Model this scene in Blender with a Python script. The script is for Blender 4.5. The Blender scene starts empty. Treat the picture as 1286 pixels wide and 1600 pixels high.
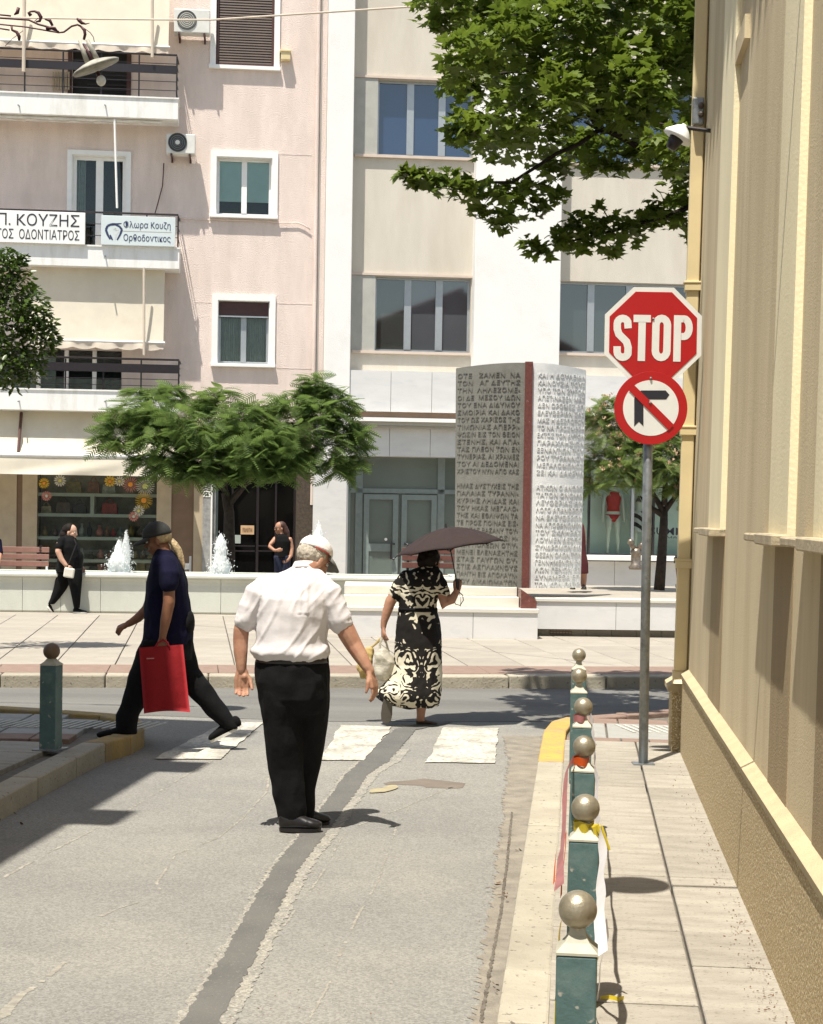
import bpy, bmesh, math, random
import numpy as np
from mathutils import Vector, Matrix, noise, Quaternion
random.seed(7)
C = bpy.context.scene.collection
SC = bpy.context.scene
R = math.radians
# ------------------------------------------------------------ camera
FPX = 2600.0; CX = 643.0; CY = 857.0
CAM = Vector((0, 0, 1.75))
PITCH = math.atan(55 / FPX); ROLL = 0.0155
R3 = (Matrix.Rotation(math.pi / 2 - PITCH, 3, 'X') @ Matrix.Rotation(ROLL, 3, 'Z'))
cd = bpy.data.cameras.new('camera'); cam = bpy.data.objects.new('camera', cd); C.objects.link(cam)
cam.location = CAM; cam.rotation_euler = R3.to_euler()
cd.sensor_fit = 'HORIZONTAL'; cd.sensor_width = 36; cd.lens = 36 * FPX / 1286.0
cd.shift_x = 0; cd.shift_y = (CY - 800) / 1286.0
cd.clip_start = 0.1; cd.clip_end = 2000
SC.camera = cam
# ------------------------------------------------------------ world, sun, exposure
SX, SY = 0.17, 0.32            # how far a shadow runs per metre of height
L = Vector((SX, SY, -1)).normalized()
w = bpy.data.worlds.new('World'); SC.world = w; w.use_nodes = True
nt = w.node_tree; nt.nodes.clear()
sky = nt.nodes.new('ShaderNodeTexSky'); sky.sky_type = 'NISHITA'; sky.sun_disc = False
sky.sun_elevation = math.asin(-L.z); sky.sun_rotation = math.atan2(-L.x, -L.y)
bg = nt.nodes.new('ShaderNodeBackground'); bg.inputs[1].default_value = 0.13
wo = nt.nodes.new('ShaderNodeOutputWorld')
wb = nt.nodes.new('ShaderNodeMix'); wb.data_type = 'RGBA'; wb.blend_type = 'MULTIPLY'; wb.inputs[0].default_value = 1; wb.inputs[7].default_value = (1.10, 1.0, .86, 1)
nt.links.new(sky.outputs[0], wb.inputs[6]); nt.links.new(wb.outputs[2], bg.inputs[0]); nt.links.new(bg.outputs[0], wo.inputs[0])
sd = bpy.data.lights.new('sun', 'SUN'); sd.energy = 5.0; sd.angle = R(0.5); sd.color = (1, 0.95, 0.86)
sun = bpy.data.objects.new('sun', sd); C.objects.link(sun)
sun.rotation_euler = L.to_track_quat('-Z', 'Y').to_euler(); sun.location = (-5, -10, 30)
SC.view_settings.view_transform = 'Standard'; SC.view_settings.look = 'None'
SC.view_settings.exposure = 0.66; SC.view_settings.gamma = 1.0
SC.view_settings.use_curve_mapping = False
SC.render.engine = 'CYCLES'

# ------------------------------------------------------------ where things stand
def ray(px, py):
    return R3 @ Vector(((px - CX) / FPX, (CY - py) / FPX, -1))
def PY(px, py, Y):
    v = ray(px, py); return CAM + v * (Y / v.y)
def PZ(px, py, z=0.0):
    v = ray(px, py); return CAM + v * ((z - CAM.z) / v.z)
ALLEY = (lambda v: Vector((v.x, v.y, 0)).normalized())(ray(906, 806))
FA = 0.096                                   # the facades across the street turn this much
FO = PY(400, 800, 33); FO.z = 0
FE = Vector((math.cos(FA), math.sin(FA), 0)); FN = Vector((math.sin(FA), -math.cos(FA), 0))
def FL(px, py, o=0.0):                        # a point of the facade plane standing o metres proud: (u, z)
    v = ray(px, py); q = FO + FN * o
    t = (q - CAM).dot(FN) / v.dot(FN); p = CAM + v * t
    return (p - FO).dot(FE), p.z

# ------------------------------------------------------------ helpers
class MB:
    def __init__(s): s.v = []; s.f = []; s.m = []
    def add(s, vs, fs, m=0):
        b = len(s.v); s.v += [tuple(p) for p in vs]; s.f += [tuple(i + b for i in f) for f in fs]; s.m += [m] * len(fs); return s
    def box(s, x0, x1, y0, y1, z0, z1, m=0):
        x0, x1 = sorted((x0, x1)); y0, y1 = sorted((y0, y1)); z0, z1 = sorted((z0, z1))
        return s.add([(x0,y0,z0),(x1,y0,z0),(x1,y1,z0),(x0,y1,z0),(x0,y0,z1),(x1,y0,z1),(x1,y1,z1),(x0,y1,z1)],
              [(3,2,1,0),(4,5,6,7),(0,1,5,4),(1,2,6,5),(2,3,7,6),(3,0,4,7)], m)
    def obox(s, p, ax, ay, az, m=0):          # corner and three edge vectors
        p = Vector(p); ax = Vector(ax); ay = Vector(ay); az = Vector(az)
        if ax.cross(ay).dot(az) < 0: p = p + ax; ax = -ax
        return s.add([p, p+ax, p+ax+ay, p+ay, p+az, p+ax+az, p+ax+ay+az, p+ay+az],
              [(3,2,1,0),(4,5,6,7),(0,1,5,4),(1,2,6,5),(2,3,7,6),(3,0,4,7)], m)
    def prism(s, poly, vec, m=0):             # planar polygon (3d points) pushed along vec
        n = len(poly); vec = Vector(vec); a = [Vector(p) for p in poly]
        nn = Vector((0,0,0))
        for i in range(n): nn += a[i].cross(a[(i+1) % n])
        if nn.dot(vec) > 0: a.reverse()
        vs = a + [p + vec for p in a]
        fs = [tuple(range(n)), tuple(range(2*n-1, n-1, -1))] + [((i+1) % n, i, i+n, (i+1) % n + n) for i in range(n)]
        return s.add(vs, fs, m)
    def tube(s, pts, rad, n=8, m=0, cap=True, flat=1.0, ref=None):
        pts = [Vector(p) for p in pts]
        if not hasattr(rad, '__len__'): rad = [rad] * len(pts)
        vs = []; N = len(pts); prev = None
        for i, p in enumerate(pts):
            t = (pts[min(i+1, N-1)] - pts[max(i-1, 0)])
            t = t.normalized() if t.length > 1e-9 else Vector((0,0,1))
            if prev is None:
                r = ref if ref is not None else (Vector((0,0,1)) if abs(t.z) < .9 else Vector((1,0,0)))
                a = (Vector(r) - t * Vector(r).dot(t)).normalized()
            else: a = (prev - t * prev.dot(t)).normalized()
            prev = a; b = t.cross(a)
            for k in range(n):
                an = 2 * math.pi * k / n
                vs.append(p + a * (math.cos(an) * rad[i]) + b * (math.sin(an) * rad[i] * flat))
        fs = []
        for i in range(N-1):
            for k in range(n):
                k2 = (k+1) % n
                fs.append((i*n+k, i*n+k2, (i+1)*n+k2, (i+1)*n+k))
        if cap: fs += [tuple(range(n-1, -1, -1)), tuple((N-1)*n + k for k in range(n))]
        return s.add(vs, fs, m)
    def lathe(s, prof, c=(0,0,0), n=16, m=0):
        c = Vector(c); vs = []; fs = []; N = len(prof)
        for r, z in prof:
            for k in range(n):
                a = 2*math.pi*k/n; vs.append(c + Vector((r*math.cos(a), r*math.sin(a), z)))
        for i in range(N-1):
            for k in range(n):
                k2 = (k+1) % n; fs.append((i*n+k, i*n+k2, (i+1)*n+k2, (i+1)*n+k))
        fs += [tuple(range(n-1,-1,-1)), tuple((N-1)*n+k for k in range(n))]
        return s.add(vs, fs, m)
    def ball(s, c, r, n=12, m=0, rot=None):
        if not hasattr(r, '__len__'): r = (r, r, r)
        c = Vector(c); h = n // 2; vs = []; fs = []
        rm = rot if rot is not None else Matrix.Identity(3)
        for i in range(1, h):
            th = math.pi * i / h
            for k in range(n):
                a = 2*math.pi*k/n
                vs.append(c + rm @ Vector((r[0]*math.sin(th)*math.cos(a), r[1]*math.sin(th)*math.sin(a), r[2]*math.cos(th))))
        vs += [c + rm @ Vector((0,0,r[2])), c + rm @ Vector((0,0,-r[2]))]
        T = (h-1)*n; B = T+1
        for i in range(h-2):
            for k in range(n):
                k2 = (k+1) % n; fs.append((i*n+k, (i+1)*n+k, (i+1)*n+k2, i*n+k2))
        for k in range(n):
            k2 = (k+1) % n; fs.append((T, k, k2)); fs.append((B, (h-2)*n+k2, (h-2)*n+k))
        return s.add(vs, fs, m)
    def loft(s, secs, n=20, m=0):             # horizontal ellipses (centre, a, b)
        vs = []; fs = []; N = len(secs)
        for c, a, b in secs:
            for k in range(n):
                an = 2*math.pi*k/n; vs.append((c[0]+a*math.cos(an), c[1]+b*math.sin(an), c[2]))
        up = secs[-1][0][2] > secs[0][0][2]
        for i in range(N-1):
            for k in range(n):
                k2 = (k+1) % n; q = (i*n+k, i*n+k2, (i+1)*n+k2, (i+1)*n+k)
                fs.append(q if up else q[::-1])
        e0 = tuple(range(n-1,-1,-1)); e1 = tuple((N-1)*n+k for k in range(n))
        fs += [e0, e1] if up else [e0[::-1], e1[::-1]]
        return s.add(vs, fs, m)
    def mesh(s, name, mats, smooth=False):
        me = bpy.data.meshes.new(name); me.from_pydata(s.v, [], s.f)
        for mt in (mats if isinstance(mats, (list, tuple)) else [mats]): me.materials.append(mt)
        if any(s.m): me.polygons.foreach_set('material_index', s.m)
        if smooth: me.polygons.foreach_set('use_smooth', [True]*len(me.polygons))
        me.update(); return me
    def build(s, name, mats, parent=None, smooth=False, bevel=0, seg=2):
        o = bpy.data.objects.new(name, s.mesh(name, mats, smooth)); C.objects.link(o)
        if parent is not None: o.parent = parent
        if bevel:
            b = o.modifiers.new('bevel', 'BEVEL'); b.width = bevel; b.segments = seg; b.limit_method = 'ANGLE'; b.angle_limit = R(40)
        if smooth == 'auto': pass
        return o
def tag(o, label=None, cat=None, group=None, kind=None):
    if label: o['label'] = label
    if cat: o['category'] = cat
    if group: o['group'] = group
    if kind: o['kind'] = kind
    return o
def empty(name, loc=(0,0,0), rz=0, label=None, cat=None, group=None):
    o = bpy.data.objects.new(name, None); C.objects.link(o); o.empty_display_size = .2
    o.location = loc; o.rotation_euler = (0,0,rz); return tag(o, label, cat, group)
def inst(me, name, parent=None, loc=(0,0,0), rz=0, sc=None, M=None):
    o = bpy.data.objects.new(name, me); C.objects.link(o)
    if parent is not None: o.parent = parent
    if M is not None: o.matrix_local = M
    else:
        o.location = loc; o.rotation_euler = (0,0,rz)
        if sc is not None: o.scale = sc
    return o
def smooth_by_angle(o, deg=40):
    me = o.data; me.polygons.foreach_set('use_smooth', [True]*len(me.polygons)); me.set_sharp_from_angle(angle=R(deg)); return o

# ------------------------------------------------------------ materials
def M(name, col, rough=.8, var=.12, scale=6, bump=0.0, bscale=60, metal=0.0, col2=None, detail=6, spec=.5, stain=None, stretch=None, trans=0.0, speck=None, emit=None, bdist=.01, rnd=0.0):
    m = bpy.data.materials.new(name); m.use_nodes = True; n = m.node_tree.nodes; l = m.node_tree.links
    b = n['Principled BSDF']; b.inputs['Roughness'].default_value = rough; b.inputs['Metallic'].default_value = metal
    b.inputs['Specular IOR Level'].default_value = spec
    tc = n.new('ShaderNodeTexCoord'); vec = tc.outputs['Object']; vec0 = vec
    if stretch:
        mp = n.new('ShaderNodeMapping'); mp.inputs['Scale'].default_value = stretch; l.new(vec, mp.inputs[0]); vec = mp.outputs[0]
    def nz(sc, d=detail, r=.6, raw=False):
        t = n.new('ShaderNodeTexNoise'); t.inputs['Scale'].default_value = sc; t.inputs['Detail'].default_value = d; t.inputs['Roughness'].default_value = r
        l.new(vec0 if raw else vec, t.inputs['Vector']); return t.outputs['Fac']
    c1 = tuple(col) + (1,); c2 = (tuple(col2) if col2 else tuple(max(0, c*(1-var*2)) for c in col)) + (1,)
    def mix(fac, a, bb):
        x = n.new('ShaderNodeMix'); x.data_type = 'RGBA'
        if isinstance(fac, float): x.inputs[0].default_value = fac
        else: l.new(fac, x.inputs[0])
        for v, i in ((a, 6), (bb, 7)):
            if isinstance(v, tuple): x.inputs[i].default_value = v
            else: l.new(v, x.inputs[i])
        return x.outputs[2]
    def ramp(v, a, bb):
        r = n.new('ShaderNodeMapRange'); r.inputs[1].default_value = a; r.inputs[2].default_value = bb; l.new(v, r.inputs[0]); return r.outputs[0]
    out = mix(ramp(nz(scale), .35, .68), c1, c2)
    if stain:   # (colour, scale, lo, hi)
        sc, ss, lo, hi = stain; out = mix(ramp(nz(ss, 8, .65), lo, hi), out, tuple(sc) + (1,))
    if speck:
        sc, ss, lo, hi = speck; out = mix(ramp(nz(ss, 2, .5), lo, hi), out, tuple(sc) + (1,))
    if rnd:
        oi = n.new('ShaderNodeObjectInfo'); mr = n.new('ShaderNodeMapRange'); mr.inputs[3].default_value = 1-rnd; mr.inputs[4].default_value = 1+rnd; l.new(oi.outputs['Random'], mr.inputs[0])
        vm = n.new('ShaderNodeVectorMath'); vm.operation = 'MULTIPLY'; l.new(out, vm.inputs[0]); l.new(mr.outputs[0], vm.inputs[1]); out = vm.outputs[0]
    l.new(out, b.inputs['Base Color'])
    if bump:
        bp = n.new('ShaderNodeBump'); bp.inputs['Strength'].default_value = bump; bp.inputs['Distance'].default_value = bdist
        l.new(nz(bscale, 4, .6, True), bp.inputs['Height']); l.new(bp.outputs[0], b.inputs['Normal'])
    if trans:
        tr = n.new('ShaderNodeBsdfTranslucent'); l.new(out, tr.inputs[0])
        ms = n.new('ShaderNodeMixShader'); ms.inputs[0].default_value = trans
        l.new(b.outputs[0], ms.inputs[1]); l.new(tr.outputs[0], ms.inputs[2]); l.new(ms.outputs[0], n['Material Output'].inputs[0])
    if emit: b.inputs['Emission Color'].default_value = tuple(emit[:3]) + (1,); b.inputs['Emission Strength'].default_value = emit[3]
    m['_out'] = 1
    return m
def glass(name, tint=(.93,.97,.95), thru=.95, rough=.03):
    m = bpy.data.materials.new(name); m.use_nodes = True; n = m.node_tree.nodes; l = m.node_tree.links
    n.remove(n['Principled BSDF'])
    t = n.new('ShaderNodeBsdfTransparent'); t.inputs[0].default_value = tuple(c*thru for c in tint) + (1,)
    g = n.new('ShaderNodeBsdfGlossy'); g.inputs['Roughness'].default_value = rough
    fr = n.new('ShaderNodeFresnel'); fr.inputs[0].default_value = 1.45
    ms = n.new('ShaderNodeMixShader'); l.new(fr.outputs[0], ms.inputs[0]); l.new(t.outputs[0], ms.inputs[1]); l.new(g.outputs[0], ms.inputs[2])
    l.new(ms.outputs[0], n['Material Output'].inputs[0]); return m
def mirrorglass(name, base, rough=.04, spec=1.0, coat=1.0):
    m = M(name, base, rough=rough, var=.05, scale=2, spec=spec); b = m.node_tree.nodes['Principled BSDF']
    b.inputs['IOR'].default_value = 1.6; b.inputs['Coat Weight'].default_value = coat; b.inputs['Coat IOR'].default_value = 1.9; return m

m_pink = M('pink_stucco', (.82,.685,.61), .95, .06, 2, .8, 55, bdist=.03, stretch=(1.6,1.6,.4), stain=((.62,.51,.44), 1.5, .46, .85))
m_white = M('white_paint', (.78,.77,.74), .7, .04, 5, .25, 30, stretch=(2.5,2.5,.5), stain=((.52,.49,.43), 1.8, .52, .85))
m_whitetrim = M('white_trim', (.82,.81,.78), .6, .03, 8)
m_cream = M('cream_wall', (.61,.56,.475), .95, .05, 2, .5, 80, stretch=(1.6,1.6,.4), stain=((.5,.44,.35), .8, .5, .9))
m_whitewall = M('white_column_render', (.8,.78,.75), .9, .03, 2, .5, 60, stain=((.66,.64,.6), 1.3, .55, .95))
m_greypanel = M('grey_panel', (.42,.41,.37), .8, .06, 5, .2, 60)
m_marble = M('white_marble', (.66,.65,.63), .45, .05, 1.5, .1, 30, stretch=(1,1,3), stain=((.5,.5,.52), 2.5, .55, .85))
m_marblec = M('cream_marble', (.66,.63,.55), .5, .06, 2, .2, 40, stretch=(.4,1,3), stain=((.6,.53,.4), 2.5, .55, .8))
m_alu = M('aluminium_frame', (.42,.44,.45), .35, .05, 10, metal=.5)
m_greenframe = M('grey_green_frame', (.21,.255,.245), .45, .08, 10)
m_darkglass = mirrorglass('dark_window_glass', (.025,.033,.035), coat=.3)
m_skyglass = mirrorglass('sky_toned_window_glass', (.02,.045,.10), coat=0.0)  # blue of the reflected sky is put into the base colour
m_greyglass = mirrorglass('grey_window_glass', (.07,.08,.09), coat=.3)
m_greenglass = mirrorglass('green_door_glass', (.13,.165,.15), .2, coat=.1)
m_clear = glass('shop_glass')
m_brown = M('brown_paint', (.07,.025,.02), .5, .1, 10)
m_slat = M('brown_shutter_slat', (.075,.045,.03), .5, .15, 8)
m_black = M('black_void', (.004,.004,.004), .6, 0, 2)
m_darkmetal = M('dark_railing_metal', (.02,.014,.016), .4, .2, 20)
m_awn = M('cream_awning_cloth', (.76,.70,.57), .95, .05, 2, .3, 150, trans=.25, stain=((.6,.5,.38), 1.2, .55, .95))
m_valance = M('awning_valance', (.72,.63,.52), .95, .06, 3, .2, 100, trans=.25)
m_ac = M('air_conditioner_casing', (.66,.65,.6), .5, .05, 8)
m_fan = M('fan_grille', (.05,.05,.05), .5, .2, 30)
m_tan = M('tan_shopfront', (.45,.37,.26), .7, .08, 4, .1, 60)
m_tanbrown = M('brown_shopfront', (.2,.13,.085), .7, .1, 4)
m_brownstone = M('brown_stone', (.1,.075,.055), .4, .3, 20)
m_greystone = M('grey_stone_jamb', (.36,.36,.35), .5, .15, 8, stain=((.2,.2,.2), 6, .5, .7))
m_shelf = M('shelf_board', (.66,.68,.6), .6, .05, 8)
m_text = M('black_lettering', (.012,.012,.02), .6, 0, 3)
m_bluetext = M('navy_lettering', (.02,.03,.09), .6, 0, 3)
m_signwhite = M('sign_board_white', (.82,.81,.78), .4, .03, 3)
m_signblue = M('sign_board_pale', (.6,.66,.66), .4, .03, 3)
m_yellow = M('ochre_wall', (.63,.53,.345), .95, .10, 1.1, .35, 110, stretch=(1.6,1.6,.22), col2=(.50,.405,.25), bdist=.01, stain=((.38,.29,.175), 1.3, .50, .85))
m_yellowpale = M('ochre_wall_pale', (.86,.77,.52), .95, .05, 2, .22, 70, bdist=.01, stretch=(1,1,.3), stain=((.72,.62,.42), 1.6, .5, .85))  # paler paint of the coarse pilasters
m_ledge = M('plinth_ledge', (.50,.41,.25), .9, .08, 6, .5, 60)
m_pebble = M('pebble_dash', (.56,.43,.23), .9, .2, 75, 1.0, 90, bdist=.012, col2=(.26,.18,.085), speck=((.85,.76,.52), 95, .56, .64))
m_pipe = M('cream_downpipe', (.7,.57,.32), .5, .05, 4)
m_teal = M('teal_bollard_paint', (.075,.14,.135), .5, .12, 12, .2, 60, stain=((.15,.2,.185), 7, .5, .8), speck=((.3,.29,.25), 30, .68, .73))
m_cap = M('bollard_cap_paint', (.42,.40,.31), .6, .1, 20)
m_ball = M('bollard_ball_metal', (.37,.325,.235), .38, .14, 22, .25, 70, metal=.55, stain=((.2,.17,.12), 14, .55, .75))
m_ballbrown = M('bollard_ball_brown', (.13,.08,.04), .5, .1, 20)
m_galv = M('galvanised_steel', (.3,.32,.33), .45, .15, 14, metal=.6, stain=((.16,.17,.18), 20, .5, .7))
m_red = M('sign_red', (.42,.008,.01), .35, .04, 5)
m_signface = M('sign_face_white', (.74,.74,.7), .35, .04, 5)
m_slab = M('pavement_slab', (.335,.305,.25), .9, .08, 2.2, .5, 60, stretch=(1,4,1), stain=((.23,.205,.165), 2.3, .44, .70), speck=((.12,.1,.08), 38, .63, .70), rnd=.10)
m_slabbase = M('pavement_bed', (.17,.15,.12), .95, .2, 20)
m_kerb = M('kerb_stone', (.37,.335,.26), .9, .1, 3, .6, 40, stain=((.3,.26,.2), 3, .5, .8), speck=((.12,.1,.08), 40, .66, .72), rnd=.08)
m_kerby = M('yellow_kerb_paint', (.52,.32,.075), .8, .08, 5, .5, 40, stain=((.36,.26,.13), 5, .48, .75), speck=((.25,.21,.15), 22, .62, .68), rnd=.06)
m_kerby2 = M('faded_yellow_kerb', (.36,.25,.09), .9, .15, 5, .9, 40, stain=((.25,.2,.13), 4, .45, .7))
m_redtile = M('red_paver_band', (.25,.17,.13), .9, .1, 8, .5, 50, stain=((.22,.17,.14), 3, .5, .8))
m_tile = M('plaza_tile', (.34,.305,.25), .85, .1, 2, .3, 50, stain=((.27,.24,.2), 1.3, .45, .75), speck=((.2,.17,.14), 30, .66, .74), rnd=.07)
m_tactile = M('tactile_tile', (.33,.32,.29), .85, .08, 8, .3, 50)
m_steprib = M('tactile_rib', (.5,.48,.42), .85, .05, 8)
m_granite = M('red_granite', (.16,.055,.045), .35, .2, 30, stain=((.4,.25,.22), 25, .62, .7))
m_monleft = M('monument_shade_toned_stone', (.185,.18,.155), .6, .08, 6, .4, 60, stain=((.14,.13,.105), 3, .5, .8))  # darker stone colour stands in for the shade on the left leaf
m_monlet = M('monument_shade_toned_letter', (.155,.15,.13), .5, .2, 9)
m_monright = M('monument_white_marble', (.70,.70,.68), .5, .06, 3, .2, 40, stain=((.47,.47,.46), 4, .5, .8))
m_fount = M('fountain_concrete', (.56,.57,.50), .8, .05, 3, .3, 40, stretch=(1,1,.4), stain=((.47,.49,.42), 2, .5, .8))
m_bark = M('dark_bark', (.045,.032,.025), .95, .3, 12, 1, 30)
m_iron = M('wrought_iron_maroon', (.075,.02,.025), .5, .2, 20, metal=.3)
m_lampdisc = M('weathered_lamp_disc', (.42,.4,.33), .6, .25, 14, .3, 40)
m_opal = M('opal_bulb', (.8,.78,.7), .3, .02, 5)
m_bench = M('pink_painted_bench', (.30,.16,.125), .6, .1, 8)
m_benchb = M('brown_bench_slat', (.14,.055,.04), .6, .1, 8)
def cloth(name, col, rough=.9, var=.08, bump=.3, bs=25, **k): return M(name, col, rough, var, 8, bump, bs, **k)
# ============================================================ GROUND
def grain(m, sc, amt):
    """fine stone grain: multiplies the base colour with a high, hard noise"""
    n = m.node_tree.nodes; l = m.node_tree.links; b = n['Principled BSDF']; src = b.inputs['Base Color'].links[0].from_socket
    tc = n.new('ShaderNodeTexCoord'); v = n.new('ShaderNodeTexVoronoi'); v.inputs['Scale'].default_value = sc; l.new(tc.outputs['Object'], v.inputs['Vector']); sx = n.new('ShaderNodeSeparateColor'); l.new(v.outputs['Color'], sx.inputs[0]); v = {'Fac': sx.outputs[0]}
    r = n.new('ShaderNodeMapRange'); r.inputs[1].default_value = 0; r.inputs[2].default_value = 1; r.inputs[3].default_value = 1-amt; r.inputs[4].default_value = 1+amt; l.new(v['Fac'], r.inputs[0])
    x = n.new('ShaderNodeVectorMath'); x.operation = 'MULTIPLY'; l.new(src, x.inputs[0]); l.new(r.outputs[0], x.inputs[1]); l.new(x.outputs[0], b.inputs['Base Color'])
PV = 0.13                                      # height of the pavements
def sheet(name, pts, z, mt, parent=None, th=.004, kind=None):
    mb = MB(); mb.prism([Vector((p[0], p[1], z)) for p in pts], (0, 0, -th)); o = mb.build(name, mt, parent)
    return tag(o, kind=kind)
def G(px, py, z=0.0): return PZ(px, py, z)

m_asph = M('asphalt', (.215,.207,.185), .95, .1, .5, .6, 60, bdist=.012, col2=(.185,.18,.163), stain=((.262,.247,.212), .6, .42, .8), speck=((.18,.174,.157), 1.7, .5, .85), detail=9)
grain(m_asph, 120, .24)
m_asph2 = M('street_asphalt', (.16,.155,.14), .95, .1, .8, .5, 110, stretch=(.25,2,1), col2=(.11,.105,.095), speck=((.25,.23,.2), 120, .62, .74))
m_asphd = M('dark_asphalt_patch', (.125,.12,.108), .95, .15, 2.5, .5, 100, col2=(.095,.092,.085), speck=((.18,.17,.15), 90, .62, .74), stain=((.13,.125,.11), 3, .5, .75))
m_asphl = M('pale_asphalt_edge', (.30,.28,.235), .95, .12, 6, .8, 110, col2=(.225,.215,.19), speck=((.38,.35,.29), 60, .56, .68))
grain(m_asphl, 120, .3)
m_asphr = M('brown_asphalt_patch', (.175,.145,.115), .95, .12, 5, .5, 100)
m_asphc = M('crumbled_edge', (.27,.24,.19), .95, .2, 7, 1.0, 60, col2=(.17,.15,.12))
m_zebra = M('zebra_paint', (.56,.525,.44), .85, .06, 3, .1, 60, stain=((.25,.235,.2), 3.5, .46, .66), speck=((.25,.235,.2), 34, .50, .66), bdist=.004, detail=8)

m_crack = M('crack_edge_asphalt', (.35,.325,.27), .95, .1, 14, .6, 100, col2=(.2,.185,.155), detail=3)
m_crackd = M('dark_crack_dirt', (.07,.055,.04), .95, .2, 20, col2=(.16,.14,.11))
gr = MB(); gr.box(-600, 600, -400, 1200, -.6, -.03); tag(gr.build('ground', m_slabbase), kind='structure')
rd = MB(); rd.box(-40, 40, -20, 17.4, -.029, 0.0); road = tag(rd.build('road', m_asph), kind='structure')
# the cross street is another asphalt, laid over the alley's
cs = [(-40, 14.3), (40, 15.2), (40, 18.2), (-40, 16.2)]
sheet('cross_street', [G(-900,1128), G(0,1118), G(250,1119), G(520,1128), G(845,1128), G(1060,1112), G(2300,1065), (40, 18.4, 0), (-40, 15.4, 0)], .004, m_asph2, kind='structure')

def ribbon(name, pts, mt, z, jag=.0, step=.06, kind='stuff', parent=None, broken=False):
    """pts: (px,py,width m) on the ground, built as a sheet with ragged edges"""
    P = [G(a, b) for a, b, _ in pts]; W = [c for _, _, c in pts]
    Lp = []; Rp = []
    for i in range(len(P)-1):
        n = max(1, int((P[i+1]-P[i]).length/step))
        for k in range(n + (i == len(P)-2)):
            t = k/n; p = P[i].lerp(P[i+1], t); w_ = W[i]*(1-t)+W[i+1]*t
            d = (P[min(i+1, len(P)-1)]-P[max(i-1,0)]).lerp(P[min(i+2, len(P)-1)]-P[i], t).normalized(); s = Vector((-d.y, d.x, 0))
            nz = noise.noise(p*3+Vector((0,0,z*900)))*jag*.6
            Lp.append(p + s*(w_/2+nz+random.uniform(-jag,jag))); Rp.append(p - s*(w_/2-nz+random.uniform(-jag,jag)))
    mb = MB(); n = len(Lp)
    vs = [(p.x,p.y,z) for p in Lp] + [(p.x,p.y,z) for p in Rp]
    mb.add(vs, [(i, i+n, i+n+1, i+1) for i in range(n-1) if not broken or noise.noise(Lp[i]*2.6+Vector((0,0,5)))+.6*noise.noise(Lp[i]*11) > -.12])
    return tag(mb.build(name, mt, parent), kind=kind)
trench = [(270,1680,.13),(313,1600,.13),(371,1500,.128),(423,1400,.128),(452,1350,.13),(493,1300,.135),(530,1250,.14),(558,1210,.15),(587,1189,.19),(602,1170,.21),(634,1140,.17),(690,1128,.2)]
ribbon('road_repair_margin', [(a+5,b,c*1.5+.01) for a,b,c in trench[:-2]], m_asphl, .0025, .012, .025, kind='structure')
ribbon('road_repair_strip', trench, m_asphd, .0045, .009, .03, kind='structure')
for i, pl in enumerate([
    [(-40,1400,.03),(0,1374,.04),(75,1333,.03),(160,1290,.02),(290,1212,.025),(335,1187,.03)],
    [(-20,1600,.09),(7,1586,.1),(30,1556,.07),(62,1538,.06),(100,1505,.04),(130,1480,.03)],
    [(157,1432,.05),(185,1420,.02),(253,1398,.015),(245,1380,.03),(274,1336,.02),(342,1309,.02),(380,1278,.02),(417,1237,.03),(425,1180,.03)],
    [(480,1600,.02),(510,1545,.02),(540,1470,.03),(560,1430,.03),(590,1380,.012),(620,1290,.015),(640,1260,.01)],
    [(560,1290,.02),(640,1258,.015),(700,1232,.03),(740,1225,.02)],
    [(340,1600,.02),(420,1480,.03),(500,1370,.02),(540,1300,.015)]]):
    ribbon('road_crack', [(a,b,c*.45) for a,b,c in pl], m_crack, .0015, .0055, .012, 'structure', None, True)
ribbon('kerbside_strip', [(775,1700,.10),(762,1600,.11),(790,1400,.12),(812,1260,.2),(822,1185,.25),(815,1150,.3)], m_asphc, .0025, .02, .03, kind='structure')
# dark crack between gutter and asphalt
ribbon('gutter_crack', [(752,1600,.012),(765,1520,.012),(782,1430,.012),(793,1340,.012),(800,1270,.01)], m_crackd, .0055, .004, .012, 'structure')
ribbon('road_stain', [(600,1225,.06),(660,1222,.3),(700,1228,.3),(715,1232,.1)], m_asphr, .0015, .02, kind='structure')
m_yst = M('faded_yellow_paint_trace', (.36,.31,.17), .95, .2, 9, col2=(.24,.21,.16))
ribbon('paint_trace', [(580,1240,.04),(598,1236,.12),(615,1228,.05)], m_yst, .0065, .02, kind='structure')
# zebra crossing
zb = empty('zebra_crossing', G(560,1165)); tag(zb, kind='structure')
for q in ([(240,1187),(345,1187),(412,1130),(352,1130)], [(499,1188.5),(568,1189.6),(613,1137),(532.5,1134)], [(664,1193),(774,1193),(779,1138.5),(693,1138.5)]):
    P = [G(a,b) for a,b in q]; ed = []
    for i in range(4):
        a = P[i]; b = P[(i+1)%4]; n = int((b-a).length/.05)
        for k in range(n):
            p = a.lerp(b, k/n); q_ = p*4; ed.append(Vector((p.x+.02*noise.noise(q_)+random.uniform(-.004,.004), p.y+.03*noise.noise(q_+Vector((7,0,0)))+random.uniform(-.006,.006), .0085)))
    mb = MB(); mb.prism(ed, (0,0,-.002)); o = mb.build('painted_stripe', m_zebra); o.parent = zb; o.matrix_parent_inverse = Matrix.Translation(-zb.location)

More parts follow.
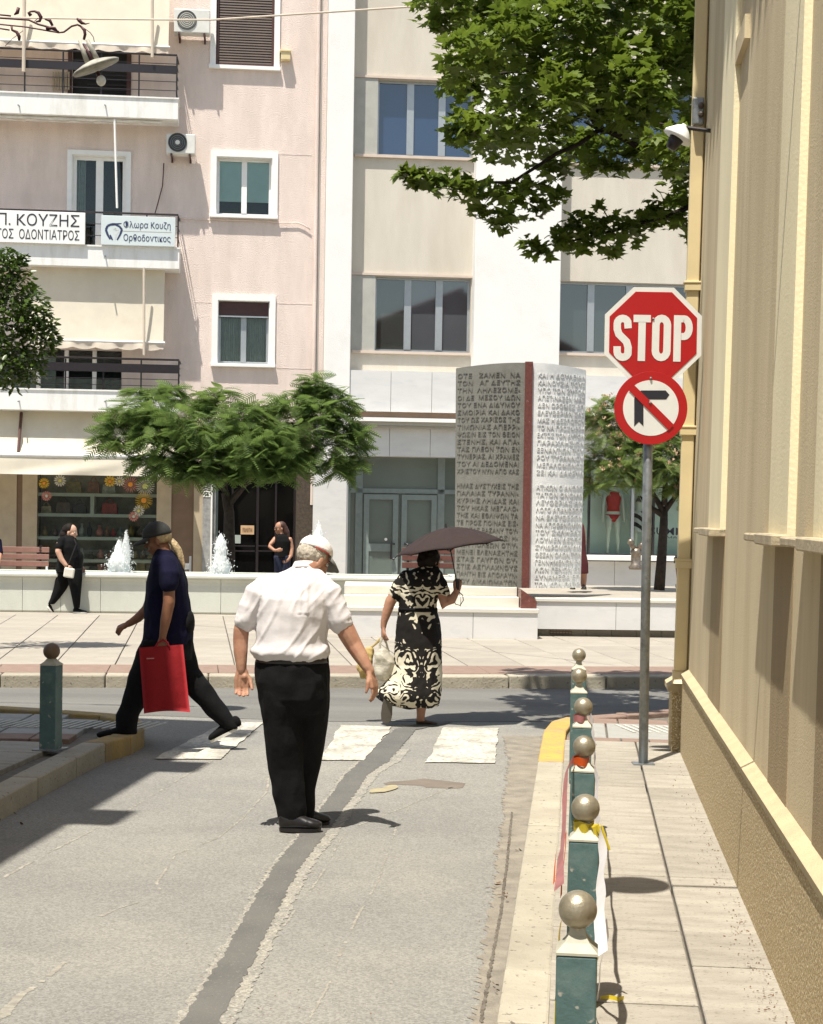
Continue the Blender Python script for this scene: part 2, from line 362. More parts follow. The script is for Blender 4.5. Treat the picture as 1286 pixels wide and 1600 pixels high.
# ---- right pavement
def uz(p): return Vector((p[0], p[1], 0))
def path_pts(px, z): return [uz(G(a, b, z)) for a, b in px]
kR_out = path_pts([(640,2600),(712,2000),(775,1600),(808,1390),(840.5,1190),(845,1165),(850,1141),(862,1127),(885,1120.5),(960,1115),(1055,1108.5),(1300,1096),(1900,1070)], PV)
def offset(path, d):
    out = []
    for i, p in enumerate(path):
        a = path[max(i-1,0)]; b = path[min(i+1,len(path)-1)]; t = (b-a).normalized(); out.append(p + Vector((t.y, -t.x, 0))*d)
    return out
def resample(path, step):
    out = [path[0]]; acc = 0
    for i in range(len(path)-1):
        a, b = path[i], path[i+1]; l = (b-a).length; n = max(1, round(l/step))
        for k in range(1, n+1): out.append(a.lerp(b, k/n))
    return out
def kerb(root, path, wdt, mats, step, z=PV, drop=None):
    """stones along a path, each a part"""
    inn = offset(path, wdt)
    for i in range(len(path)-1):
        a, b, c, d = path[i], path[i+1], inn[i+1], inn[i]
        mt = mats(i) if callable(mats) else mats
        g = .004; u = (b-a).normalized()*g; dz = random.uniform(-.004, .004); zt = z + .004 + dz
        mb = MB(); mb.prism([Vector((p.x,p.y,zt)) for p in (a+u, b-u, c-u, d+u)], (0,0,-z-.02))
        mb.build('kerb_stone', mt, root, bevel=.012)
pvR = tag(empty('right_pavement'), kind='structure')
kp = []
seg = [kR_out[0]]
for i in range(4):
    a, b = kR_out[i], kR_out[i+1]; n = max(1, round((b-a).length/.75)); seg += [a.lerp(b, k/n) for k in range(1, n+1)]
nplain = len(seg)-1; seg += kR_out[5:]
kerb(pvR, seg, .168, lambda i: m_kerb if i < nplain else (m_kerby if i < nplain+4 else m_redtile), 1)
inner = offset(seg, .172)
wallfar = uz(G(1064.4,1180,PV)); wallnear = wallfar - ALLEY*9.5
# bed
bed = [Vector((p.x,p.y,PV-.035)) for p in inner] + [Vector((6, 17, PV-.035)), Vector((6, -2, PV-.035)), Vector((inner[0].x, -2, PV-.035))]
MBb = MB(); MBb.prism(bed, (0,0,-.12)); MBb.build('pavement_bed', m_slabbase, pvR)
jl = uz(G(1003,1200,PV)); il = uz(G(878.5,1182,PV)); wl = uz(G(1064.4,1180,PV))
nrm = Vector((ALLEY.y, -ALLEY.x, 0))
s0 = (il-jl).dot(nrm); 
a0 = 12.0; slabs = {}
def slab(root, x0, x1, y0, y1, org, ax, ay, mt, zt, name='paving_slab', gap=.006):
    key = (round(x1-x0,2), round(y1-y0,2), mt.name)
    w_, d_ = x1-x0-gap*2, y1-y0-gap*2
    if key not in slabs:
        mb = MB(); mb.box(0, w_, 0, d_, -.05, 0); me = mb.mesh(name, mt)
        bm = bmesh.new(); bm.from_mesh(me); bmesh.ops.bevel(bm, geom=[e for e in bm.edges if all(v.co.z > -.01 for v in e.verts)], offset=.004, segments=1, affect='EDGES'); bm.to_mesh(me); bm.free()
        slabs[key] = me
    p = org + ax*(x0+gap) + ay*(y0+gap)
    Mx = Matrix((( ax.x, ay.x, 0, p.x), (ax.y, ay.y, 0, p.y), (0, 0, 1, zt + random.uniform(-.002,.002)), (0,0,0,1)))
    return inst(slabs[key], name, root, M=Mx)
org = jl - ALLEY*jl.y/ALLEY.y; base_l = jl.length
# two lanes running with the alley; rows from y=2.4 to 12
for k in range(20):
    y1_ = 12.02 - k*.5
    slab(pvR, -.513, 0, y1_-.5, y1_, org, nrm, ALLEY, m_slab, PV)
    slab(pvR, .0, .34, y1_-.5, y1_, org, nrm, ALLEY, m_slab, PV)
# beyond the slabs: red band, tactile tiles, red band
def strip(root, name, pa, pb, mt, rows, zt=PV): pass
for (y0, y1, mt, nm) in ((12.03, 12.19, m_redtile, 'red_paver'), (13.05, 13.35, m_redtile, 'red_paver')):
    x = -.5
    while x < 1.6:
        slab(pvR, x, x+.2, y0, y1, org, nrm, ALLEY, mt, PV, nm); x += .2
x = -.48
m_hatch = m_steprib
while x < 2.0:
    y = 12.2
    for r_ in range(3):
        slab(pvR, x, x+.28, y, y+.28, org, nrm, ALLEY, m_tactile, PV, 'tactile_tile'); y += .283
    x += .283
rb = MB()
for i in range(34):
    x = .0+i*.062
    p = org + nrm*x + ALLEY*12.52; d = (nrm*-.13 + ALLEY*.42)
    rb.obox(Vector((p.x,p.y,PV+.001)), nrm*.022, d, (0,0,.006))
tag(rb.build('tactile_ridges', m_steprib, pvR), kind='stuff')

# ---- left pavement and corner
pvL = tag(empty('left_pavement'), kind='structure')
kL = path_pts([(-1500,1900),(-400,1420),(-120,1303),(0,1247),(60,1215),(120,1184),(165,1162),(205,1151),(226,1139),(221,1125),(181,1115),(100,1109),(0,1103),(-300,1085),(-1200,1040)], PV)
cur = []
for i in range(len(kL)-1):
    a, b = kL[i], kL[i+1]; n = max(1, round((b-a).length/.6)); cur += [a.lerp(b, k/n) for k in range(n)]
cur.append(kL[-1])
def lmat(i):
    p = cur[i]
    if p.y < 11.0: return m_kerb
    return m_kerby2 if i < len(cur)-8 and p.x > -3 else m_redtile
kerb(pvL, cur, -.17, lmat, 1)
innL = offset(cur, -.174)
bed = [Vector((p.x,p.y,PV-.035)) for p in innL] + [Vector((-40, 14.5, PV-.035)), Vector((-40, -4, PV-.035))]
MBb = MB(); MBb.prism(bed, (0,0,-.12)); MBb.build('pavement_bed', m_slabbase, pvL)
ol = uz(G(120,1184,PV)); ol = ol - ALLEY*(ol.y/ALLEY.y)
def insideL(p):   # inside polygon test
    c = False; P = innL + [Vector((-40,14.5,0)), Vector((-40,-4,0))]; j = len(P)-1
    for i in range(len(P)):
        if (P[i].y > p.y) != (P[j].y > p.y) and p.x < (P[j].x-P[i].x)*(p.y-P[i].y)/(P[j].y-P[i].y)+P[i].x: c = not c
        j = i
    return c
fac = FE
# slabs aligned with the alley on the left side, tactile tiles by the crossing
for i in range(9):
    for j in range(30):
        x0 = -.30 - i*.45; y0 = 4.0 + j*.5
        o4 = [ol + nrm*x0 + ALLEY*y0, ol + nrm*(x0-.45) + ALLEY*y0, ol+nrm*x0+ALLEY*(y0+.5), ol+nrm*(x0-.45)+ALLEY*(y0+.5)]
        if y0+.5 > 11.6: continue
        if all(insideL(p) for p in o4): slab(pvL, x0-.45, x0, y0, y0+.5, ol, nrm, ALLEY, m_slab, PV)
for i in range(16):
    for j in range(7):
        x0 = -3.8 + i*.285; y0 = 11.62+j*.285
        o4 = [Vector((x0,y0,0)), Vector((x0+.285,y0,0)), Vector((x0,y0+.285,0)), Vector((x0+.285,y0+.285,0))]
        if all(insideL(p) for p in o4):
            slab(pvL, 0, .285, 0, .285, Vector((x0,y0,0)), Vector((1,0,0)), Vector((0,1,0)), m_redtile if j in (0,6,5) else m_tactile, PV, 'red_paver' if j in (0,6,5) else 'tactile_tile')
rb = MB()
for i in range(30):
    rb.obox(Vector((-3.75+i*.062, 12.2, PV+.001)), (.022,0,0), (.10,.42,0), (0,0,.006))
tag(rb.build('tactile_ridges', m_steprib, pvL), kind='stuff')

# ---- far pavement / plaza
plz = tag(empty('plaza_pavement'), kind='structure')
kx = []; KA = G(0,1075); KB = G(1060,1077)
kd = (KB-KA).normalized(); kn = Vector((-kd.y, kd.x, 0))
K0 = uz(KA) - kd*9
kstones = [K0 + kd*1.0*i for i in range(24)]
for i in range(23):
    a = kstones[i]; b = kstones[i+1]; g = kd*.005; dz = random.uniform(-.004,.004)
    mb = MB(); mb.prism([Vector((p.x,p.y,PV+dz)) for p in (a+g, b-g, b-g+kn*.24, a+g+kn*.24)], (0,0,-PV-.02)); mb.build('kerb_stone', m_kerb, plz, bevel=.015)
bed = MB(); bed.prism([Vector((p.x,p.y,PV-.035)) for p in (K0-kd*20+kn*.2, K0+kd*60+kn*.2, K0+kd*60+kn*22, K0-kd*20+kn*22)], (0,0,-.12)); bed.build('pavement_bed', m_slabbase, plz)
for i in range(36):
    x0 = 1.2+i*.55
    slab(plz, x0, x0+.55, .25, 1.1, K0, kd, kn, m_redtile, PV, 'red_paver', .003)
for j in range(9):
    for i in range(26):
        x0 = 2.6+i*.62; sh = (.31 if j % 2 else 0)*0
        slab(plz, x0+sh, x0+sh+.62, 1.11+j*.9, 1.11+(j+1)*.9, K0, kd, kn, m_tile, PV, 'plaza_slab', .006)
pl = MB(); pl.prism([Vector((p.x,p.y,PV-.002)) for p in (K0-kd*20+kn*9.22, K0+kd*60+kn*9.22, K0+kd*60+kn*22, K0-kd*20+kn*22)], (0,0,-.03)); pl.build('plaza_floor', m_tile, plz)
pl = MB(); pl.prism([Vector((p.x,p.y,PV-.002)) for p in (K0-kd*20+kn*.25, K0+kd*1.2+kn*.25, K0+kd*1.2+kn*9.2, K0-kd*20+kn*9.2)], (0,0,-.03)); pl.build('plaza_floor', m_tile, plz)

# ============================================================ LEFT APARTMENT BUILDING
def fbox(mb, px0, py0, px1, py1, o0, o1, m=0, oref=None):
    """box on the facade: pixel rectangle of its front face standing o1 proud, back at o0"""
    pxm = (px0+px1)/2; pym = (py0+py1)/2; oo = o1 if oref is None else oref
    x0 = FL(px0, pym, oo)[0]; x1 = FL(px1, pym, oo)[0]; z1 = FL(pxm, py0, oo)[1]; z0 = FL(pxm, py1, oo)[1]
    mb.box(x0, x1, -o1, -o0, z0, z1, m); return x0, x1, z0, z1
def frect(px0, py0, px1, py1, o=0):
    pxm = (px0+px1)/2; pym = (py0+py1)/2
    return FL(px0, pym, o)[0], FL(px1, pym, o)[0], FL(pxm, py1, o)[1], FL(pxm, py0, o)[1]
def F1(name, px0, py0, px1, py1, o0, o1, mt, parent, bevel=0):
    mb = MB(); fbox(mb, px0, py0, px1, py1, o0, o1); return mb.build(name, mt, parent, bevel=bevel)
apt = empty('apartment_building', FO, FA, 'pink stuccoed apartment block with white balconies and a gift shop on its ground floor', 'building')
ax0 = FL(-260, 400)[0]; ax1 = FL(507, 400)[0]
# wall built as panels around its openings
holes = [frect(338,-40,429,104), frect(338,246,425,337), frect(338,470,422,569), frect(112,243,197,392), frect(112,72,203,150), frect(-30,545,190,612)]
def wall_with_holes(mb, x0, x1, z0, z1, y0, y1, holes, m=0):
    xs = sorted(set([x0, x1] + [min(max(h[0],x0),x1) for h in holes] + [min(max(h[1],x0),x1) for h in holes]))
    for i in range(len(xs)-1):
        a, b = xs[i], xs[i+1]
        if b-a < 1e-4: continue
        hs = sorted([(max(h[2],z0), min(h[3],z1)) for h in holes if h[0] <= a+1e-5 and h[1] >= b-1e-5])
        z = z0
        for h0, h1 in hs:
            if h0 > z: mb.box(a, b, y0, y1, z, h0, m)
            z = max(z, h1)
        if z < z1: mb.box(a, b, y0, y1, z, z1, m)
zsl3 = FL(140, 645, 0)[1]; ztop = 15.5
mb = MB(); wall_with_holes(mb, ax0, ax1, zsl3-.1, ztop, 0, .3, holes); mb.build('stucco_wall', m_pink, apt)
mb = MB(); mb.box(ax0, ax1, .6, 9, 0, ztop-.3); mb.build('dark_interior', m_black, apt)
mb = MB(); mb.box(ax0-.2, ax1+.05, -.3, 9.2, ztop, ztop+.3); mb.build('roof', m_white, apt)
# balconies
def balcony(py0, py1, pxr, label=None):
    OB = .64
    x0 = ax0; _, x1, z0, z1 = frect(0, py0, pxr, py1, OB)
    mb = MB(); mb.box(x0, x1, -OB, 0, z0, z0+.14); mb.box(x0, x1, -OB, -OB+.07, z0+.14, z1); mb.box(x1-.07, x1, -OB+.07, 0, z0+.14, z1)
    s = mb.build('balcony_slab', m_white, apt)
    mb = MB(); mb.box(x0, x1+.02, -OB-.02, -OB+.09, z1, z1+.03); mb.box(x1-.09, x1+.02, -OB+.09, 0, z1, z1+.03); mb.build('coping', m_white, s)
    for px in (30, 165): 
        u, z = FL(px, (py0+py1)/2, OB); mb = MB(); mb.tube([(u,-OB-.16,z-.02),(u,-OB,z)], .014, 6); mb.build('drain_spout', m_galv, s)
    return x1, z1, OB, s
def railing(x1, z1, OB, s, pytop, band=None, vstep=1.0, rails=5):
    zt = FL(140, pytop, OB)[1]
    mb = MB(); mb.tube([(ax0,-OB+.03,zt),(x1-.03,-OB+.03,zt),(x1-.03,0,zt)], .02, 6); mb.build('handrail', m_darkmetal, s)
    n = rails; mb = MB()
    for k in range(1, n):
        z = z1 + (zt-z1)*k/n; mb.box(ax0, x1-.03, -OB+.025, -OB+.037, z-.006, z+.006)
        mb.box(x1-.037, x1-.025, -OB+.037, 0, z-.006, z+.006)
    mb.build('railing_wires', m_darkmetal, s)
    x = x1-.03
    while x > -8.2:
        mb = MB(); mb.box(x-.014, x+.014, -OB+.045, -OB+.073, z1, zt-.02); mb.build('baluster', m_darkmetal, s); x -= vstep
    if band:
        za = FL(140, band[1], OB)[1]; zb = FL(140, band[0], OB)[1]
        mb = MB(); mb.box(ax0, x1-.02, -OB+.005, -OB+.02, za, zb); mb.build('railing_band', m_darkmetal, s)
b1 = balcony(150, 181, 278); railing(*b1, 80, (97, 110), .72)
b2 = balcony(385, 416, 280); railing(*b2, 331, None, .6, 3)
b3 = balcony(611, 642, 281); railing(*b3, 559, (567, 580), .72)
# awnings
def awning(pxl, pyt, pxr, pyb, val, o0, o1, name, label, scal=.42):
    x0, _, _, zt = frect(pxl, pyt, pxr, pyb, o0); _, x1, zb, _ = frect(pxl, pyt, pxr, pyb, o1)
    x0 = ax0 if pxl < 10 else x0
    t = empty(name, FO, FA, label, 'awning')
    mb = MB(); n = 24
    vs = []; 
    for j in range(9):
        for i in range(n+1):
            f = j/8; x = x0+(x1-x0)*i/n; sag = .03*math.sin(f*math.pi) + .012*noise.noise(Vector((x*1.4, f*2, pyt)))
            vs.append((x, -(o0+(o1-o0)*f)+sag, zt+(zb-zt)*f))
    mb.add(vs, [(j*(n+1)+i, j*(n+1)+i+1, (j+1)*(n+1)+i+1, (j+1)*(n+1)+i) for j in range(8) for i in range(n)])
    mb.build('awning_cloth', m_awn, t, smooth=True)
    mb = MB(); mb.tube([(x0,-o1,zb),(x1+.03,-o1,zb)], .022, 8); mb.build('front_bar', m_white, t)
    zv = FL((pxl+pxr)/2, val, o1)[1]; n = int((x1-x0)/.035); vs = []; 
    for i in range(n+1):
        x = x0+(x1-x0)*i/n; dz = .04*(1-abs(math.sin((x-x0)/scal*math.pi)))
        y = -o1-.012+.02*math.sin(x*9)+.01*math.sin(x*23)
        vs += [(x, -o1-.012, zb-.015), (x, y, (zb+zv)/2), (x, y-.01, zv+dz)]
    mb = MB(); mb.add(vs, [(i*3+k, i*3+k+1, (i+1)*3+k+1, (i+1)*3+k) for i in range(n) for k in range(2)])
    mb.build('valance', m_valance, t, smooth=True)
    return t
aw1 = awning(0, -60, 264, 68, 80, .30, .60, 'drop_awning', 'cream awning let down over the top balcony, with a scalloped edge')
aw2 = awning(48, 414, 256, 533, 546, .36, .58, 'drop_awning', 'cream awning let down below the balcony with the dentist boards', .42)
aw3 = awning(0, 185, 250, 187, 192, .45, .5, 'drop_awning', 'rolled-up awning with scalloped edge under the upper balcony slab')
for (pa, pb, o) in (((38,-5),(38,112),.66), ((238,-5),(240,95),.66)):
    pass
def pole_on(name, pa, pb, o, r, mt, parent):
    a = FL(*pa, o); b = FL(*pb, o); mb = MB(); mb.tube([(a[0],-o,a[1]),(b[0],-o,b[1])], r, 8); return mb.build(name, mt, parent)
pole_on('awning_crank', (38,-8), (37,112), .7, .035, m_valance, aw1)
pole_on('awning_crank', (238,-8), (238,90), .68, .03, m_valance, aw1)
pole_on('awning_crank', (225,418), (225,555), .68, .025, m_valance, aw2)
pole_on('awning_crank', (179,186), (183,325), .6, .022, m_white, aw3)
# windows
def window(px0, py0, px1, py1, panes, mframe, mglass, trim=9, name='window', sill=True, frame_w=.06, depth=.14, blind=None, curtain=False, parent=apt, trimmat=None):
    x0, x1, z0, z1 = frect(px0, py0, px1, py1)
    t = trim/FPX*33 if trim else 0
    w_ = MB()
    w_.box(x0, x1, depth, depth+.05, z0, z0+frame_w); w_.box(x0, x1, depth, depth+.05, z1-frame_w, z1)
    w_.box(x0, x0+frame_w, depth, depth+.05, z0+frame_w, z1-frame_w); w_.box(x1-frame_w, x1, depth, depth+.05, z0+frame_w, z1-frame_w)
    for k in range(1, panes):
        xm = x0+(x1-x0)*k/panes; w_.box(xm-frame_w*.9, xm+frame_w*.9, depth-.012, depth+.05, z0+frame_w, z1-frame_w)
    wo = w_.build(name, mframe, parent, bevel=.004)
    for k in range(panes):
        a = x0+(x1-x0)*k/panes+frame_w*.7; b = x0+(x1-x0)*(k+1)/panes-frame_w*.7
        g = MB(); g.box(a, b, depth+.02, depth+.03, z0+frame_w*.8, z1-frame_w*.8); g.build('pane', mglass, wo)
        if blind:
            g = MB(); g.box(a, b, depth+.034, depth+.045, z0+(z1-z0)*blind[0], z1-.03); g.build('roller_blind', blind[1], wo)
        if curtain:
            n = 40; vs = []
            for i in range(n+1):
                x = a+(b-a)*i/n; y = depth+.1+.015*math.sin(i*1.3)+.01*math.sin(i*2.9); vs += [(x,y,z0),(x,y,z1)]
            g = MB(); g.add(vs, [(i*2,i*2+2,i*2+3,i*2+1) for i in range(n)]); g.build('curtain', m_curtain, wo)
    if trim:
        tb = MB(); tb.box(x0-t, x1+t, -.04, 0, z1, z1+t); tb.box(x0-t, x0, -.04, 0, z0, z1); tb.box(x1, x1+t, -.04, 0, z0, z1)
        tb.box(x0-t*0, x0+.015, .0, depth, z0, z1); tb.box(x1-.015, x1, .0, depth, z0, z1); tb.box(x0+.015, x1-.015, 0, depth, z1-.012, z1)
        tb.build('window_surround', trimmat or m_whitetrim, wo)
        if sill: tb = MB(); tb.box(x0-t-.01, x1+t+.01, -.1, depth, z0-.06, z0); tb.build('sill', trimmat or m_whitetrim, wo, bevel=.005)
    return wo
m_curtain = M('net_curtain', (.52,.52,.47), .95, .1, 10, trans=.2)
m_blind = M('pale_green_blind', (.66,.78,.73), .9, .05, 4)
m_blindw = M('white_blind', (.6,.64,.62), .9, .05, 4)
m_thin = glass('thin_window_glass', (.9,.96,.95), .95, .03)
w1 = window(338,246,425,337, 2, m_whitetrim, m_thin, 9, blind=(.26, m_blind))
w2 = window(340,470,421,569, 2, m_alu, m_thin, 9, curtain=True)
x0,x1,z0,z1 = frect(340,472,421,493,0); mb = MB(); mb.box(x0+.02,x1-.02,.06,.13,z0,z1); mb.build('shutter_box', m_brown, w2)
mb = MB(); mb.box(x0+.02,x1-.02,.05,.13,z0-.03,z0); mb.build('shutter_lip', m_alu, w2)
# shuttered window
x0,x1,z0,z1 = frect(338,-40,429,104,0)
ws = MB(); ws.box(x0, x0+.05, .02, .1, z0, z1); ws.box(x1-.05, x1, .02, .1, z0, z1); ws.box(x0+.05, x1-.05, .02, .1, z0, z0+.06); ws = ws.build('shuttered_window', m_brown, apt)
z = z0+.07
while z < z1:
    s = MB(); s.obox((x0+.05,.045,z), (x1-x0-.1,0,0), (0,.012,.045), (0,.008,-.002)); s.build('shutter_slat', m_slat, ws); z += .052
s = MB(); s.box(x0+.05,x1-.05,.09,.11,z0+.06,z1); s.build('shutter_backing', m_black, ws)
t = .11; s = MB(); s.box(x0-t,x0,-.04,0,z0,z1); s.box(x1,x1+t,-.04,0,z0,z1); s.box(x0-t-.02,x1+t+.02,-.09,.02,z0-.07,z0); s.build('window_surround', m_whitetrim, ws)
# balcony doors
window(112,243,197,400, 2, m_whitetrim, m_thin, 7, 'balcony_door', False, .08, .1, curtain=False)
x0,x1,z0,z1 = frect(114,247,134,400,-.2); 
g = MB(); n = 14; vs = []
for i in range(n+1):
    x = x0+(x1-x0)*i/n; y = .2+.02*math.sin(i*1.7); vs += [(x,y,z0),(x,y,z1)]
g.add(vs, [(i*2,i*2+2,i*2+3,i*2+1) for i in range(n)]); g.build('curtain', m_curtain, apt)
F1('balcony_door', 112,72,203,150, -.3,-.2, m_black, apt); F1('door_frame', 106,72,112,150, -.05,.03, m_brown, apt); F1('door_frame', 198,72,205,150, -.05,.03, m_brown, apt)
for k in range(5):
    s = MB(); x0,x1,z0,z1 = frect(136,110,198,148,0); z = z0+(z1-z0)*k/5; s.box(x0,x1,.02,.03,z,z+.02); s.build('shutter_slat', m_darkmetal, apt)
# first floor glazing behind its railing
x0,x1,z0,z1 = frect(-30,545,190,612,0)
for k in range(5):
    a = x0+(x1-x0)*k/5; g = MB(); g.box(a+.04, a+(x1-x0)/5-.04, .2,.21,z0,z1); g.build('pane', m_thin, apt)
    g = MB(); g.box(a-.04,a+.04,.15,.25,z0,z1); g.build('window_frame', m_whitetrim, apt)
g = MB(); g.box(x0,x1,.45,.5,z0,z0+.3); g.box(x0+.4,x0+1.4,.35,.4,z0,z0+.75); g.build('pale_furniture', m_curtain, apt)
# shutter accordion on the top floor
for k in range(7):
    F1('shutter_slat', 82+k*4, 112, 84.5+k*4, 140, .05, .09, m_tan, apt)
# vertical pipe and joint at the right edge
u, _ = FL(494,300); mb = MB(); zz = FL(490,600)[1]; mb.tube([(u,-.04,zz-2.4),(u,-.04,ztop)], .035, 10); mb.build('drainpipe', m_pink, apt)
mb = MB(); mb.box(u+.06, u+.075, -.02, 0, zsl3, ztop); mb.build('wall_joint', m_greypanel, apt)
# thin stucco joints over the wall (scored lines)
mb = MB()
for (a,b,y0,y1) in ((433,487,241,242.2),(433,487,474,475.2),(305,335,472,473),(432,487,575,576.2)):
    fbox(mb, a, y0, b, y1, 0, .004)
tag(mb.build('scored_joint', m_pink, apt), kind='stuff')

# air conditioners
def aircon(px0,py0,px1,py1,fx,fy,fr,label,back=False,fanmat=None):
    x0,x1,z0,z1 = frect(px0,py0,px1,py1,.42)
    t = empty('air_conditioner', FO, FA, label, 'air conditioner', 'air conditioners on the pink wall')
    mb = MB(); mb.box(x0,x1,-.42,-.14,z0,z1); mb.build('casing', m_ac, t, bevel=.015)
    u, z = FL(fx,fy,.42); r = fr/FPX*32.6
    mb = MB(); n=28; vs=[]
    for rr, yy in ((r,-.421),(r,-.435),(r*.93,-.435),(r*.93,-.425)):
        vs += [(u+rr*math.cos(a*2*math.pi/n), yy, z+rr*math.sin(a*2*math.pi/n)) for a in range(n)]
    mb.add(vs, [(j*n+i, j*n+(i+1)%n, (j+1)*n+(i+1)%n, (j+1)*n+i) for j in range(3) for i in range(n)])
    mb.build('fan_ring', m_fan, t)
    mb = MB(); mb.add([(u+r*.93*math.cos(a*2*math.pi/n), -.423, z+r*.93*math.sin(a*2*math.pi/n)) for a in range(n)], [tuple(range(n))[::-1]]); mb.build('fan_opening', fanmat or m_fan, t)
    for k in range(1,5):
        mb = MB(); rr = r*.93*k/5; mb.tube([(u+rr*math.cos(a*2*math.pi/20), -.43, z+rr*math.sin(a*2*math.pi/20)) for a in range(21)], .005, 4); mb.build('grille_ring', m_ac if fanmat else m_galv, t)
    if not fanmat:
        mb = MB(); mb.lathe([(.001,.012),(r*.25,.01),(r*.25,0)], (0,0,0), 14); o = mb.build('fan_hub', m_ac, t); o.location = (u,-.426,z); o.rotation_euler = (R(90),0,0)
    for xx in (x0+.08, x1-.12):
        mb = MB(); mb.box(xx,xx+.035,-.44,0,z0-.04,z0-.003); mb.box(xx,xx+.035,-.04,0,z0-.1,z0-.04); mb.build('bracket', m_brown, t)
m_fang = M('pale_fan_grille', (.22,.22,.19), .5, .2, 30)
aircon(272,14,328,51, 292,31.5,15,'grey air conditioner with pale fan grille beside the brown shuttered window',fanmat=m_fang)
aircon(260,209,305,240, 277.5,222.5,14.5,'small air conditioner with dark round fan beside the dentist balcony')
# alarm box
t = F1('alarm_box', 439,79,454,93, 0,.16, m_pipe, apt, .01); 
F1('box_lid', 437,77,455,80, 0,.18, m_pipe, t, .005)
# cables
def cable(name, pts, r, mt, label):
    mb = MB(); mb.tube(pts, r, 6); return tag(mb.build(name, mt, None, smooth=True), label, 'cable')
def fpt(px,py,o): u,z = FL(px,py,o); p = FO + FE*u + FN*o; return Vector((p.x,p.y,z))
P = []
for i in range(31):
    px = -60 + 900*i/30; py = 24 + (px+60)*.010 if px < 300 else None
    f = (px+60)/900; py = 26 + 5*math.sin(min(1, f*2.2)*math.pi*.5)**1 - max(0, (px-330))*.066*(1 if px>330 else 0)
    P.append(PY(px, py, 22 - f*6))
cable('overhead_cable', P, .011, m_valance, 'thin overhead cable slung across the street in front of the pink building')
P = [fpt(275,340,.05), fpt(300,342,.03), fpt(335,343.5,.03), fpt(420,345.5,.03), fpt(430,348,.04), fpt(465,348,.04), fpt(475,352,.04), fpt(485,359,.04)]
cable('wall_cable', P, .012, m_pink, 'thin cable running along the pink wall under the window with the green blinds')
P = [fpt(256,255,.06), fpt(254,290,.05), fpt(246,320,.05), fpt(242,334,.1)]
cable('wall_cable', P, .011, m_brown, 'brown cable hanging below the small air conditioner to the balcony')

# ---- text helper
def text_mesh(body, size, mt, ext=.004, bold=0.0, align='LEFT', sx=1.0, res=2):
    cu = bpy.data.curves.new('lettering', 'FONT'); cu.body = body.replace('Κ','K'); cu.size = size; cu.extrude = ext; cu.offset = bold; cu.align_x = align; cu.resolution_u = res
    o = bpy.data.objects.new('lettering', cu); C.objects.link(o); bpy.context.view_layer.update()
    me = bpy.data.meshes.new_from_object(o.evaluated_get(bpy.context.evaluated_depsgraph_get()))
    bpy.data.objects.remove(o); bpy.data.curves.remove(cu); me.name = 'lettering'; me.materials.clear(); me.materials.append(mt)
    co = np.empty(len(me.vertices)*3); me.vertices.foreach_get('co', co); co = co.reshape(-1,3); co[:,0] *= sx
    me.vertices.foreach_set('co', co.ravel()); me.update(); return me
def fit_text(body, x0, x1, z0, z1, y, mt, parent, name='lettering', bold=0.0, ext=.004):
    """letters standing in the x-z plane of the parent's frame, facing -y, filling the box"""
    me = text_mesh(body, 1.0, mt, ext, bold)
    co = np.empty(len(me.vertices)*3); me.vertices.foreach_get('co', co); co = co.reshape(-1,3)
    a = co.min(0); b = co.max(0); c2 = co.copy()
    c2[:,0] = x0+(co[:,0]-a[0])/(b[0]-a[0])*(x1-x0); c2[:,2] = z0+(co[:,1]-a[1])/(b[1]-a[1])*(z1-z0); c2[:,1] = y-co[:,2]
    me.vertices.foreach_set('co', c2.ravel()); me.update(); o = bpy.data.objects.new(name, me); C.objects.link(o)
    if parent: o.parent = parent
    return o
# dentist boards
t = empty('dentist_board', FO, FA, 'large white board with black Greek capitals on the balcony railing', 'sign'); OS = .72
F1('board', -140,328,133,378, OS-.05,OS, m_signwhite, t, .006)
def ft(body, a, y0, b, y1, mt, par, o, bold=0.0): 
    x0,x1,z0,z1 = frect(a,y0,b,y1,o); return fit_text(body, x0,x1,z0,z1, -o-.002, mt, par, bold=bold, ext=.003)
ft('Δ. Π. ΚΟΥΖΗΣ', -34,333.5,124,352.5, m_text, t, OS, 0); ft('ΧΕΙΡΟΥΡΓΟΣ  ΟΔΟΝΤΙΑΤΡΟΣ', -61,357.5,124,373, m_text, t, OS, 0)
t = empty('orthodontist_board', FO, FA, 'smaller pale board with a tooth emblem and navy lower-case Greek lettering', 'sign')
F1('board', 158,338,274,384, OS-.05,OS, m_signblue, t, .006); F1('board_divider', 188,361.5,268,362.5, OS,OS+.002, m_greypanel, t)
ft('Φλωρα Κουζη', 193,346,266.5,359.5, m_bluetext, t, OS, 0); ft('Ορθοδοντικος', 193,366.5,266.5,380, m_bluetext, t, OS, 0)
def arcstroke(mb, pts, wd, o, m=0):
    P = [FL(a,b,o) for a,b in pts]; P3 = [Vector((u,-o-.003,z)) for u,z in P]
    for i in range(len(P3)-1):
        d = (P3[i+1]-P3[i]); s = Vector((-d.z,0,d.x)).normalized(); wa = (wd[i] if hasattr(wd,'__len__') else wd)/FPX*32.3/2; wb = (wd[i+1] if hasattr(wd,'__len__') else wd)/FPX*32.3/2
        mb.add([P3[i]-s*wa, P3[i]+s*wa, P3[i+1]+s*wb, P3[i+1]-s*wb], [(0,3,2,1)], m)
mb = MB(); arcstroke(mb, [(190,349),(183,350),(175,350),(168,353),(165.5,359),(168,366),(172,374)], [1,2.5,3,3.5,3.5,3.5,2], OS)
arcstroke(mb, [(172,352),(180,351),(187,354),(190.5,359),(188,366),(183,375)], [1.5,2,3,3.5,3,2], OS); arcstroke(mb, [(172,367),(174,372),(176,375)], [2,3,1.5], OS)
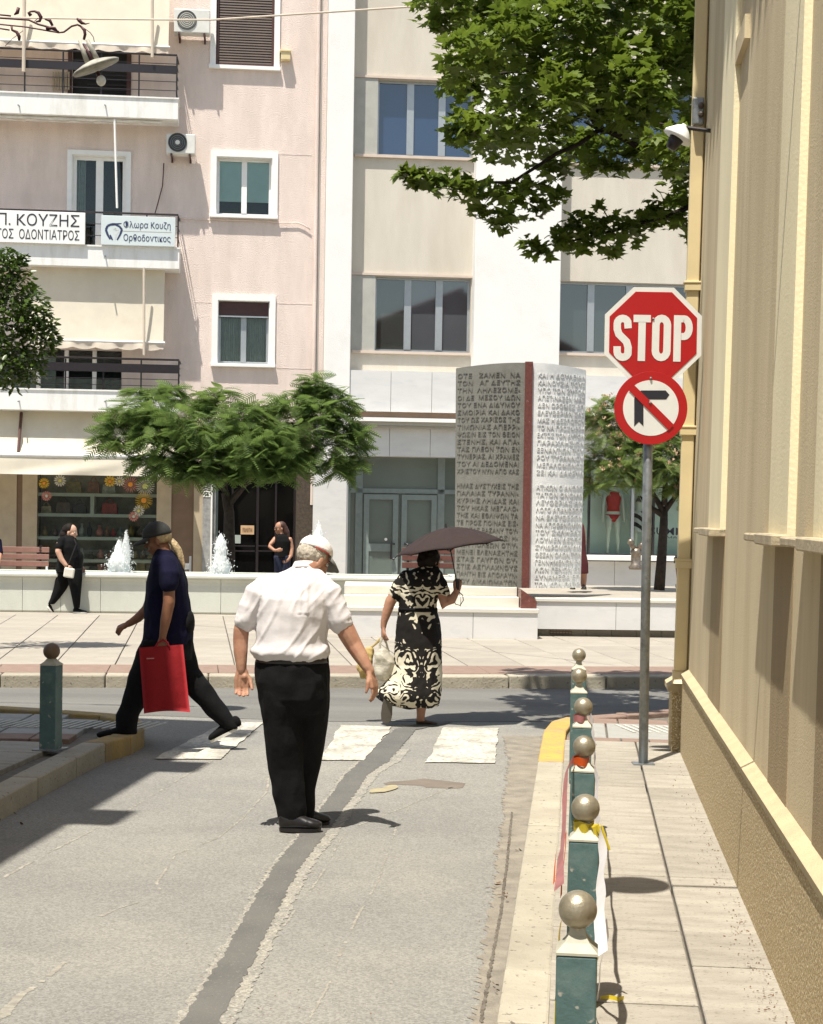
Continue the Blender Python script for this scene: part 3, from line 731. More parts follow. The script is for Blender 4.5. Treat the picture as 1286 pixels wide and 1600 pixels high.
mb.build('tooth_emblem', m_bluetext, t)
mb = MB(); arcstroke(mb, [(177,358),(181,356),(184,360),(181,367),(180,374)], [2,5,5,3,1.5], OS); mb.build('tooth_emblem_shade', m_blindw, t)

# ============================================================ SHOP
def things_shelf(): pass
zg = .13
xs0, xs1, zs0, zs1 = frect(58,741,245,900,0)
gl = FL(150,895,0)[1]
# ground-floor piers
for (a,b,mt,o) in ((-260,-8,m_tanbrown,.0),(-8,4,m_tan,.04),(4,26,m_tan,.05),(26,35,m_tanbrown,.02),(35,58,m_tan,.05),(245,268,m_tan,.05),(268,303,m_tanbrown,.02),(303,317,m_tan,.06),(317,330,m_greystone,.09),(330,337,m_greystone,.03),(463,491,m_brownstone,.05)):
    x0,x1,_,_ = frect(a,740,b,800,o); mb = MB(); mb.box(x0,x1,-o,.3,0,zsl3-.1); mb.build('ground_floor_pier', mt, apt)
F1('pier_edge', 488.5,745,491.5,895, .05,.07, m_whitetrim, apt); F1('pier_edge', 329,745,331.5,895, .09,.1, m_whitetrim, apt)
x0,x1,_,_ = frect(491,740,508,800,0); mb = MB(); mb.box(x0,x1,-.0,.3,0,zsl3-.1); mb.build('ground_floor_pier', m_greystone, apt)
# number plate
npl = F1('house_number', 317.5,767,329,776.5, .09,.1, m_signwhite, apt); x0,x1,z0,z1 = frect(318.5,768.5,328,775.5,.1); fit_text('16', x0+.02,x1-.02,z0+.01,z1-.01,-.103,m_text,npl,'number',.02,.002)
# shop window interior
m_shopback = M('shop_back_wall', (.26,.25,.21), .9, .3, 3)
sh = empty('shop_window', FO, FA, 'gift shop display window with pale shelves full of bags and paper flowers', 'shop window')
mb = MB(); mb.box(xs0,xs1,.52,.56,0,zs1+.3); mb.build('back_wall', m_shopback, sh)
mb = MB(); mb.box(xs0,xs1,-.01,.62,0,.45); mb.build('window_base', m_tan, sh)
for (py, th) in ((771,5),(803,5),(839,5),(874,5)):
    x0,x1,z0,z1 = frect(58,py,245,py+th,-.08); mb = MB(); mb.box(x0,x1,.08,.55,z0,z1); mb.build('shelf', m_shelf, sh)
x0,x1,z0,z1 = frect(141,775,147,803,-.06); mb = MB(); mb.box(x0,x1,.075,.5,z0,z1); mb.build('shelf_divider', m_shelf, sh)
mb = MB(); mb.box(xs0,xs1,.02,.028,.45,zs1+.05); mb.build('pane', m_clear, sh)
# goods
shades = [(.3,.22,.08),(.3,.12,.07),(.5,.5,.45),(.14,.09,.07),(.4,.03,.03),(.03,.03,.04),(.45,.36,.22),(.2,.24,.2),(.55,.2,.17),(.6,.55,.42)]
mg = [M('goods_%d' % i, c, .5, .25, 14) for i, c in enumerate(shades)]
cn = ['mustard','rust','grey','brown','red','black','tan','olive','coral','cream']
def bag(px, py, wpx, hpx, k, shelf):
    x0,x1,z0,z1 = frect(px-wpx/2, py-hpx, px+wpx/2, py, -.2); d = .07
    t = empty('handbag', FO, FA, '%s handbag standing on the %s shelf of the gift shop window' % (cn[k], shelf), 'handbag', 'goods in the shop window')
    mb = MB(); zm = z1-(z1-z0)*.3; w_ = (x1-x0)
    mb.prism([(x0,.2,z0),(x1,.2,z0),(x1-w_*.08,.2,zm),(x0+w_*.08,.2,zm)], (0,d*2,0)); mb.build('bag_body', mg[k], t, bevel=.012)
    mb = MB(); n = 10; mb.tube([(x0+w_*(.25+.5*i/n), .25, zm+(z1-zm)*math.sin(math.pi*i/n)) for i in range(n+1)], .012, 6); mb.build('bag_handle', mg[k], t)
def vase(px, py, wpx, hpx, k, shelf, kind='vase', szw='on'):
    x0,x1,z0,z1 = frect(px-wpx/2, py-hpx, px+wpx/2, py, -.2); r = (x1-x0)/2; h = z1-z0
    mb = MB(); mb.lathe([(r*.6,0),(r,.3*h),(r*.9,.55*h),(r*.4,.75*h),(r*.5,h)], ((x0+x1)/2,.26,z0), 12)
    o = mb.build(kind, mg[k], None, smooth=True); o.location = FO; o.rotation_euler = (0,0,FA)
    tag(o, '%s %s %s the %s shelf of the gift shop window' % (cn[k], kind, szw, shelf), kind, 'goods in the shop window')
for a in ((115,771,26,26,0,'top'),(146,771,20,26,1,'top'),(170,771,22,20,2,'top'),(99,803,24,26,3,'second'),(171,803,26,24,4,'second'),(124,803,24,22,5,'second'),(72,803,18,18,6,'second')): bag(*a)
random.seed(11)
for sh_, py, ks in (('third',839,'vase'),('fourth',874,'jar'),('lowest',896,'box')):
    px = 64; kk = -1
    while px < 238:
        wd = random.uniform(8,15); h = random.uniform(9,24) if py == 839 else random.uniform(7,18)
        kk += 1; k = (kk*3) % 10; szw = 'tall' if kk < 10 else 'short'; wd = min(wd, 16)
        if ks == 'box':
            x0,x1,z0,z1 = frect(px, py-h, px+wd, py, -.2); mb = MB(); mb.box(x0,x1,.18,.4,z0,z1); mb.box(x0-.01,x1+.01,.17,.41,z1-.04,z1+.01)
            o = mb.build('gift_box', mg[k]); o.location = FO; o.rotation_euler = (0,0,FA); tag(o, '%s gift box %s the lowest shelf of the gift shop window' % (cn[k], 'on' if kk < 10 else 'at the right end of'), 'box', 'goods in the shop window')
        else: vase(px+wd/2, py, wd, h, k, sh_, ks, 'on' if kk < 10 else 'at the right end of')
        px += wd+random.uniform(1,5)
# paper flowers on the pane
def flower(px, py, rpx, n, cpet, ccen, label, spiky):
    u, z = FL(px,py,.02); r = rpx/FPX*33
    mb = MB(); 
    for i in range(n):
        a = 2*math.pi*i/n + random.uniform(-.05,.05); wv = (.18 if spiky else .42)*2*math.pi/n*(1.9 if spiky else 1.6)
        def pt(rr, da, yy): return (u+rr*math.cos(a+da), yy, z+rr*math.sin(a+da))
        y = -.03-.006*(i%2)
        mb.add([pt(r*.2,0,y), pt(r*.65,-wv*.62,y-.02), pt(r*.95,-wv*.3,y-.012), pt(r,0,y-.01), pt(r*.95,wv*.3,y-.012), pt(r*.65,wv*.62,y-.02)], [(0,1,2,3,4,5)])
    o = mb.build('paper_flower', cpet); mc = MB(); mc.ball((u,-.05,z), (r*.3,.015,r*.3), 12); c = mc.build('flower_centre', ccen, o)
    o.location = FO; o.rotation_euler = (0,0,FA); tag(o, label, 'paper flower', 'paper flowers stuck to the shop window')
mfw = M('white_paper', (.62,.6,.5), .9, .03, 5, trans=.2); mfy = M('yellow_paper', (.7,.45,.05), .9, .05, 5, trans=.2); mfp = M('pink_paper', (.62,.26,.22), .9, .05, 5, trans=.2); mfo = M('orange_paper', (.7,.28,.04), .9, .05, 5); mfl = M('lemon_paper', (.6,.55,.2), .9, .05, 5)
for a in ((69,755,8.5,14,mfy,mfo,'yellow paper flower in the upper left corner of the shop window',False),(94,751,9.5,14,mfw,mfl,'white paper flower right of the left yellow one at the window top',False),
          (73,775,8,14,mfp,mfw,'pale pink paper flower below the left yellow one',False),(172,752,9,12,mfy,mfo,'yellow paper flower at the window top above the right shelves',False),
          (187,752,8,12,mfw,mfl,'small white paper flower between the yellow and the big pink one',False),(204,757,13,20,mfp,mfo,'large spiky pink paper flower at the upper right of the shop window',True),
          (227,760,15,24,mfw,mfl,'largest spiky white paper flower at the upper right window corner',True),(225,782,14,22,mfy,mfo,'large spiky golden paper flower below the big white one',True),
          (217,798,9,14,mfw,mfl,'white paper flower below the golden spiky one',False),(209,807,8,14,mfp,mfw,'pink paper flower lowest of the right-hand cluster',False)): flower(*a)
# street awning of the shop
def shop_awning():
    t = empty('shop_awning', FO, FA, 'wide cream folding-arm awning over the gift shop front', 'awning')
    xL = ax0; xa,xb,_,zt = frect(0,640,262,645,.12); xf,xg,zf,_ = frect(0,712,290,713,1.0)
    zk = FL(150,694,.54)[1]; n = 30; J = 25; mb = MB(); vs = []
    for j in range(J+1):
        f = j/J
        for i in range(n+1):
            xr = xb+(xg-xb)*f; x = xL+(xr-xL)*i/n
            if f < .76: g_ = f/.76; yy_ = .12+.42*g_; zz_ = zt+(zk-zt)*g_
            else: g_ = (f-.76)/.24; yy_ = .54+.46*g_; zz_ = zk+(zf-zk)*g_
            vs.append((x, -yy_, zz_))
    mb.add(vs, [(j*(n+1)+i, j*(n+1)+i+1, (j+1)*(n+1)+i+1, (j+1)*(n+1)+i) for j in range(J) for i in range(n)]); mb.build('awning_cloth', m_awn, t, smooth=True)
    mb = MB(); mb.tube([(xL,-1.02,zf),(xg+.02,-1.02,zf)], .045, 10); mb.build('front_bar', m_white, t, smooth=True)
    _,_,zv,_ = frect(0,712,290,743,1.0); n = 110; vs = []
    for i in range(n+1):
        x = xL+(xg-xL)*i/n
        for k in range(7):
            f = k/6; vs.append((x, -1.04-f*.06-.035*f*noise.noise(Vector((x*1.3+f*1.5, f*1.2, 3)))-.02*math.sin(x*2.1+f*3.5)*f, zf-.03+(zv-zf+.03)*f))
    mb = MB(); mb.add(vs, [(i*7+k, i*7+k+1, (i+1)*7+k+1, (i+1)*7+k) for i in range(n) for k in range(6)]); mb.build('valance', m_awn, t, smooth=True)
    mb = MB(); x,_,_,zt2 = frect(33,645,34,705,.2); mb.tube([(x,-.2,FL(33,645,.2)[1]),(x+.05,-.95,zf+.02)], .03, 8); mb.build('folding_arm', m_brown, t)
shop_awning()
# entrance with glazed door
m_lobbyglass = mirrorglass('lobby_glass', (.004,.004,.004), coat=0.0, spec=.25); m_lobbyglass.node_tree.nodes['Principled BSDF'].inputs['IOR'].default_value = 1.3
en = empty('building_entrance', FO, FA, 'dark glazed apartment entrance behind the tree trunk', 'entrance')
x0,x1,z0,z1 = frect(337,700,463,900,0)
mb = MB(); mb.box(x0,x1,.55,.6,0,z1+1); mb.build('dark_lobby', m_black, en)
for a,b in ((337,341),(362,365),(401,405),(430,433),(459,463)): 
    u0,u1,_,_ = frect(a,740,b,800,-.3); mb = MB(); mb.box(u0,u1,.3,.36,0,z1+.4); mb.build('door_mullion', m_darkmetal if a != 337 else m_greenframe, en)
mb = MB(); mb.box(x0,x1,.33,.34,.1,z1+.4); mb.build('pane', m_lobbyglass, en)
F1('paper_notice', 376,821,397,835, -.3,-.28, M('peach_notice', (.55,.36,.2), .8, .05, 5), en); F1('paper_notice', 366,836,376,849, -.3,-.28, M('pale_notice', (.35,.4,.36), .8, .05, 5), en)
x0,x1,z0,z1 = frect(379,825,394,831,-.27); fit_text('ΠΩΛΕΙΤΑΙ', x0,x1,z0,z1,.275,m_brown,en,ext=.001)
for k in range(4):
    F1('door_bar', 367+(k%2)*36, 852+8*(k//2), 398+(k%2)*30, 854+8*(k//2), -.3,-.27, m_darkmetal, en)
# ============================================================ OFFICE BUILDING (right, across the street)
off = empty('office_building', FO, FA, 'cream and white office building with flat columns, long windows and a marble-clad ground floor', 'building')
bx0 = FL(509, 400)[0]; bx1 = 16.0; zT = 15.2
# panels, recessed 0.28
rec = .28
c1a, c1b = FL(512,300,.12)[0], FL(551,300,.12)[0]
c2a, c2b = FL(741,480,.12)[0], FL(875,480,.12)[0]
zb0 = FL(640,580,.12)[1]      # top of marble band
def ocell(px0,py0,px1,py1,o=-rec): return frect(px0,py0,px1,py1,o)
bays = [(c1b, c2a), (c2b, bx1)]
wins = []
x0,x1,z0,z1 = ocell(590,126,744,245); wins.append((x0, c2a-.02, z0, z1))
x0,x1,z0,z1 = ocell(586,433,739,550); wins.append((x0, c2a-.02, z0, z1)); zA, zB = z0, z1
zC, zD = wins[0][2], wins[0][3]
xr0 = c2b+.02; wins.append((xr0, xr0+2.75, FL(960,553,-rec)[1], FL(960,441,-rec)[1])); wins.append((xr0, xr0+2.75, FL(960,256,-rec)[1], FL(960,136,-rec)[1]))
mb = MB(); wall_with_holes(mb, c1b, c2a, zb0-.1, zT, rec, rec+.3, wins); mb.build('cream_wall_bay', m_cream, off)
mb = MB(); wall_with_holes(mb, c2b, bx1, zb0-.1, zT, rec, rec+.3, wins); mb.build('cream_wall_bay', m_cream, off)
mb = MB(); mb.box(c1a, c1b, -.14, rec+.3, 0, zT); mb.build('column', m_whitewall, off, bevel=.012)
mb = MB(); mb.box(c2a, c2b, -.14, rec+.3, 0, zT); mb.build('column', m_whitewall, off, bevel=.012)
mb = MB(); mb.box(bx0-.03, c1a, .02, .4, 0, zT); mb.build('wall_return', m_whitewall, off)
mb = MB(); mb.box(bx0, bx1, .9, 9, 4.0, zT-.3); mb.box(bx0, bx1, 1.6, 9, 0, 4.0); mb.build('dark_interior', m_black, off)
mb = MB(); mb.box(bx0-.1, bx1, -.3, 9, zT, zT+.3); mb.build('roof', m_white, off)
def owin(x0, x1, z0, z1, mgl, cols, lights=False):
    d = rec+.14
    w_ = MB(); w_.box(x0,x1,d,d+.06,z0,z0+.05); w_.box(x0,x1,d,d+.06,z1-.05,z1); w_.box(x0,x0+.04,d,d+.06,z0+.05,z1-.05); w_.box(x1-.05,x1,d,d+.06,z0+.05,z1-.05)
    for f in cols: xm = x0+(x1-x0)*f; w_.box(xm-.07,xm+.07,d-.015,d+.06,z0+.05,z1-.05)
    wo = w_.build('window', m_alu, off)
    fs = [0]+list(cols)+[1]
    for i in range(len(fs)-1):
        g = MB(); g.box(x0+(x1-x0)*fs[i]+.04, x0+(x1-x0)*fs[i+1]-.04, d+.03, d+.036, z0+.04, z1-.04); g.build('pane', mgl[i] if isinstance(mgl,list) else mgl, wo)
    s = MB(); s.box(x0-.45 if x0 > c1b+.3 and x0 < c2a else x0, x1, rec-.07, rec+.16, z0-.055, z0); s.build('sill', m_ledge2, wo)
    return wo
m_ledge2 = M('beige_sill', (.6,.5,.42), .8, .05, 6)
m_greyglass2 = mirrorglass('dim_window_glass', (.035,.042,.04), coat=.2)
for i, wn in enumerate(wins[:2]):
    owin(*wn, [m_skyglass]*3 if i == 0 else [m_greyglass2, m_greyglass, m_greyglass], (.345,.675))
    mb = MB(); mb.box(c1b, wn[0], rec-.03, rec+.02, wn[2]+.0, wn[3]); mb.build('grey_panel', m_greypanel, off)
    mb = MB(); mb.box(c1b, c2a, rec-.05, rec, wn[3]+.005, wn[3]+.05); mb.build('lintel_line', m_ledge2, off)
owin(*wins[2], m_darkglass, (.26,.55,.8)); owin(*wins[3], m_skyglass, (.26,.55,.8))
for i in (2,3):
    mb = MB(); mb.box(wins[i][1], bx1, rec-.03, rec, wins[i][2], wins[i][3]); mb.build('grey_panel', m_greypanel, off)
# marble band, soffit, cornice
zb1 = FL(640,643,.25)[1]; zc0 = FL(640,653,.3)[1]; zc1 = FL(640,659,.3)[1]; zd = FL(640,669,.1)[1]; ze = FL(640,713,.1)[1]
for a, b in ((c1b+.002, c2a-.002), (c2b+.002, bx1)):
    n = 3; 
    for k in range(n):
        xa = a+(b-a)*k/n; xb_ = a+(b-a)*(k+1)/n
        mb = MB(); mb.box(xa+.004, xb_-.004, -.1, rec, zb1, zb0); mb.build('marble_panel', m_marble, off)
        mb = MB(); mb.box(xa+.004, xb_-.004, .05, rec+.3, ze, zd-.001); mb.build('marble_panel', m_marble, off)
    mb = MB(); mb.box(a, b, .0, rec+.2, zc0, zb1-.002); mb.build('brown_soffit_strip', m_brown2 if 'm_brown2' in globals() else m_tanbrown, off)
    mb = MB(); mb.box(a, b, -.3, rec, zc1, zc0-.002); mb.build('cornice', m_whitetrim, off)
    mb = MB(); mb.box(a, b, -.2, rec, zc1-.07, zc1-.002); mb.box(a, b, -.12, rec, zd, zc1-.072); mb.build('cornice_moulding', m_greypanel, off)
# column bases in grey marble
mb = MB(); mb.box(FL(500,800,.2)[0]-.14, FL(541,800,.2)[0], -.2, -.142, 0, 2.6); mb.build('marble_cladding', m_marble, off)
# glazed entrance
dr = empty('glazed_doors', (0,0,0)); dr.parent = off
d = rec+.25; X = lambda px: FL(px, 820, -d)[0]; Z = lambda py: FL(630, py, -d)[1]
def fr(name, a, b, c, e, y0, y1, mt, par): m_ = MB(); m_.box(a, b, y0, y1, c, e); return m_.build(name, mt, par)
fr('pane', c1b, c2a, 0.1, ze+.05, d+.05, d+.06, m_greenglass, dr)
fr('transom', c1b, c2a, Z(771), Z(764), d, d+.09, m_greenframe, dr)
for a,b in ((555,566),(683,694),(541,547)): fr('door_mullion', X(a), X(b), 0.1, ze+.05, d, d+.09, m_greenframe, dr)
for a,b in ((568,622),(627,682)):
    lf = fr('door_leaf', X(a), X(a)+.11, .1, Z(773), d-.03, d+.04, m_greenframe, dr)
    fr('door_stile', X(b)-.11, X(b), .1, Z(773), d-.03, d+.04, m_greenframe, lf)
    fr('door_rail', X(a)+.11, X(b)-.11, Z(781), Z(773), d-.03, d+.04, m_greenframe, lf)
    fr('door_rail', X(a)+.11, X(b)-.11, Z(862), Z(850), d-.03, d+.04, m_greenframe, lf)
    fr('door_rail', X(a)+.11, X(b)-.11, .1, .3, d-.03, d+.04, m_greenframe, lf)
    fr('door_panel', X(a)+.11, X(b)-.11, .3, Z(862), d, d+.03, m_greenglass, lf)
for px, s in ((616,-1),(633,1)):
    m_ = MB(); m_.tube([(X(px),d-.03,Z(873)),(X(px),d-.09,Z(873)),(X(px)+s*.06,d-.1,Z(873)),(X(px)+s*.06,d-.1,Z(850)),(X(px),d-.09,Z(850)),(X(px),d-.03,Z(850))], .02, 6); m_.build('door_handle', m_darkmetal, dr)
m_ = MB(); m_.lathe([(.03,0),(.03,.02)], (0,0,0), 10); o = m_.build('lock', m_signwhite, dr); o.location = (X(603), d-.03, Z(843)); o.rotation_euler = (R(90),0,0)
# display window with mannequins
dw = empty('display_window', (0,0,0)); dw.parent = off; dy = rec+.1
X2 = lambda px: FL(px, 820, -dy)[0]; Z2 = lambda py: FL(1000, py, -dy)[1]
m_dispglass = glass('display_glass'); m_dispglass.node_tree.nodes['Fresnel'].inputs[0].default_value = 1.2
m_display = M('pale_green_display_backdrop', (.62,.68,.60), .9, .05, 2)
fr('backdrop', X2(880), bx1, Z2(868), Z2(715), dy+.55, dy+.6, m_display, dw)
fr('display_floor', X2(880), bx1, Z2(868)-.1, Z2(868), dy, dy+.55, m_display, dw)
fr('pane', X2(880), bx1, Z2(868), Z2(715), dy+.05, dy+.058, m_dispglass, dw)
for a, b, mt in ((919,922,m_darkmetal),(986,990.5,m_alu),(1020,1023,m_darkmetal),(1110,1112,m_darkmetal)): fr('mullion', X2(a), X2(b), Z2(868), Z2(715), dy, dy+.09, mt, dw)
fr('top_rail', X2(880), bx1, Z2(762), Z2(760), dy, dy+.05, m_darkmetal, dw)
fr('floor_rail', X2(919), bx1, Z2(868), Z2(866), dy-.005, dy+.05, m_darkmetal, dw)
fr('display_sill', X2(880), bx1, Z2(875), Z2(868), -.2, dy, m_whitetrim, dw)
zz = Z2(877)
for k in range(8):
    a = X2(880)+k*1.0; fr('marble_panel', a+.004, a+.996, 0.1, zz, -.0, dy, m_marble, dw)
fr('shop_head', c2b, bx1, Z2(715), ze-.002, .06, dy+1, m_greypanel, dw)
x0,x1 = X2(1017), X2(1113); fit_text('SUMMER 2024', x0, x1+.35, Z2(835.5), Z2(823.5), dy+.045, m_text, dw, 'lettering', .006, .001)
fit_text('ΜΑΓΙΟ ΑΠΟ 9,99', X2(1043), x1+.2, Z2(841), Z2(836.5+.8), dy+.045, m_text, dw, 'lettering', .003, .001)
m_manq = M('mannequin_plastic', (.62,.62,.52), .35, .03, 5); m_swim = M('red_swimwear', (.5,.012,.012), .6, .1, 10)
m_swimb = M('black_swimwear', (.015,.015,.015), .6, .1, 10); m_pareo = M('striped_sarong', (.5,.5,.46), .9, 0, 5)
_n = m_pareo.node_tree; wv = _n.nodes.new('ShaderNodeTexWave'); wv.inputs['Scale'].default_value = 3.2; wv.bands_direction = 'DIAGONAL'; tcn = _n.nodes.new('ShaderNodeTexCoord'); rp = _n.nodes.new('ShaderNodeValToRGB')
rp.color_ramp.interpolation = 'CONSTANT'; rp.color_ramp.elements[0].color = (.01,.01,.01,1); rp.color_ramp.elements[1].position = .5; rp.color_ramp.elements[1].color = (.5,.5,.46,1)
_n.links.new(tcn.outputs['Object'], wv.inputs[0]); _n.links.new(wv.outputs[0], rp.inputs[0]); _n.links.new(rp.outputs[0], _n.nodes['Principled BSDF'].inputs['Base Color'])
def mannequin(px, pyf, pyt, red, label):
    u, z0 = FL(px, pyf, -(dy+.25)); z1 = FL(px, pyt, -(dy+.25))[1]; H = z1-z0; s = H/1.5
    t = empty('mannequin', FO+FE*u-FN*(dy+.25)+Vector((0,0,z0)), FA, label, 'mannequin', 'mannequins in the display window')
    mb = MB()
    for k in (-1,1):
        mb.loft([((k*.12*s,0,.0),.02*s,.05*s),((k*.12*s,0,.06*s),.03*s,.04*s),((k*.12*s,0,.3*s),.05*s,.055*s),((k*.11*s,0,.45*s),.045*s,.05*s),((k*.1*s,0,.7*s),.08*s,.085*s),((k*.085*s,0,.85*s),.09*s,.1*s)], 12)
        mb.tube([(k*.2*s,0,1.4*s),(k*.235*s,0,1.1*s),(k*.25*s,-.03*s,.85*s),(k*.25*s,-.04*s,.76*s)], [.045*s,.038*s,.028*s,.02*s], 8)
    mb.loft([((0,0,.8*s),.17*s,.11*s),((0,0,.9*s),.175*s,.12*s),((0,0,1.1*s),.125*s,.09*s),((0,0,1.3*s),.17*s,.11*s),((0,0,1.42*s),.19*s,.09*s),((0,0,1.5*s),.06*s,.05*s),((0,0,1.55*s),.05*s,.05*s)], 16)
    mb.build('mannequin_body', m_manq, t, smooth=True)
    mb = MB()
    if red:
        mb.loft([((0,0,1.0*s),.155*s,.115*s),((0,0,1.1*s),.14*s,.105*s),((0,0,1.3*s),.18*s,.13*s),((0,0,1.44*s),.15*s,.1*s),((0,0,1.47*s),.05*s,.06*s)], 16)
        mb.build('tank_top', m_swim, t, smooth=True); mb = MB(); mb.loft([((0,-.02*s,.76*s),.03*s,.1*s),((0,-.01*s,.84*s),.12*s,.125*s),((0,0,.93*s),.182*s,.128*s)], 16); mb.build('bikini_bottom', m_swim, t, smooth=True)
    else:
        for k in (-1,1): mb.prism([(k*.02*s,-.12*s,1.22*s),(k*.15*s,-.1*s,1.22*s),(k*.09*s,-.13*s,1.36*s)], (0,-.03*s,0))
        mb.build('bikini_top', m_swimb, t)
        mb = MB(); vs=[]; n=18
        for i in range(n+1):
            a = math.pi*(1.0+i/n); f = i/n
            vs += [(.2*s*math.cos(a), .14*s*math.sin(a), 1.0*s), (.235*s*math.cos(a), .17*s*math.sin(a), (.62+.2*(1-abs(2*f-1.0))*-1+ (.2*f))*s)]
        mb.add(vs, [(i*2,i*2+2,i*2+3,i*2+1) for i in range(n)]); mb.build('sarong', m_pareo, t)
mannequin(957, 867, 765, True, 'headless mannequin in a red top and bikini bottom in the display window')
mannequin(1000, 867, 765, False, 'headless mannequin in a black bikini and striped sarong behind the sign pole')
# siamese pipe connection
t = empty('hydrant_connection', FO+FE*FL(993,910,.6)[0]+FN*.6, FA, 'twin-headed dull metal hydrant connection before the display window', 'hydrant')
m_bronze = M('dull_bronze', (.3,.25,.2), .4, .2, 20, metal=.7)
zt = .70; mb = MB(); mb.lathe([(.13,zt),(.15,zt+.05),(.1,zt+.1),(.1,zt+.3),(.12,zt+.34),(.09,zt+.42)], (0,0,0), 14); mb.build('standpipe', m_bronze, t, smooth=True)
for k in (-1,1):
    mb = MB(); mb.tube([(0,0,zt+.36),(k*.09,-.05,zt+.47),(k*.12,-.09,zt+.52)], [.055,.05,.05], 10); mb.ball((k*.14,-.11,zt+.55), .065, 12); mb.build('outlet', m_bronze, t, smooth=True)

# ============================================================ FOUNTAIN
ft0 = PZ(100,957,PV); FD = FE.copy(); fb = empty('fountain_basin', (ft0.x, ft0.y, PV), FA*.55, 'long low concrete fountain basin with a rounded rim and bubbling jets', 'fountain')
hz = PY(100,895,ft0.y).z - PV
def rel(px, py, o, root):   # pixel at local plane y=-o of a root frame
    n = Vector((math.sin(root.rotation_euler.z), -math.cos(root.rotation_euler.z), 0)); v = ray(px,py); q = Vector(root.location)+n*o
    t = (q-CAM).dot(n)/v.dot(n); p = CAM+v*t-Vector(root.location); e = Vector((math.cos(root.rotation_euler.z), math.sin(root.rotation_euler.z), 0)); return p.dot(e), p.z
xl, xr = -4.5, rel(712,900,0,fb)[0]
seams = [-4.5,-3.3,-2.1] + [rel(p,930,0,fb)[0] for p in (35,95,157,228,290,345,402,460,520,580,640)] + [xr]
for i in range(len(seams)-1):
    a, b = seams[i]+.003, seams[i+1]-.003; mb = MB(); n = 8
    prof = [(0.02,0),(0,.03),(0,hz-.17),(-.012,hz-.12),(-.03,hz-.09)]
    prof += [(-.04+0*k, hz-.075) for k in range(1)]
    poly = prof + [(.3,hz-.075),(.3,0)]
    mb.prism([(a,p[0],p[1]) for p in poly], (b-a,0,0)); mb.build('wall_panel', m_fount, fb)
mb = MB(); rim = [(-.05,hz-.072),(-.07,hz-.05),(-.07,hz-.02),(-.05,hz),(.4,hz),(.4,hz-.072)]
mb.prism([(-4.5,p[0],p[1]) for p in rim], (xr+4.5,0,0)); mb.build('rim', m_fount, fb)
mb = MB(); mb.box(-4.5,xr,1.4,1.7,0,hz-.02); mb.box(xr,xr+.3,0,1.7,0,hz); mb.build('back_wall', m_fount, fb)
m_water = M('basin_water', (.25,.33,.32), .05, .1, 3, .6, 14, spec=.8)
mb = MB(); mb.box(-4.5,xr,.4,1.4,hz-.2,hz-.12); mb.build('basin_water', m_water, fb)
m_foam = M('white_foam_water', (.96,.96,.95), .4, .06, 14, .3, 40, col2=(.82,.84,.83), spec=.5, trans=.4, bdist=.01)
m_foam.node_tree.nodes['Principled BSDF'].inputs['Alpha'].default_value = .78
def jet(px, pyt, pyb, wpx, yy, label):
    u, z1 = rel(px, pyt, -yy, fb); zb = hz-.2; sc = (ft0.y+yy)/FPX; r = wpx/2*sc
    t = empty('water_jet', Vector((ft0.x,ft0.y,PV)) + Vector((math.cos(FA*.55),math.sin(FA*.55),0))*u + Vector((-math.sin(FA*.55),math.cos(FA*.55),0))*yy + Vector((0,0,zb)), 0, label, 'water jet', 'foaming jets of the fountain')
    H = z1-zb; random.seed(int(px)); mb = MB(); prof = lambda f: r*(max(0,1-f**2.3))**.8*(1-.15*(1-f)**3)*(.86+.14*math.sin(f*9+px))
    n = 22; J = 30; vs = []
    for j in range(J+1):
        f = j/J
        for k in range(n):
            a = 2*math.pi*k/n; q = Vector((math.cos(a)*2.4, math.sin(a)*2.4, f*2.2+px)); R_ = max(.006, prof(f)*.86*(1+noise.noise(q)*.35)); vs.append((R_*math.cos(a), R_*math.sin(a), H*f*.97))
    mb.add(vs, [(j*n+k, j*n+(k+1)%n, (j+1)*n+(k+1)%n, (j+1)*n+k) for j in range(J) for k in range(n)]); mb.add(vs[-n:], [tuple(range(n))])
    mb.build('foam_column', m_foam, t, smooth=True)
    dm = MB()
    for k in range(600):       # bubbles and streaks clinging to the column
        f = random.random()**1.15; a = random.uniform(0,6.283); rr = prof(f)*random.gauss(.93,.09); s = random.uniform(.005,.015)*(1-.4*f)
        dm.ball((rr*math.cos(a), rr*math.sin(a), H*f*.98), (s,s,s*random.uniform(1,2.6)), 5)
    for k in range(260):       # flung drops
        f = random.random()**1.5; a = random.uniform(0,6.283); rr = prof(f)*random.uniform(1.0,1.7)+.01; s = random.uniform(.003,.010)
        dm.ball((rr*math.cos(a), rr*math.sin(a), H*f*random.uniform(.85,1.05)), s, 4)
    tag(dm.build('spray_drops', m_foam, t), kind='stuff')
jet(186,842,905,40,.75,'foaming fountain jet before the gift shop window')
jet(197,827,900,20,1.2,'distant slender jet behind the one before the gift shop window')
jet(345,832,910,40,.75,'foaming jet in front of the tree trunk and dark entrance')
jet(498,812,895,34,1.2,'small jet seen above the white cap of the man')

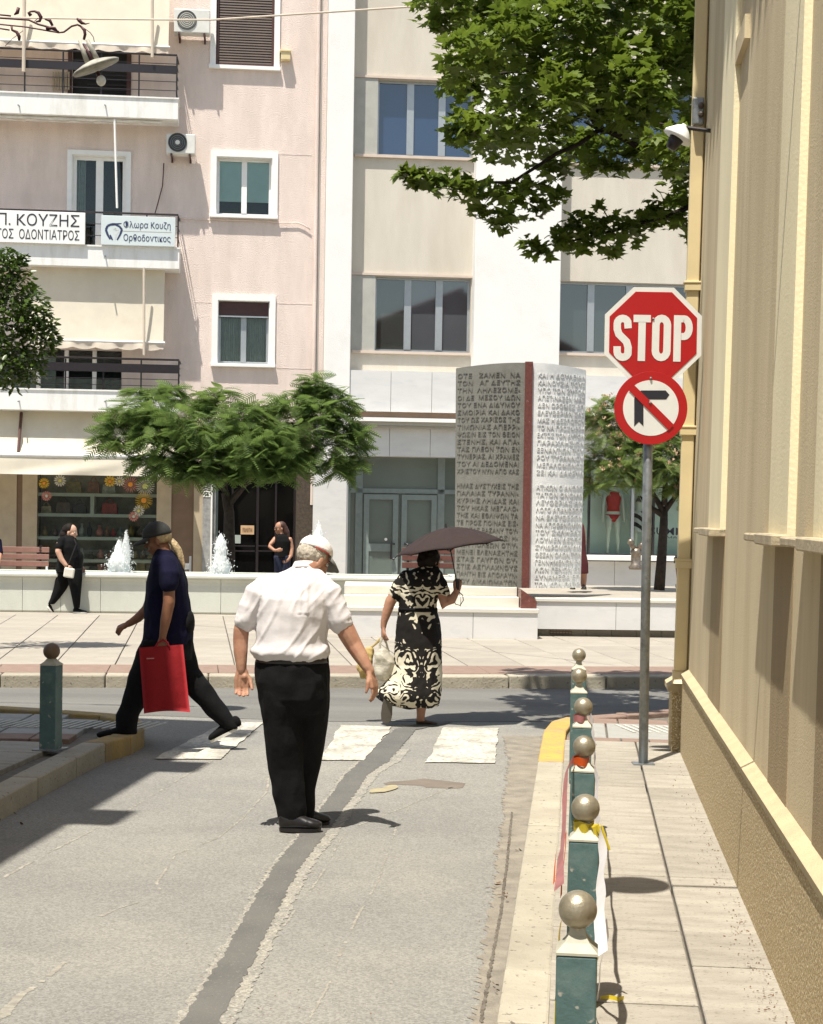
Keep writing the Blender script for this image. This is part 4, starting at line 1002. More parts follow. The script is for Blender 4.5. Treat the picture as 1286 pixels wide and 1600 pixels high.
# ============================================================ MARBLE STEPS AND MONUMENT
mA = PZ(840,999,PV); mA.z = 0
st = empty('marble_steps', (mA.x, mA.y, PV), FA*.3, 'low cream marble steps carrying the inscribed monument', 'steps')
s_ = lambda px, py, o=0: rel(px,py,o,st)
z1 = s_(700,950)[1]; xl = s_(536,975)[0]
n = 3
for k in range(n):
    a = xl+(0-xl)*k/n; b = xl+(0-xl)*(k+1)/n; mb = MB(); mb.box(a+.003,b-.003,0,.5,0,z1-.06); mb.build('marble_block', m_marble, st)
mb = MB(); mb.box(xl-.02,0.01,-.02,.34,z1-.058,z1); mb.build('step_cap', m_marblec, st, bevel=.008)
zs = z1
for k in range(2):
    zn = s_(700,(932,916.5)[k],-.3*(k+1))[1]; 
    for q in range(3):
        a = xl+.0+(0-.22-xl)*q/3; b = xl+(0-.22-xl)*(q+1)/3
        mb = MB(); mb.box(a+.003,b-.003,.3*(k+1),.3*(k+2)+(.9 if k else 0),zs-.02*0+.001,zn); mb.build('step', m_marblec, st, bevel=.006)
    zs = zn
ztop = zs
# granite end of the steps
mb = MB(); mb.prism([(-.24,.28,z1+.002),(-.24,.28,ztop+.0),(0.0,.28,z1+.05)], (0,1.4,0)); 
mb = MB(); mb.prism([(-.215,.12,z1+.002),(-.01,.12,z1+.002),(-.01,.12,z1+.10),(-.05,.12,z1+.14),(-.215,.12,ztop)], (0,1.3,0)); mb.build('granite_cheek', m_granite, st)
# right-hand terrace block
rt = empty('marble_terrace', (mA.x+.02, mA.y+.55, PV), FA*.3, 'long white marble planter block with a shadow gap and small vent below', 'terrace')
r_ = lambda px, py, o=0: rel(px,py,o,rt)
zt = r_(950,936)[1]; zb_ = r_(950,984)[1]; XR = 9.0
for k in range(9):
    mb = MB(); mb.box(k*1.07+.003,(k+1)*1.07-.003,0,.3,zb_,zt-.05); mb.build('marble_panel', m_marble, rt)
mb = MB(); mb.box(-.01,XR,-.02,.3,zt-.048,zt); mb.build('terrace_edge', m_marblec, rt, bevel=.008)
for k in range(26):
    mb = MB(); mb.box(.02+k*.34,.355+k*.34,.16,.3,-.01,zb_-.002); mb.build('base_tile', m_tile, rt)
gv = MB(); gv.box(r_(861,990)[0], r_(896,990)[0], .145,.16,.02,zb_-.03); gv = gv.build('vent_grille', m_tanbrown, rt)
for k in range(4):
    z = .035+k*.035; 
    for q in range(7):
        a = r_(862,990)[0]+q*.042; g = MB(); g.box(a,a+.03,.135,.146,z,z+.018); g.build('grille_bar', m_tile, gv)
mb = MB(); mb.box(-.01,XR,.3,4.6,zt-.3,zt-.01); mb.build('terrace_top', m_tile, rt)
mb = MB(); mb.box(.02,XR,.3,4.6,-.05,zt-.3); mb.build('terrace_core', m_slabbase, rt)

# monument: two curved slabs and a granite spine
MD = mA.y+.62; 
mon = empty('inscribed_monument', PY(770,918,MD), 0, 'tall curved stone monument with raised Greek inscriptions, one leaf toned dark for shade and one white', 'monument')
mz = mon.location.copy(); K = FPX/MD
def mp(px, py): p = PY(px,py,MD); return p.x-mz.x, p.z-mz.z
random.seed(3)
def leaf_slab(pxa, pxb, pyl_top, pyr_top, mt, name, dep, arcdir):
    xa, _ = mp(pxa[1], 918); xb, _ = mp(pxb[1], 918); xa2,_ = mp(pxa[0], 570); xb2,_ = mp(pxb[0], 570)
    H1 = mp((pxa[0]+pxb[0])/2, 568)[1]; n = 24; J = 2
    # section: arc bulging toward the viewer
    def yarc(f): return dep(f)
    front = [[None]*(n+1) for _ in range(2)]
    vs=[]
    for j,(A,B,z) in enumerate(((xa,xb,0),(xa2,xb2,None))):
        for i in range(n+1):
            f=i/n; x=A+(B-A)*f; zz = 0 if j==0 else mp(770, pyl_top+(pyr_top-pyl_top)*(math.sin(f*math.pi/2) if arcdir>0 else 1-math.cos(f*math.pi/2)))[1]
            vs.append((x, yarc(f), zz))
    m_ = n+1; back=[(x,max(y,.1)+.22,z) for x,y,z in vs]; N=len(vs); fs=[]
    for i in range(n):
        fs += [(i,i+1,m_+i+1,m_+i), (N+i+1,N+i,N+m_+i,N+m_+i+1), (m_+i,m_+i+1,N+m_+i+1,N+m_+i), (i+1,i,N+i,N+i+1)]
    fs += [(0,m_,N+m_,N),(n,N+n,N+m_+n,m_+n)]
    mb=MB(); mb.add(vs+back, fs); o=mb.build(name, mt, mon, smooth=True); smooth_by_angle(o, 30)
    return (xa,xb,xa2,xb2,H1,yarc)
dl = lambda f: .04 + .40*(1-math.sin(f*math.pi/2))**1.15
drr = lambda f: .04 + .36*(1-math.cos(f*math.pi/2))**1.15
ls = leaf_slab((714.5,712),(821,815), 571.5,565.5, m_monleft, 'shade_toned_leaf', dl, 1)
rs = leaf_slab((833,827),(921,912), 565.5,572, m_monright, 'white_leaf', drr, -1)
xa,_ = mp(815,918); xb,_ = mp(827,918); xa2,_ = mp(821,565); xb2,_ = mp(833,565); ht = mp(827,565)[1]
mb=MB(); mb.prism([(xa,.0,0),(xb,.0,0),(xb2,.0,ht),(xa2,.0,ht)], (0,.3,0)); mb.build('granite_spine', m_granite, mon)
# inscriptions: lines of raised capitals following each curve
Lt = ['ΟΤΕ   ΖΑΜΕΝ  ΝΑ','ΤΟΝ   ΑΓ ΔΕΥΤΗΣ','ΤΗΝ  ΛΗΛΕΖΟΜΕ-','ΟΙ ΔΕ  ΜΕΣΟΥ ΙΔΩΝ','ΤΟΥ ΕΝΑ ΔΙΔΥΜΟΥ','ΣΜΟΙΡΙΑ ΚΑΙ ΔΑΚΟ','ΤΟΥ ΩΣ ΧΑΡΙΣΟΣ ΤΗΣ','ΤΙΜΩΝΙΑΣ ΑΠΕΡΡΙ-','ΨΩΣΙΝ ΕΙΣ ΤΟΝ ΘΕΙΟΝ','ΣΤΕΝΗΣ, ΚΑΙ ΑΠΑ-','ΤΑΣ ΠΛΕΟΝ ΤΩΝ ΕΝ','ΤΥΝΕΡΙΑΣ, ΑΙ ΧΡΑΜΕΣ','ΤΟΥ ΑΙ ΔΕΔΟΜΕΝΑΙ','ΧΡΙΣΤΟΥ ΝΥΝ ΑΠΟ ΚΑΣ','',
 'ΗΜΑΣ ΔΥΣΤΥΧΕΙΣ ΤΗΣ','ΠΑΛΑΙΑΣ ΤΥΡΑΝΝΙ-','ΚΥΡΙΗΣ ΛΗΙΔΑΣ ΚΑΙ','ΤΟΥ ΗΚΑΣ ΜΕΓΑΛΟ-','ΤΗΣ ΚΑΙ ΕΘΛΙΨΩΝ ΤΑ','ΤΕ ΠΡΟΣ ΠΟΙΝΑΣ ΕΙΣ-','ΤΟΥ ΤΑΣ ΒΑΣΑΝΥ ΤΟΥ-','ΧΩΡΑΣ ΟΤΕ ΔΟΣΙ Η-','ΤΩΝ ΠΟΛΕΩΝ ΟΤΙΥ-','ΜΕΝΕΙ ΕΛΕΝΑΣΗΤΗΣ','ΣΤΑΣ ΓΑΥΓΩΝ ΟΥ-','ΣΤΙΣ ΑΣΠΛΑΧΝΟΥΣ','ΠΑΝΤΗ ΕΙΣ ΑΠΟΛΑΥΝ-','ΤΟΥ ΔΙΚΑΙΩΜΑΤΩΝ']
Rt = ['ΚΑΙ Η ΔΟΥΛΕΙΑΝ','ΚΑΙΝΟΥΣΙΑ ΤΟΥΣ','ΥΠΟ ΤΟΝ ΖΥΓΟΝ','ΑΠΕΤΙΝΑΞΕΝ ΜΑΣ','ΔΕΝ ΟΡΟΦΕΣ ΕΠΙ','ΕΛΕΥΘΕΡΙΑΝ ΣΑΣ','ΜΑΣ Η ΔΕΣΠΟΤΟΥ','ΤΟ ΝΑ ΠΡΟΣΦΕΡΗ','ΕΚΤΟΣ ΤΟΝ ΑΥΤΟΝ','ΠΑΡΑΧΛΗΣΙΩΝ','ΕΕΝΑΝΤΙΩΝ ΤΟΥ','ΡΟΥ ΤΥΡΑΝΝΟΥ','ΜΕΓΑΛΟΦΩΝΟΣ','ΖΕΙ ΚΑΙ ΔΑΚΡΥΑ','',
 'ΑΤΙΚΩΝ Ο ΑΝΘΡΩ','ΤΑΤΟΝ ΟΝΟΜΑ','ΛΕΥΘΕΡΙΑΣ ΑΝ','ΛΟΓΟ ΑΠΑΝΘΡΩΠ','ΝΑ ΕΛΕΥΘΕΡΩΝ','ΝΑ ΑΠΟΘΑΝΩΜΕΝ','ΤΟΥ ΣΚΛΗΡΑΣ','ΛΟΥΜΕΝ ΔΕΣΠΟ','ΣΥΝΔΡΟΜΩΝ ΔΙΑ','ΘΕΣΑΝ ΟΛΩΝ ΤΩΝ','ΓΕΝΝΗΜΕΝΩΝ ΕΚ','ΛΩΝ ΓΕΝΩΝ ΕΣ','ΔΥΝΑΜΕΘΑ ΕΠΙ','ΤΩΝ ΚΩΝ ΠΑΤΡΙ']
def inscribe(lines, S_, py0, dpy, fa, fb_, mt, name):
    xa,xb,xa2,xb2,H1,yarc = S_
    t = None
    for i, s in enumerate(lines):
        if not s: continue
        py = py0+dpy*i; z = mp(770, py+4.6)[1]; h = 6.6/K
        me = text_mesh(s, 1, mt, .004 if name == 'inscription_line' else .004, .0, res=1); co = np.empty(len(me.vertices)*3); me.vertices.foreach_get('co', co); co = co.reshape(-1,3)
        a = co.min(0); b = co.max(0); g = z/H1; A = xa+(xa2-xa)*g; B = xb+(xb2-xb)*g
        f = fa+(fb_-fa)*(co[:,0]-a[0])/(b[0]-a[0]); out = co.copy()
        out[:,0] = A+(B-A)*f; out[:,2] = z+(co[:,1])/.7*h; out[:,1] = np.array([yarc(v) for v in f])-.006-co[:,2]
        me.vertices.foreach_set('co', out.ravel()); me.update(); o = bpy.data.objects.new(name, me); C.objects.link(o); o.parent = mon
inscribe(Lt, ls, 583, 11.62, .02, .93, m_monlet, 'inscription_line')
inscribe(Rt, rs, 583, 11.7, .10, .99, m_monright, 'inscription_line')

# ============================================================ RIGHT OCHRE BUILDING
rw = empty('ochre_building', wallfar, math.atan2(ALLEY.y, ALLEY.x)-math.pi/2, 'ochre rendered building with pilasters and a pebble-dash plinth along the alley', 'building')
# local frame: +y runs away along the alley, -x faces the alley, z from pavement level
RWz = -rw.rotation_euler.z
def wl_(px, py, off=0.0):   # pixel on the vertical wall plane standing `off` proud into the alley -> (y, z)
    n = nrm; v = ray(px,py); q = wallfar - n*off; t = (q-CAM).dot(n)/v.dot(n); p = CAM+v*t-q; return p.dot(ALLEY), p.z
m_pilfoot = M('shaded_stained_foot', (.36,.27,.15), .95, .1, 2, .6, 100, stretch=(1.6,1.6,.25), stain=((.27,.2,.11), 1.6, .48, .8))  # stained render, darkened further for the shadow under the sill stones
zled = .655; ztopL = .735
P1 = P2 = P3 = P0 = -.04
H0 = 7.4
yA = wl_(1104,800,P0)[0]; yB = wl_(1196,800,P1)[0]; yC = wl_(1264.5,800,P2)[0]
yfar = .12
def shear(o, k=.013):
    for v in o.data.vertices: v.co.x += max(0, v.co.z-.7)*k
    return o
def wseg(name, y0, y1, off, z0, z1, mt, thick=.4):
    mb = MB(); mb.box(-off, -off+thick, y0, y1, z0, z1); return shear(mb.build(name, mt, rw))
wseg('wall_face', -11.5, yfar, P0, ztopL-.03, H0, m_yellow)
zs0_ = wl_(1196,842,0)[1]-.0
pil = []
for (pa, pb) in ((1103.5,1121.5),(1196,1224.5),(1264.5,1330)):     # pale coarse pilasters carried on sill stones
    ya = wl_(pa,800,P0+.03)[0]; yb = wl_(pb,800,P0+.03)[0] if pb < 1300 else -8.6; pil.append((ya,yb))
    mb = MB(); mb.box(-P0-.03, .2, yb, ya, zs0_, H0); shear(mb.build('pilaster', m_yellowpale, rw))
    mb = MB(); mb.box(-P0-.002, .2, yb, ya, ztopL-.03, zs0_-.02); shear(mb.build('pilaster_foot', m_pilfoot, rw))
# niche head above the first return
mb = MB(); z = wl_(1150, 84, P1)[1]; mb.box(-P0-.03, .2, pil[0][1]-.5, pil[0][1]-.002, z, z+.12); shear(mb.build('niche_head', m_yellow, rw))
m_sillstone = M('worn_sill_stone', (.5,.42,.28), .9, .15, 8, .5, 60, stain=((.3,.24,.16), 6, .45, .7))
for ya, yb in pil:
    mb = MB(); mb.box(-P0-.085, .1, yb, ya+.0, zs0_-.022, zs0_+.022); mb.box(-P0-.085, .1, ya, ya+.42, zs0_-.014, zs0_+.018); o = shear(mb.build('sill_stone', m_sillstone, rw)); bv = o.modifiers.new('b','BEVEL'); bv.width = .006
# plinth: a course of pebble-dash panels under a sloping ledge
ys = [-11.5,-9.6,-7.7,-5.9,-4.1,-2.3,-.6,.1]
for i in range(len(ys)-1):
    mb = MB(); mb.box(0, .4, ys[i]+.002, ys[i+1]-.002, -.05, zled-.001); mb.build('plinth_panel', m_pebble, rw)
    mb = MB(); mb.prism([(-.008,ys[i],zled),(-.012,ys[i],zled+.03),(.04,ys[i],ztopL-.02),(.2,ys[i],ztopL),(.2,ys[i],zled)], (0,ys[i+1]-ys[i],0)); mb.build('plinth_ledge', m_ledge, rw)
# corner pier beyond the pipe
mb = MB(); mb.box(-.06, .4, .16, .55, -.05, .55); mb.build('corner_plinth', m_pebble, rw)
mb = MB(); mb.prism([(-.09,.14,.55),(-.09,.14,.585),(.0,.14,.64),(.3,.14,.64),(.3,.14,.55)], (0,.44,0)); mb.build('corner_ledge', m_ledge, rw)
mb = MB(); mb.box(.0, .4, .2, .52, .6, H0); shear(mb.build('corner_pier', m_yellow, rw))
mb = MB(); mb.box(.05, 8, .56, 7, -.05, H0); mb.box(.35, 8, -11.5, .56, 1.0, H0-.01); mb.v = [(x, min(y,.54), z) for x,y,z in mb.v]; mb.build('building_core', m_yellow, rw)
# rounded pebble skirting on the ground
mb = MB(); mb.tube([(-.012,-11.5,.0),(-.012,.1,.0)], .022, 8); mb.build('mortar_fillet', m_kerb, rw)
# roof with clay tiles (shows in the windows opposite)
m_clay = M('clay_roof_tile', (.3,.1,.06), .9, .3, 9)
mb = MB(); mb.prism([(-.35,-11.6,H0),(-.35,-11.6,H0+.12),(4,-11.6,H0+1.9),(8.3,-11.6,H0+.1),(8.3,-11.6,H0)], (0,12.4,0)); rf = mb.build('tiled_roof', m_clay, rw)
mb = MB()
for i in range(42):
    y = -11.5+i*.3; mb.tube([(-.38,y,H0+.15),(4,y,H0+1.95)], .08, 6)
tag(mb.build('roof_tile_rows', m_clay, rf), kind='stuff')
# downpipe
dp = empty('pipe_run', (0,0,0)); dp.parent = rw; dp.name = 'downpipe'
def pl(px, py): # pipe plane
    return wl_(px, py, .0)
py_ = .16
mb = MB(); px0, pw = -.075, .078
def pipe_x(z): return -.055 + max(0,z-.7)*.013
zs_ = [.70, 1.7, 3.0, 4.8, H0]
vs = []
for z in zs_:
    x = pipe_x(z); vs += [(x,.05,z),(x+.085,.05,z),(x+.085,.13,z),(x,.13,z)]
mb.add(vs, [(j*4+k, j*4+(k+1)%4, (j+1)*4+(k+1)%4, (j+1)*4+k) for j in range(4) for k in range(4)] + [(3,2,1,0),(16,17,18,19)])
mb.build('pipe', m_pipe, dp, bevel=.008)
for py in (411, 656, 893):
    z = wl_(1095, py, .0)[1]; x = pipe_x(z); mb = MB(); mb.box(x-.012, x+.1, .035, .14, z-.03, z+.02); mb.box(x-.02, x+.1, .03, .14, z+.02, z+.035); mb.build('pipe_band', m_pipe, dp, bevel=.004)
x = pipe_x(.7); mb = MB(); mb.prism([(x-.01,.06,.70),(x+.09,.06,.70),(x+.09,-.02,.62),(x-.01,-.02,.62)], (0,.07,0)); mb.build('pipe_shoe', m_pipe, dp)
z = wl_(1098,122,0)[1]; x = pipe_x(z); mb = MB(); mb.box(x+.0, x+.075, -.02, .05, z-.09, z+.09); jb = tag(mb.build('junction_box', m_galv, None, bevel=.008), 'small grey junction box high on the ochre corner above the lamp', 'junction box'); jb.location = rw.location; jb.rotation_euler = rw.rotation_euler
for k in (-.03,.03):
    mb = MB(); mb.ball((x+.055,-.035,z+k), .022, 10); mb.build('cable_gland', m_brownstone, jb)
# wall lamps
def wall_lamp(y, z, reach, label, tilt=.5, R_=.17):
    t = empty('wall_lamp', wallfar + ALLEY*y + Vector((0,0,z)), rw.rotation_euler.z, label, 'wall lamp', 'lamps on the ochre building')
    mb = MB(); mb.tube([(.1+z*.013,0,0),(-reach*.5,0,.03),(-reach+.05,0,0)], .014, 8); mb.build('bracket_arm', m_darkmetal, t)
    rm = Matrix.Rotation(-tilt, 3, 'Y'); c = Vector((-reach,0,-.02))
    mb = MB(); pr = [(R_,-.02),(R_*.96,.0),(R_*.5,.05),(R_*.18,.075),(.02,.08)]; mb.lathe(pr, (0,0,0), 24); mb.v = [tuple(c+rm@Vector(v)) for v in mb.v]; mb.build('lamp_shade', m_whitetrim, t, smooth=True)
    mb = MB(); mb.lathe([(R_*.5,-.021),(R_*.42,-.07),(.03,-.1)], (0,0,0), 16); mb.v = [tuple(c+rm@Vector(v)) for v in mb.v]; mb.build('lamp_bowl', m_darkmetal, t, smooth=True)
yy, zz = wl_(1098, 178, .1); wall_lamp(yA+.9, 1.75+(808-178)*(wallfar.y+yA+.9)/FPX-.13, .12, 'white-shaded lamp fixed to the far corner of the ochre wall', -.55, .10)
wall_lamp(-5.45, 4.25, 1.02, 'long-armed lamp out of view whose round shadow falls on the pavement', .15)

# ============================================================ LEFT BUILDING (beside the camera; throws the shade on the lower left)
lb = empty('alley_side_building', (-3.2, 10.9, 0), math.atan2(ALLEY.y, ALLEY.x)-math.pi/2, 'plain house on the left side of the alley that shades the pavement', 'building')
mb = MB(); mb.box(-9, 0, -15, 0, 0, 8.2); mb.build('house_wall', m_cream, lb)
mb = MB(); mb.prism([(.35,-15.3,8.2),(.35,-15.3,8.35),(-4.5,-15.3,9.6),(-9.3,-15.3,8.35),(-9.3,-15.3,8.2)], (0,15.5,0)); mb.build('tiled_roof', m_clay, lb)
for y in (-3.9,-2.0,-.3): mb = MB(); mb.box(.3,.62,y-.4,y,8.1,8.3); mb.build('added_eave_block', m_clay, lb)  # unseen eave blocks, added to notch the edge of the house's shadow
for y in (-9,-6,-3):
    mb = MB(); mb.box(0,.04,y-.6,y+.5,5,6.6); w_ = mb.build('window_shutter', m_brown, lb)
    mb = MB(); mb.box(0,.04,y-.6,y+.5,1.4,3); mb.build('window_shutter', m_brown, lb)

# ============================================================ BOLLARDS
def bollard_mesh(w_, hp, R_, hc, mats, name='bollard', label='', group=None, base=False):
    t = empty(name, (0,0,0), 0, label, 'bollard', group)
    mb = MB(); h = w_/2; mb.box(-h,h,-h,h,0,hp); mb.build('post', mats[0], t, bevel=.005)
    mb = MB(); z = hp
    rings = [(h*1.02,z+.0015),(h*1.02,z+.008),(h*.62,z+.028),(h*.42,z+.045),(h*.36,hc-R_*.86)]
    vs = []
    for r, zz in rings:
        for k in range(8):
            a = math.pi/4*k; c, s = math.cos(a), math.sin(a); q = max(abs(c),abs(s)); vs.append((r*c/q, r*s/q, zz))
    mb.add(vs, [(j*8+k, j*8+(k+1)%8, (j+1)*8+(k+1)%8, (j+1)*8+k) for j in range(4) for k in range(8)]); mb.build('neck', mats[1], t)
    mb = MB(); mb.ball((0,0,hc), R_, 40); mb.build('ball', mats[2], t, smooth=True)
    mb = MB(); mb.tube([(0,0,hc-R_*1.15),(0,0,hc-R_*.9)], R_*.42, 14); mb.build('collar', mats[2], t)
    if base: mb = MB(); mb.box(-h-.035,h+.035,-h-.035,h+.035,0,.008); mb.build('base_plate', m_galv, t)
    return t
spots = [(902,1425,58),(913,1264,45),(909,1168,35),(907,1105,30),(905,1056,26),(904,1024,22)]
blabel = ['nearest teal bollard with steel ball cut by the bottom edge of the photo','second bollard from the camera, yellow tape knotted below its ball','third bollard from the camera, with orange tape under its ball',
          'fourth bollard from the camera beside the end of the white tape','fifth bollard in the row, second from the street','farthest bollard of the row, at the street corner']
proto = None; BP = []
def copy_thing(o):
    c = o.copy(); C.objects.link(c)
    for ch in list(o.children):
        d = ch.copy(); C.objects.link(d); d.parent = c
    return c
for i, (px,py,d_) in enumerate(spots):
    hl = math.hypot(px-CX, 0); hy = 802+ROLL*(px-643)
    d = FPX*(1.62-.652)/(py-hy); p = PY(px,py,d); BP.append(p)
    t = bollard_mesh(.10,.548,.0475,.652,(m_teal,m_cap,m_ball),label=blabel[0],group='teal bollards along the right kerb') if i == 0 else copy_thing(proto)
    if i == 0: proto = t
    t['label'] = blabel[i]; t.location = (p.x,p.y,PV); t.rotation_euler = (R(random.uniform(-1.3,1.3)), R(random.uniform(-1.3,1.3)), rw.rotation_euler.z+R(random.uniform(-3,3)))
t = bollard_mesh(.115,.565,.056,.66,(m_teal,m_cap,m_ballbrown),label='teal bollard with a brown ball alone on the left pavement',base=True)
p = PZ(79,1171,PV); t.location = (p.x,p.y,PV); t.rotation_euler = (0,0,R(-12))
# barrier tape
m_tapew = M('white_tape', (.75,.72,.72), .45, .05, 8, trans=.3); m_tapey = M('yellow_tape', (.65,.5,.03), .4, .1, 12, trans=.2); m_tapeo = M('orange_tape', (.6,.09,.01), .4, .1, 12, trans=.2); m_tapep = M('pink_tape', (.5,.2,.2), .4, .15, 12, trans=.3)
def tape(name, pts, wd, mt, label, twist=0.0, grp='torn barrier tape on the bollards'):
    """pts (px,py,depth); a ribbon wd tall"""
    P = [PY(*p) for p in pts]; Q = []
    for i in range(len(P)-1):
        for k in range(6): Q.append(P[i].lerp(P[i+1], k/6))
    Q.append(P[-1]); vs = []
    for i, q in enumerate(Q):
        wv = Vector((noise.noise(q*5)*.012, 0, noise.noise(q*4+Vector((9,0,0)))*.008)); a = twist*i/len(Q)+noise.noise(q*3)*.5
        u = Vector((math.sin(a)+.25, .1, math.cos(a))).normalized()*wd/2; vs += [q+wv-u, q+wv+u]
    mb = MB(); mb.add(vs, [(i*2,i*2+2,i*2+3,i*2+1) for i in range(len(Q)-1)]); o = mb.build(name, mt, None, smooth=True); return tag(o, label, 'tape', grp)
dB = [p.y for p in BP]
tape('barrier_tape', [(923,1118,dB[3]),(928,1150,dB[3]-.5),(932,1215,dB[2]-.5),(935,1288,dB[1]+.05)], .035, m_tapew, 'white tape running from the fourth to the second bollard')
tape('barrier_tape', [(938,1290,dB[1]),(940,1340,dB[1]-.3),(939,1420,dB[1]-.75),(936,1492,dB[1]-1.0)], .045, m_tapew, 'long white tape hanging from the second bollard towards the nearest one', .8)
tape('barrier_tape', [(947,1440,5.2),(948,1470,5.25),(938,1520,5.4),(931,1566,5.5)], .02, m_tapew, 'loose end of white tape trailing down to the pavement', .5)
tape('barrier_tape', [(936,1495,4.6),(932,1530,5.0),(930,1562,5.4)], .018, m_tapey, 'yellow strip of tape behind the nearest bollard on its right')
tape('barrier_tape', [(878,1440,4.3),(874,1500,4.4),(866,1560,4.45),(864,1640,4.4)], .012, m_tapey, 'yellow strip of tape down the left edge of the nearest bollard')
tape('barrier_tape', [(896,1186,dB[2]-.03),(886,1200,dB[2]-.1),(881,1290,dB[2]-.7),(874,1385,dB[1]-.2)], .042, m_tapep, 'pink and white tape slung low on the road side of the second bollard', .6)
tape('barrier_tape', [(873,1310,5.8),(870,1345,5.75),(868,1380,5.7)], .014, m_tapeo, 'red torn end of tape beside the second bollard', .3)
tape('barrier_tape', [(885,1300,5.65),(882,1350,5.6),(879,1400,5.6)], .016, m_tapeo, 'orange torn tape hanging against the second post', .3)
for bi, mt, lab in ((2,m_tapeo,'band of orange tape wound under the ball of the third bollard'),(1,m_tapey,'band of yellow tape wound under the ball of the second bollard'),(3,m_tapep,'band of pink tape wound under the ball of the fourth bollard')):
    p = BP[bi]; mb = MB(); n = 20; vs=[]
    zb, zt_ = p.z-.075, p.z-.04
    for k in range(n):
        a = 2*math.pi*k/n; r = .032+.004*math.sin(a*3); vs += [(p.x+r*math.cos(a),p.y+r*math.sin(a),zb+.004*math.sin(a*2)),(p.x+r*1.05*math.cos(a),p.y+r*1.05*math.sin(a),zt_+.004*math.cos(a*3))]
    mb.add(vs, [(k*2,((k+1)%n)*2,((k+1)%n)*2+1,k*2+1) for k in range(n)]); tag(mb.build('wound_tape', mt, None, smooth=True), lab, 'tape', 'torn barrier tape on the bollards')
p = BP[1]; mb = MB()
for (a,b,c) in ((.035,.02,-.03),(.06,-.01,-.07),(.02,.03,-.06)):
    q = p+Vector((.02,-.03,-.055)); mb.tube([q, q+Vector((a*.5,-.01,c*.1+.01)), q+Vector((a,-.02+b*.3,c))], [.008,.01,.004], 5, flat=.3)
tag(mb.build('tape_knot', m_tapey, None), 'yellow tape knot on the right of the second bollard', 'tape', 'torn barrier tape on the bollards')
q = PZ(952,1562,PV); tape('barrier_tape', [(936,1562,q.y),(950,1561,q.y),(964,1564,q.y-.02),(972,1562,q.y)], .02, m_tapey, 'yellow scrap of tape lying on the slabs by the nearest bollard')

# ============================================================ ROAD SIGNS
sp = PZ(1005,1194,PV); SD = sp.y
sg = empty('sign_post', sp, 0, 'galvanised post leaning slightly beside the ochre wall', 'signpost')
def loc(px, py, dy=0): return PY(px,py,SD+dy)-sp
mb = MB(); top = loc(1016,462,.0); mb.tube([(0,0,0), top*.5, top], .031, 16); mb.build('post', m_galv, sg, smooth=True); 
mb = MB(); mb.box(-.07,.07,-.06,.06,-.002,.008); mb.build('base_plate', m_galv, sg)
def flat(mb, pts, dy, th=.0015, m=0):  # polygon given in pixels on the sign plane
    mb.prism([loc(a,b,dy)+sp-sgn_o for a,b in pts], (0,th,0), m)
def stroke_px(pts, wpx, mt, name, par, dy, closed=False):
    """thick polyline with mitred joins"""
    P = [Vector((a,b,0)) for a,b in pts]; n = len(P); Lf=[]; Rt_=[]
    for i in range(n):
        if closed: a = P[i-1]; b = P[(i+1)%n]
        else: a = P[max(i-1,0)]; b = P[min(i+1,n-1)]
        t1 = (P[i]-a).normalized() if (P[i]-a).length else (b-P[i]).normalized(); t2 = (b-P[i]).normalized() if (b-P[i]).length else t1
        nn = Vector((-(t1.y+t2.y), t1.x+t2.x, 0)).normalized(); c = max(.5, nn.dot(Vector((-t1.y,t1.x,0)))); Lf.append(P[i]+nn*wpx/2/c); Rt_.append(P[i]-nn*wpx/2/c)
    mb = MB(); f = [loc(p.x,p.y,dy)+sp-sgn_o for p in Lf]+[loc(p.x,p.y,dy)+sp-sgn_o for p in Rt_]; bk = [p+Vector((0,.002,0)) for p in f]
    m_ = n if closed else n-1; fs=[]
    for i in range(m_):
        j=(i+1)%n; fs.append((i,j,n+j,n+i))
    mb.add(f, fs); o = mb.build(name, mt, par); return o
def arcp(cx, cy, rx, ry, a0, a1, n=10): return [(cx+rx*math.cos(R(a0+(a1-a0)*i/n)), cy-ry*math.sin(R(a0+(a1-a0)*i/n))) for i in range(n+1)]
sgn_o = loc(1020,523,-.045)+sp
stop = empty('stop_sign', sgn_o, 0, 'red octagonal sign reading STOP at the top of the post', 'stop sign')
cx, cy = 1020.5, 523.5
def octo(r, rot=0): return [(cx+r*math.cos(R(22.5+45*k+rot))*1.0, cy+r*math.sin(R(22.5+45*k+rot))*.985) for k in range(8)]
mb = MB(); flat(mb, octo(82,1), -.045, .004); mb.build('sign_border', m_signface, stop)
mb = MB(); flat(mb, octo(74,1), -.0475, .0022); mb.build('sign_field', m_red, stop)
mb = MB(); flat(mb, octo(81,1), -.039, .002); mb.build('sign_back', m_galv, stop)
W = 11.5; dy = -.0495
yt, yb = 497.5, 557.5
S_pts = [(981.5,513)] + arcp(973,506,8.5,8.5,0,180,8)[1:] + [(964.5,514),(967,522),(973,528),(979,534),(981.5,543)] + arcp(973,549.5,8.7,8.7,0,-180,8)[1:] + [(964.3,541)]
S_pts = [(a, b) for a,b in S_pts]
stroke_px(S_pts, W, m_signface, 'letter', stop, dy)
stroke_px([(990,497.5),(1017,498)], W, m_signface, 'letter', stop, dy); stroke_px([(1003.5,503),(1002,564)], W, m_signface, 'letter_stem', stop, dy)
O_pts = arcp(1034,508,9,10.5,0,180,8)+arcp(1033,548,9,10.5,180,360,8)
stroke_px(O_pts, W, m_signface, 'letter', stop, dy, True)
stroke_px([(1059,492.5),(1057.5,565)], W, m_signface, 'letter_stem', stop, dy)
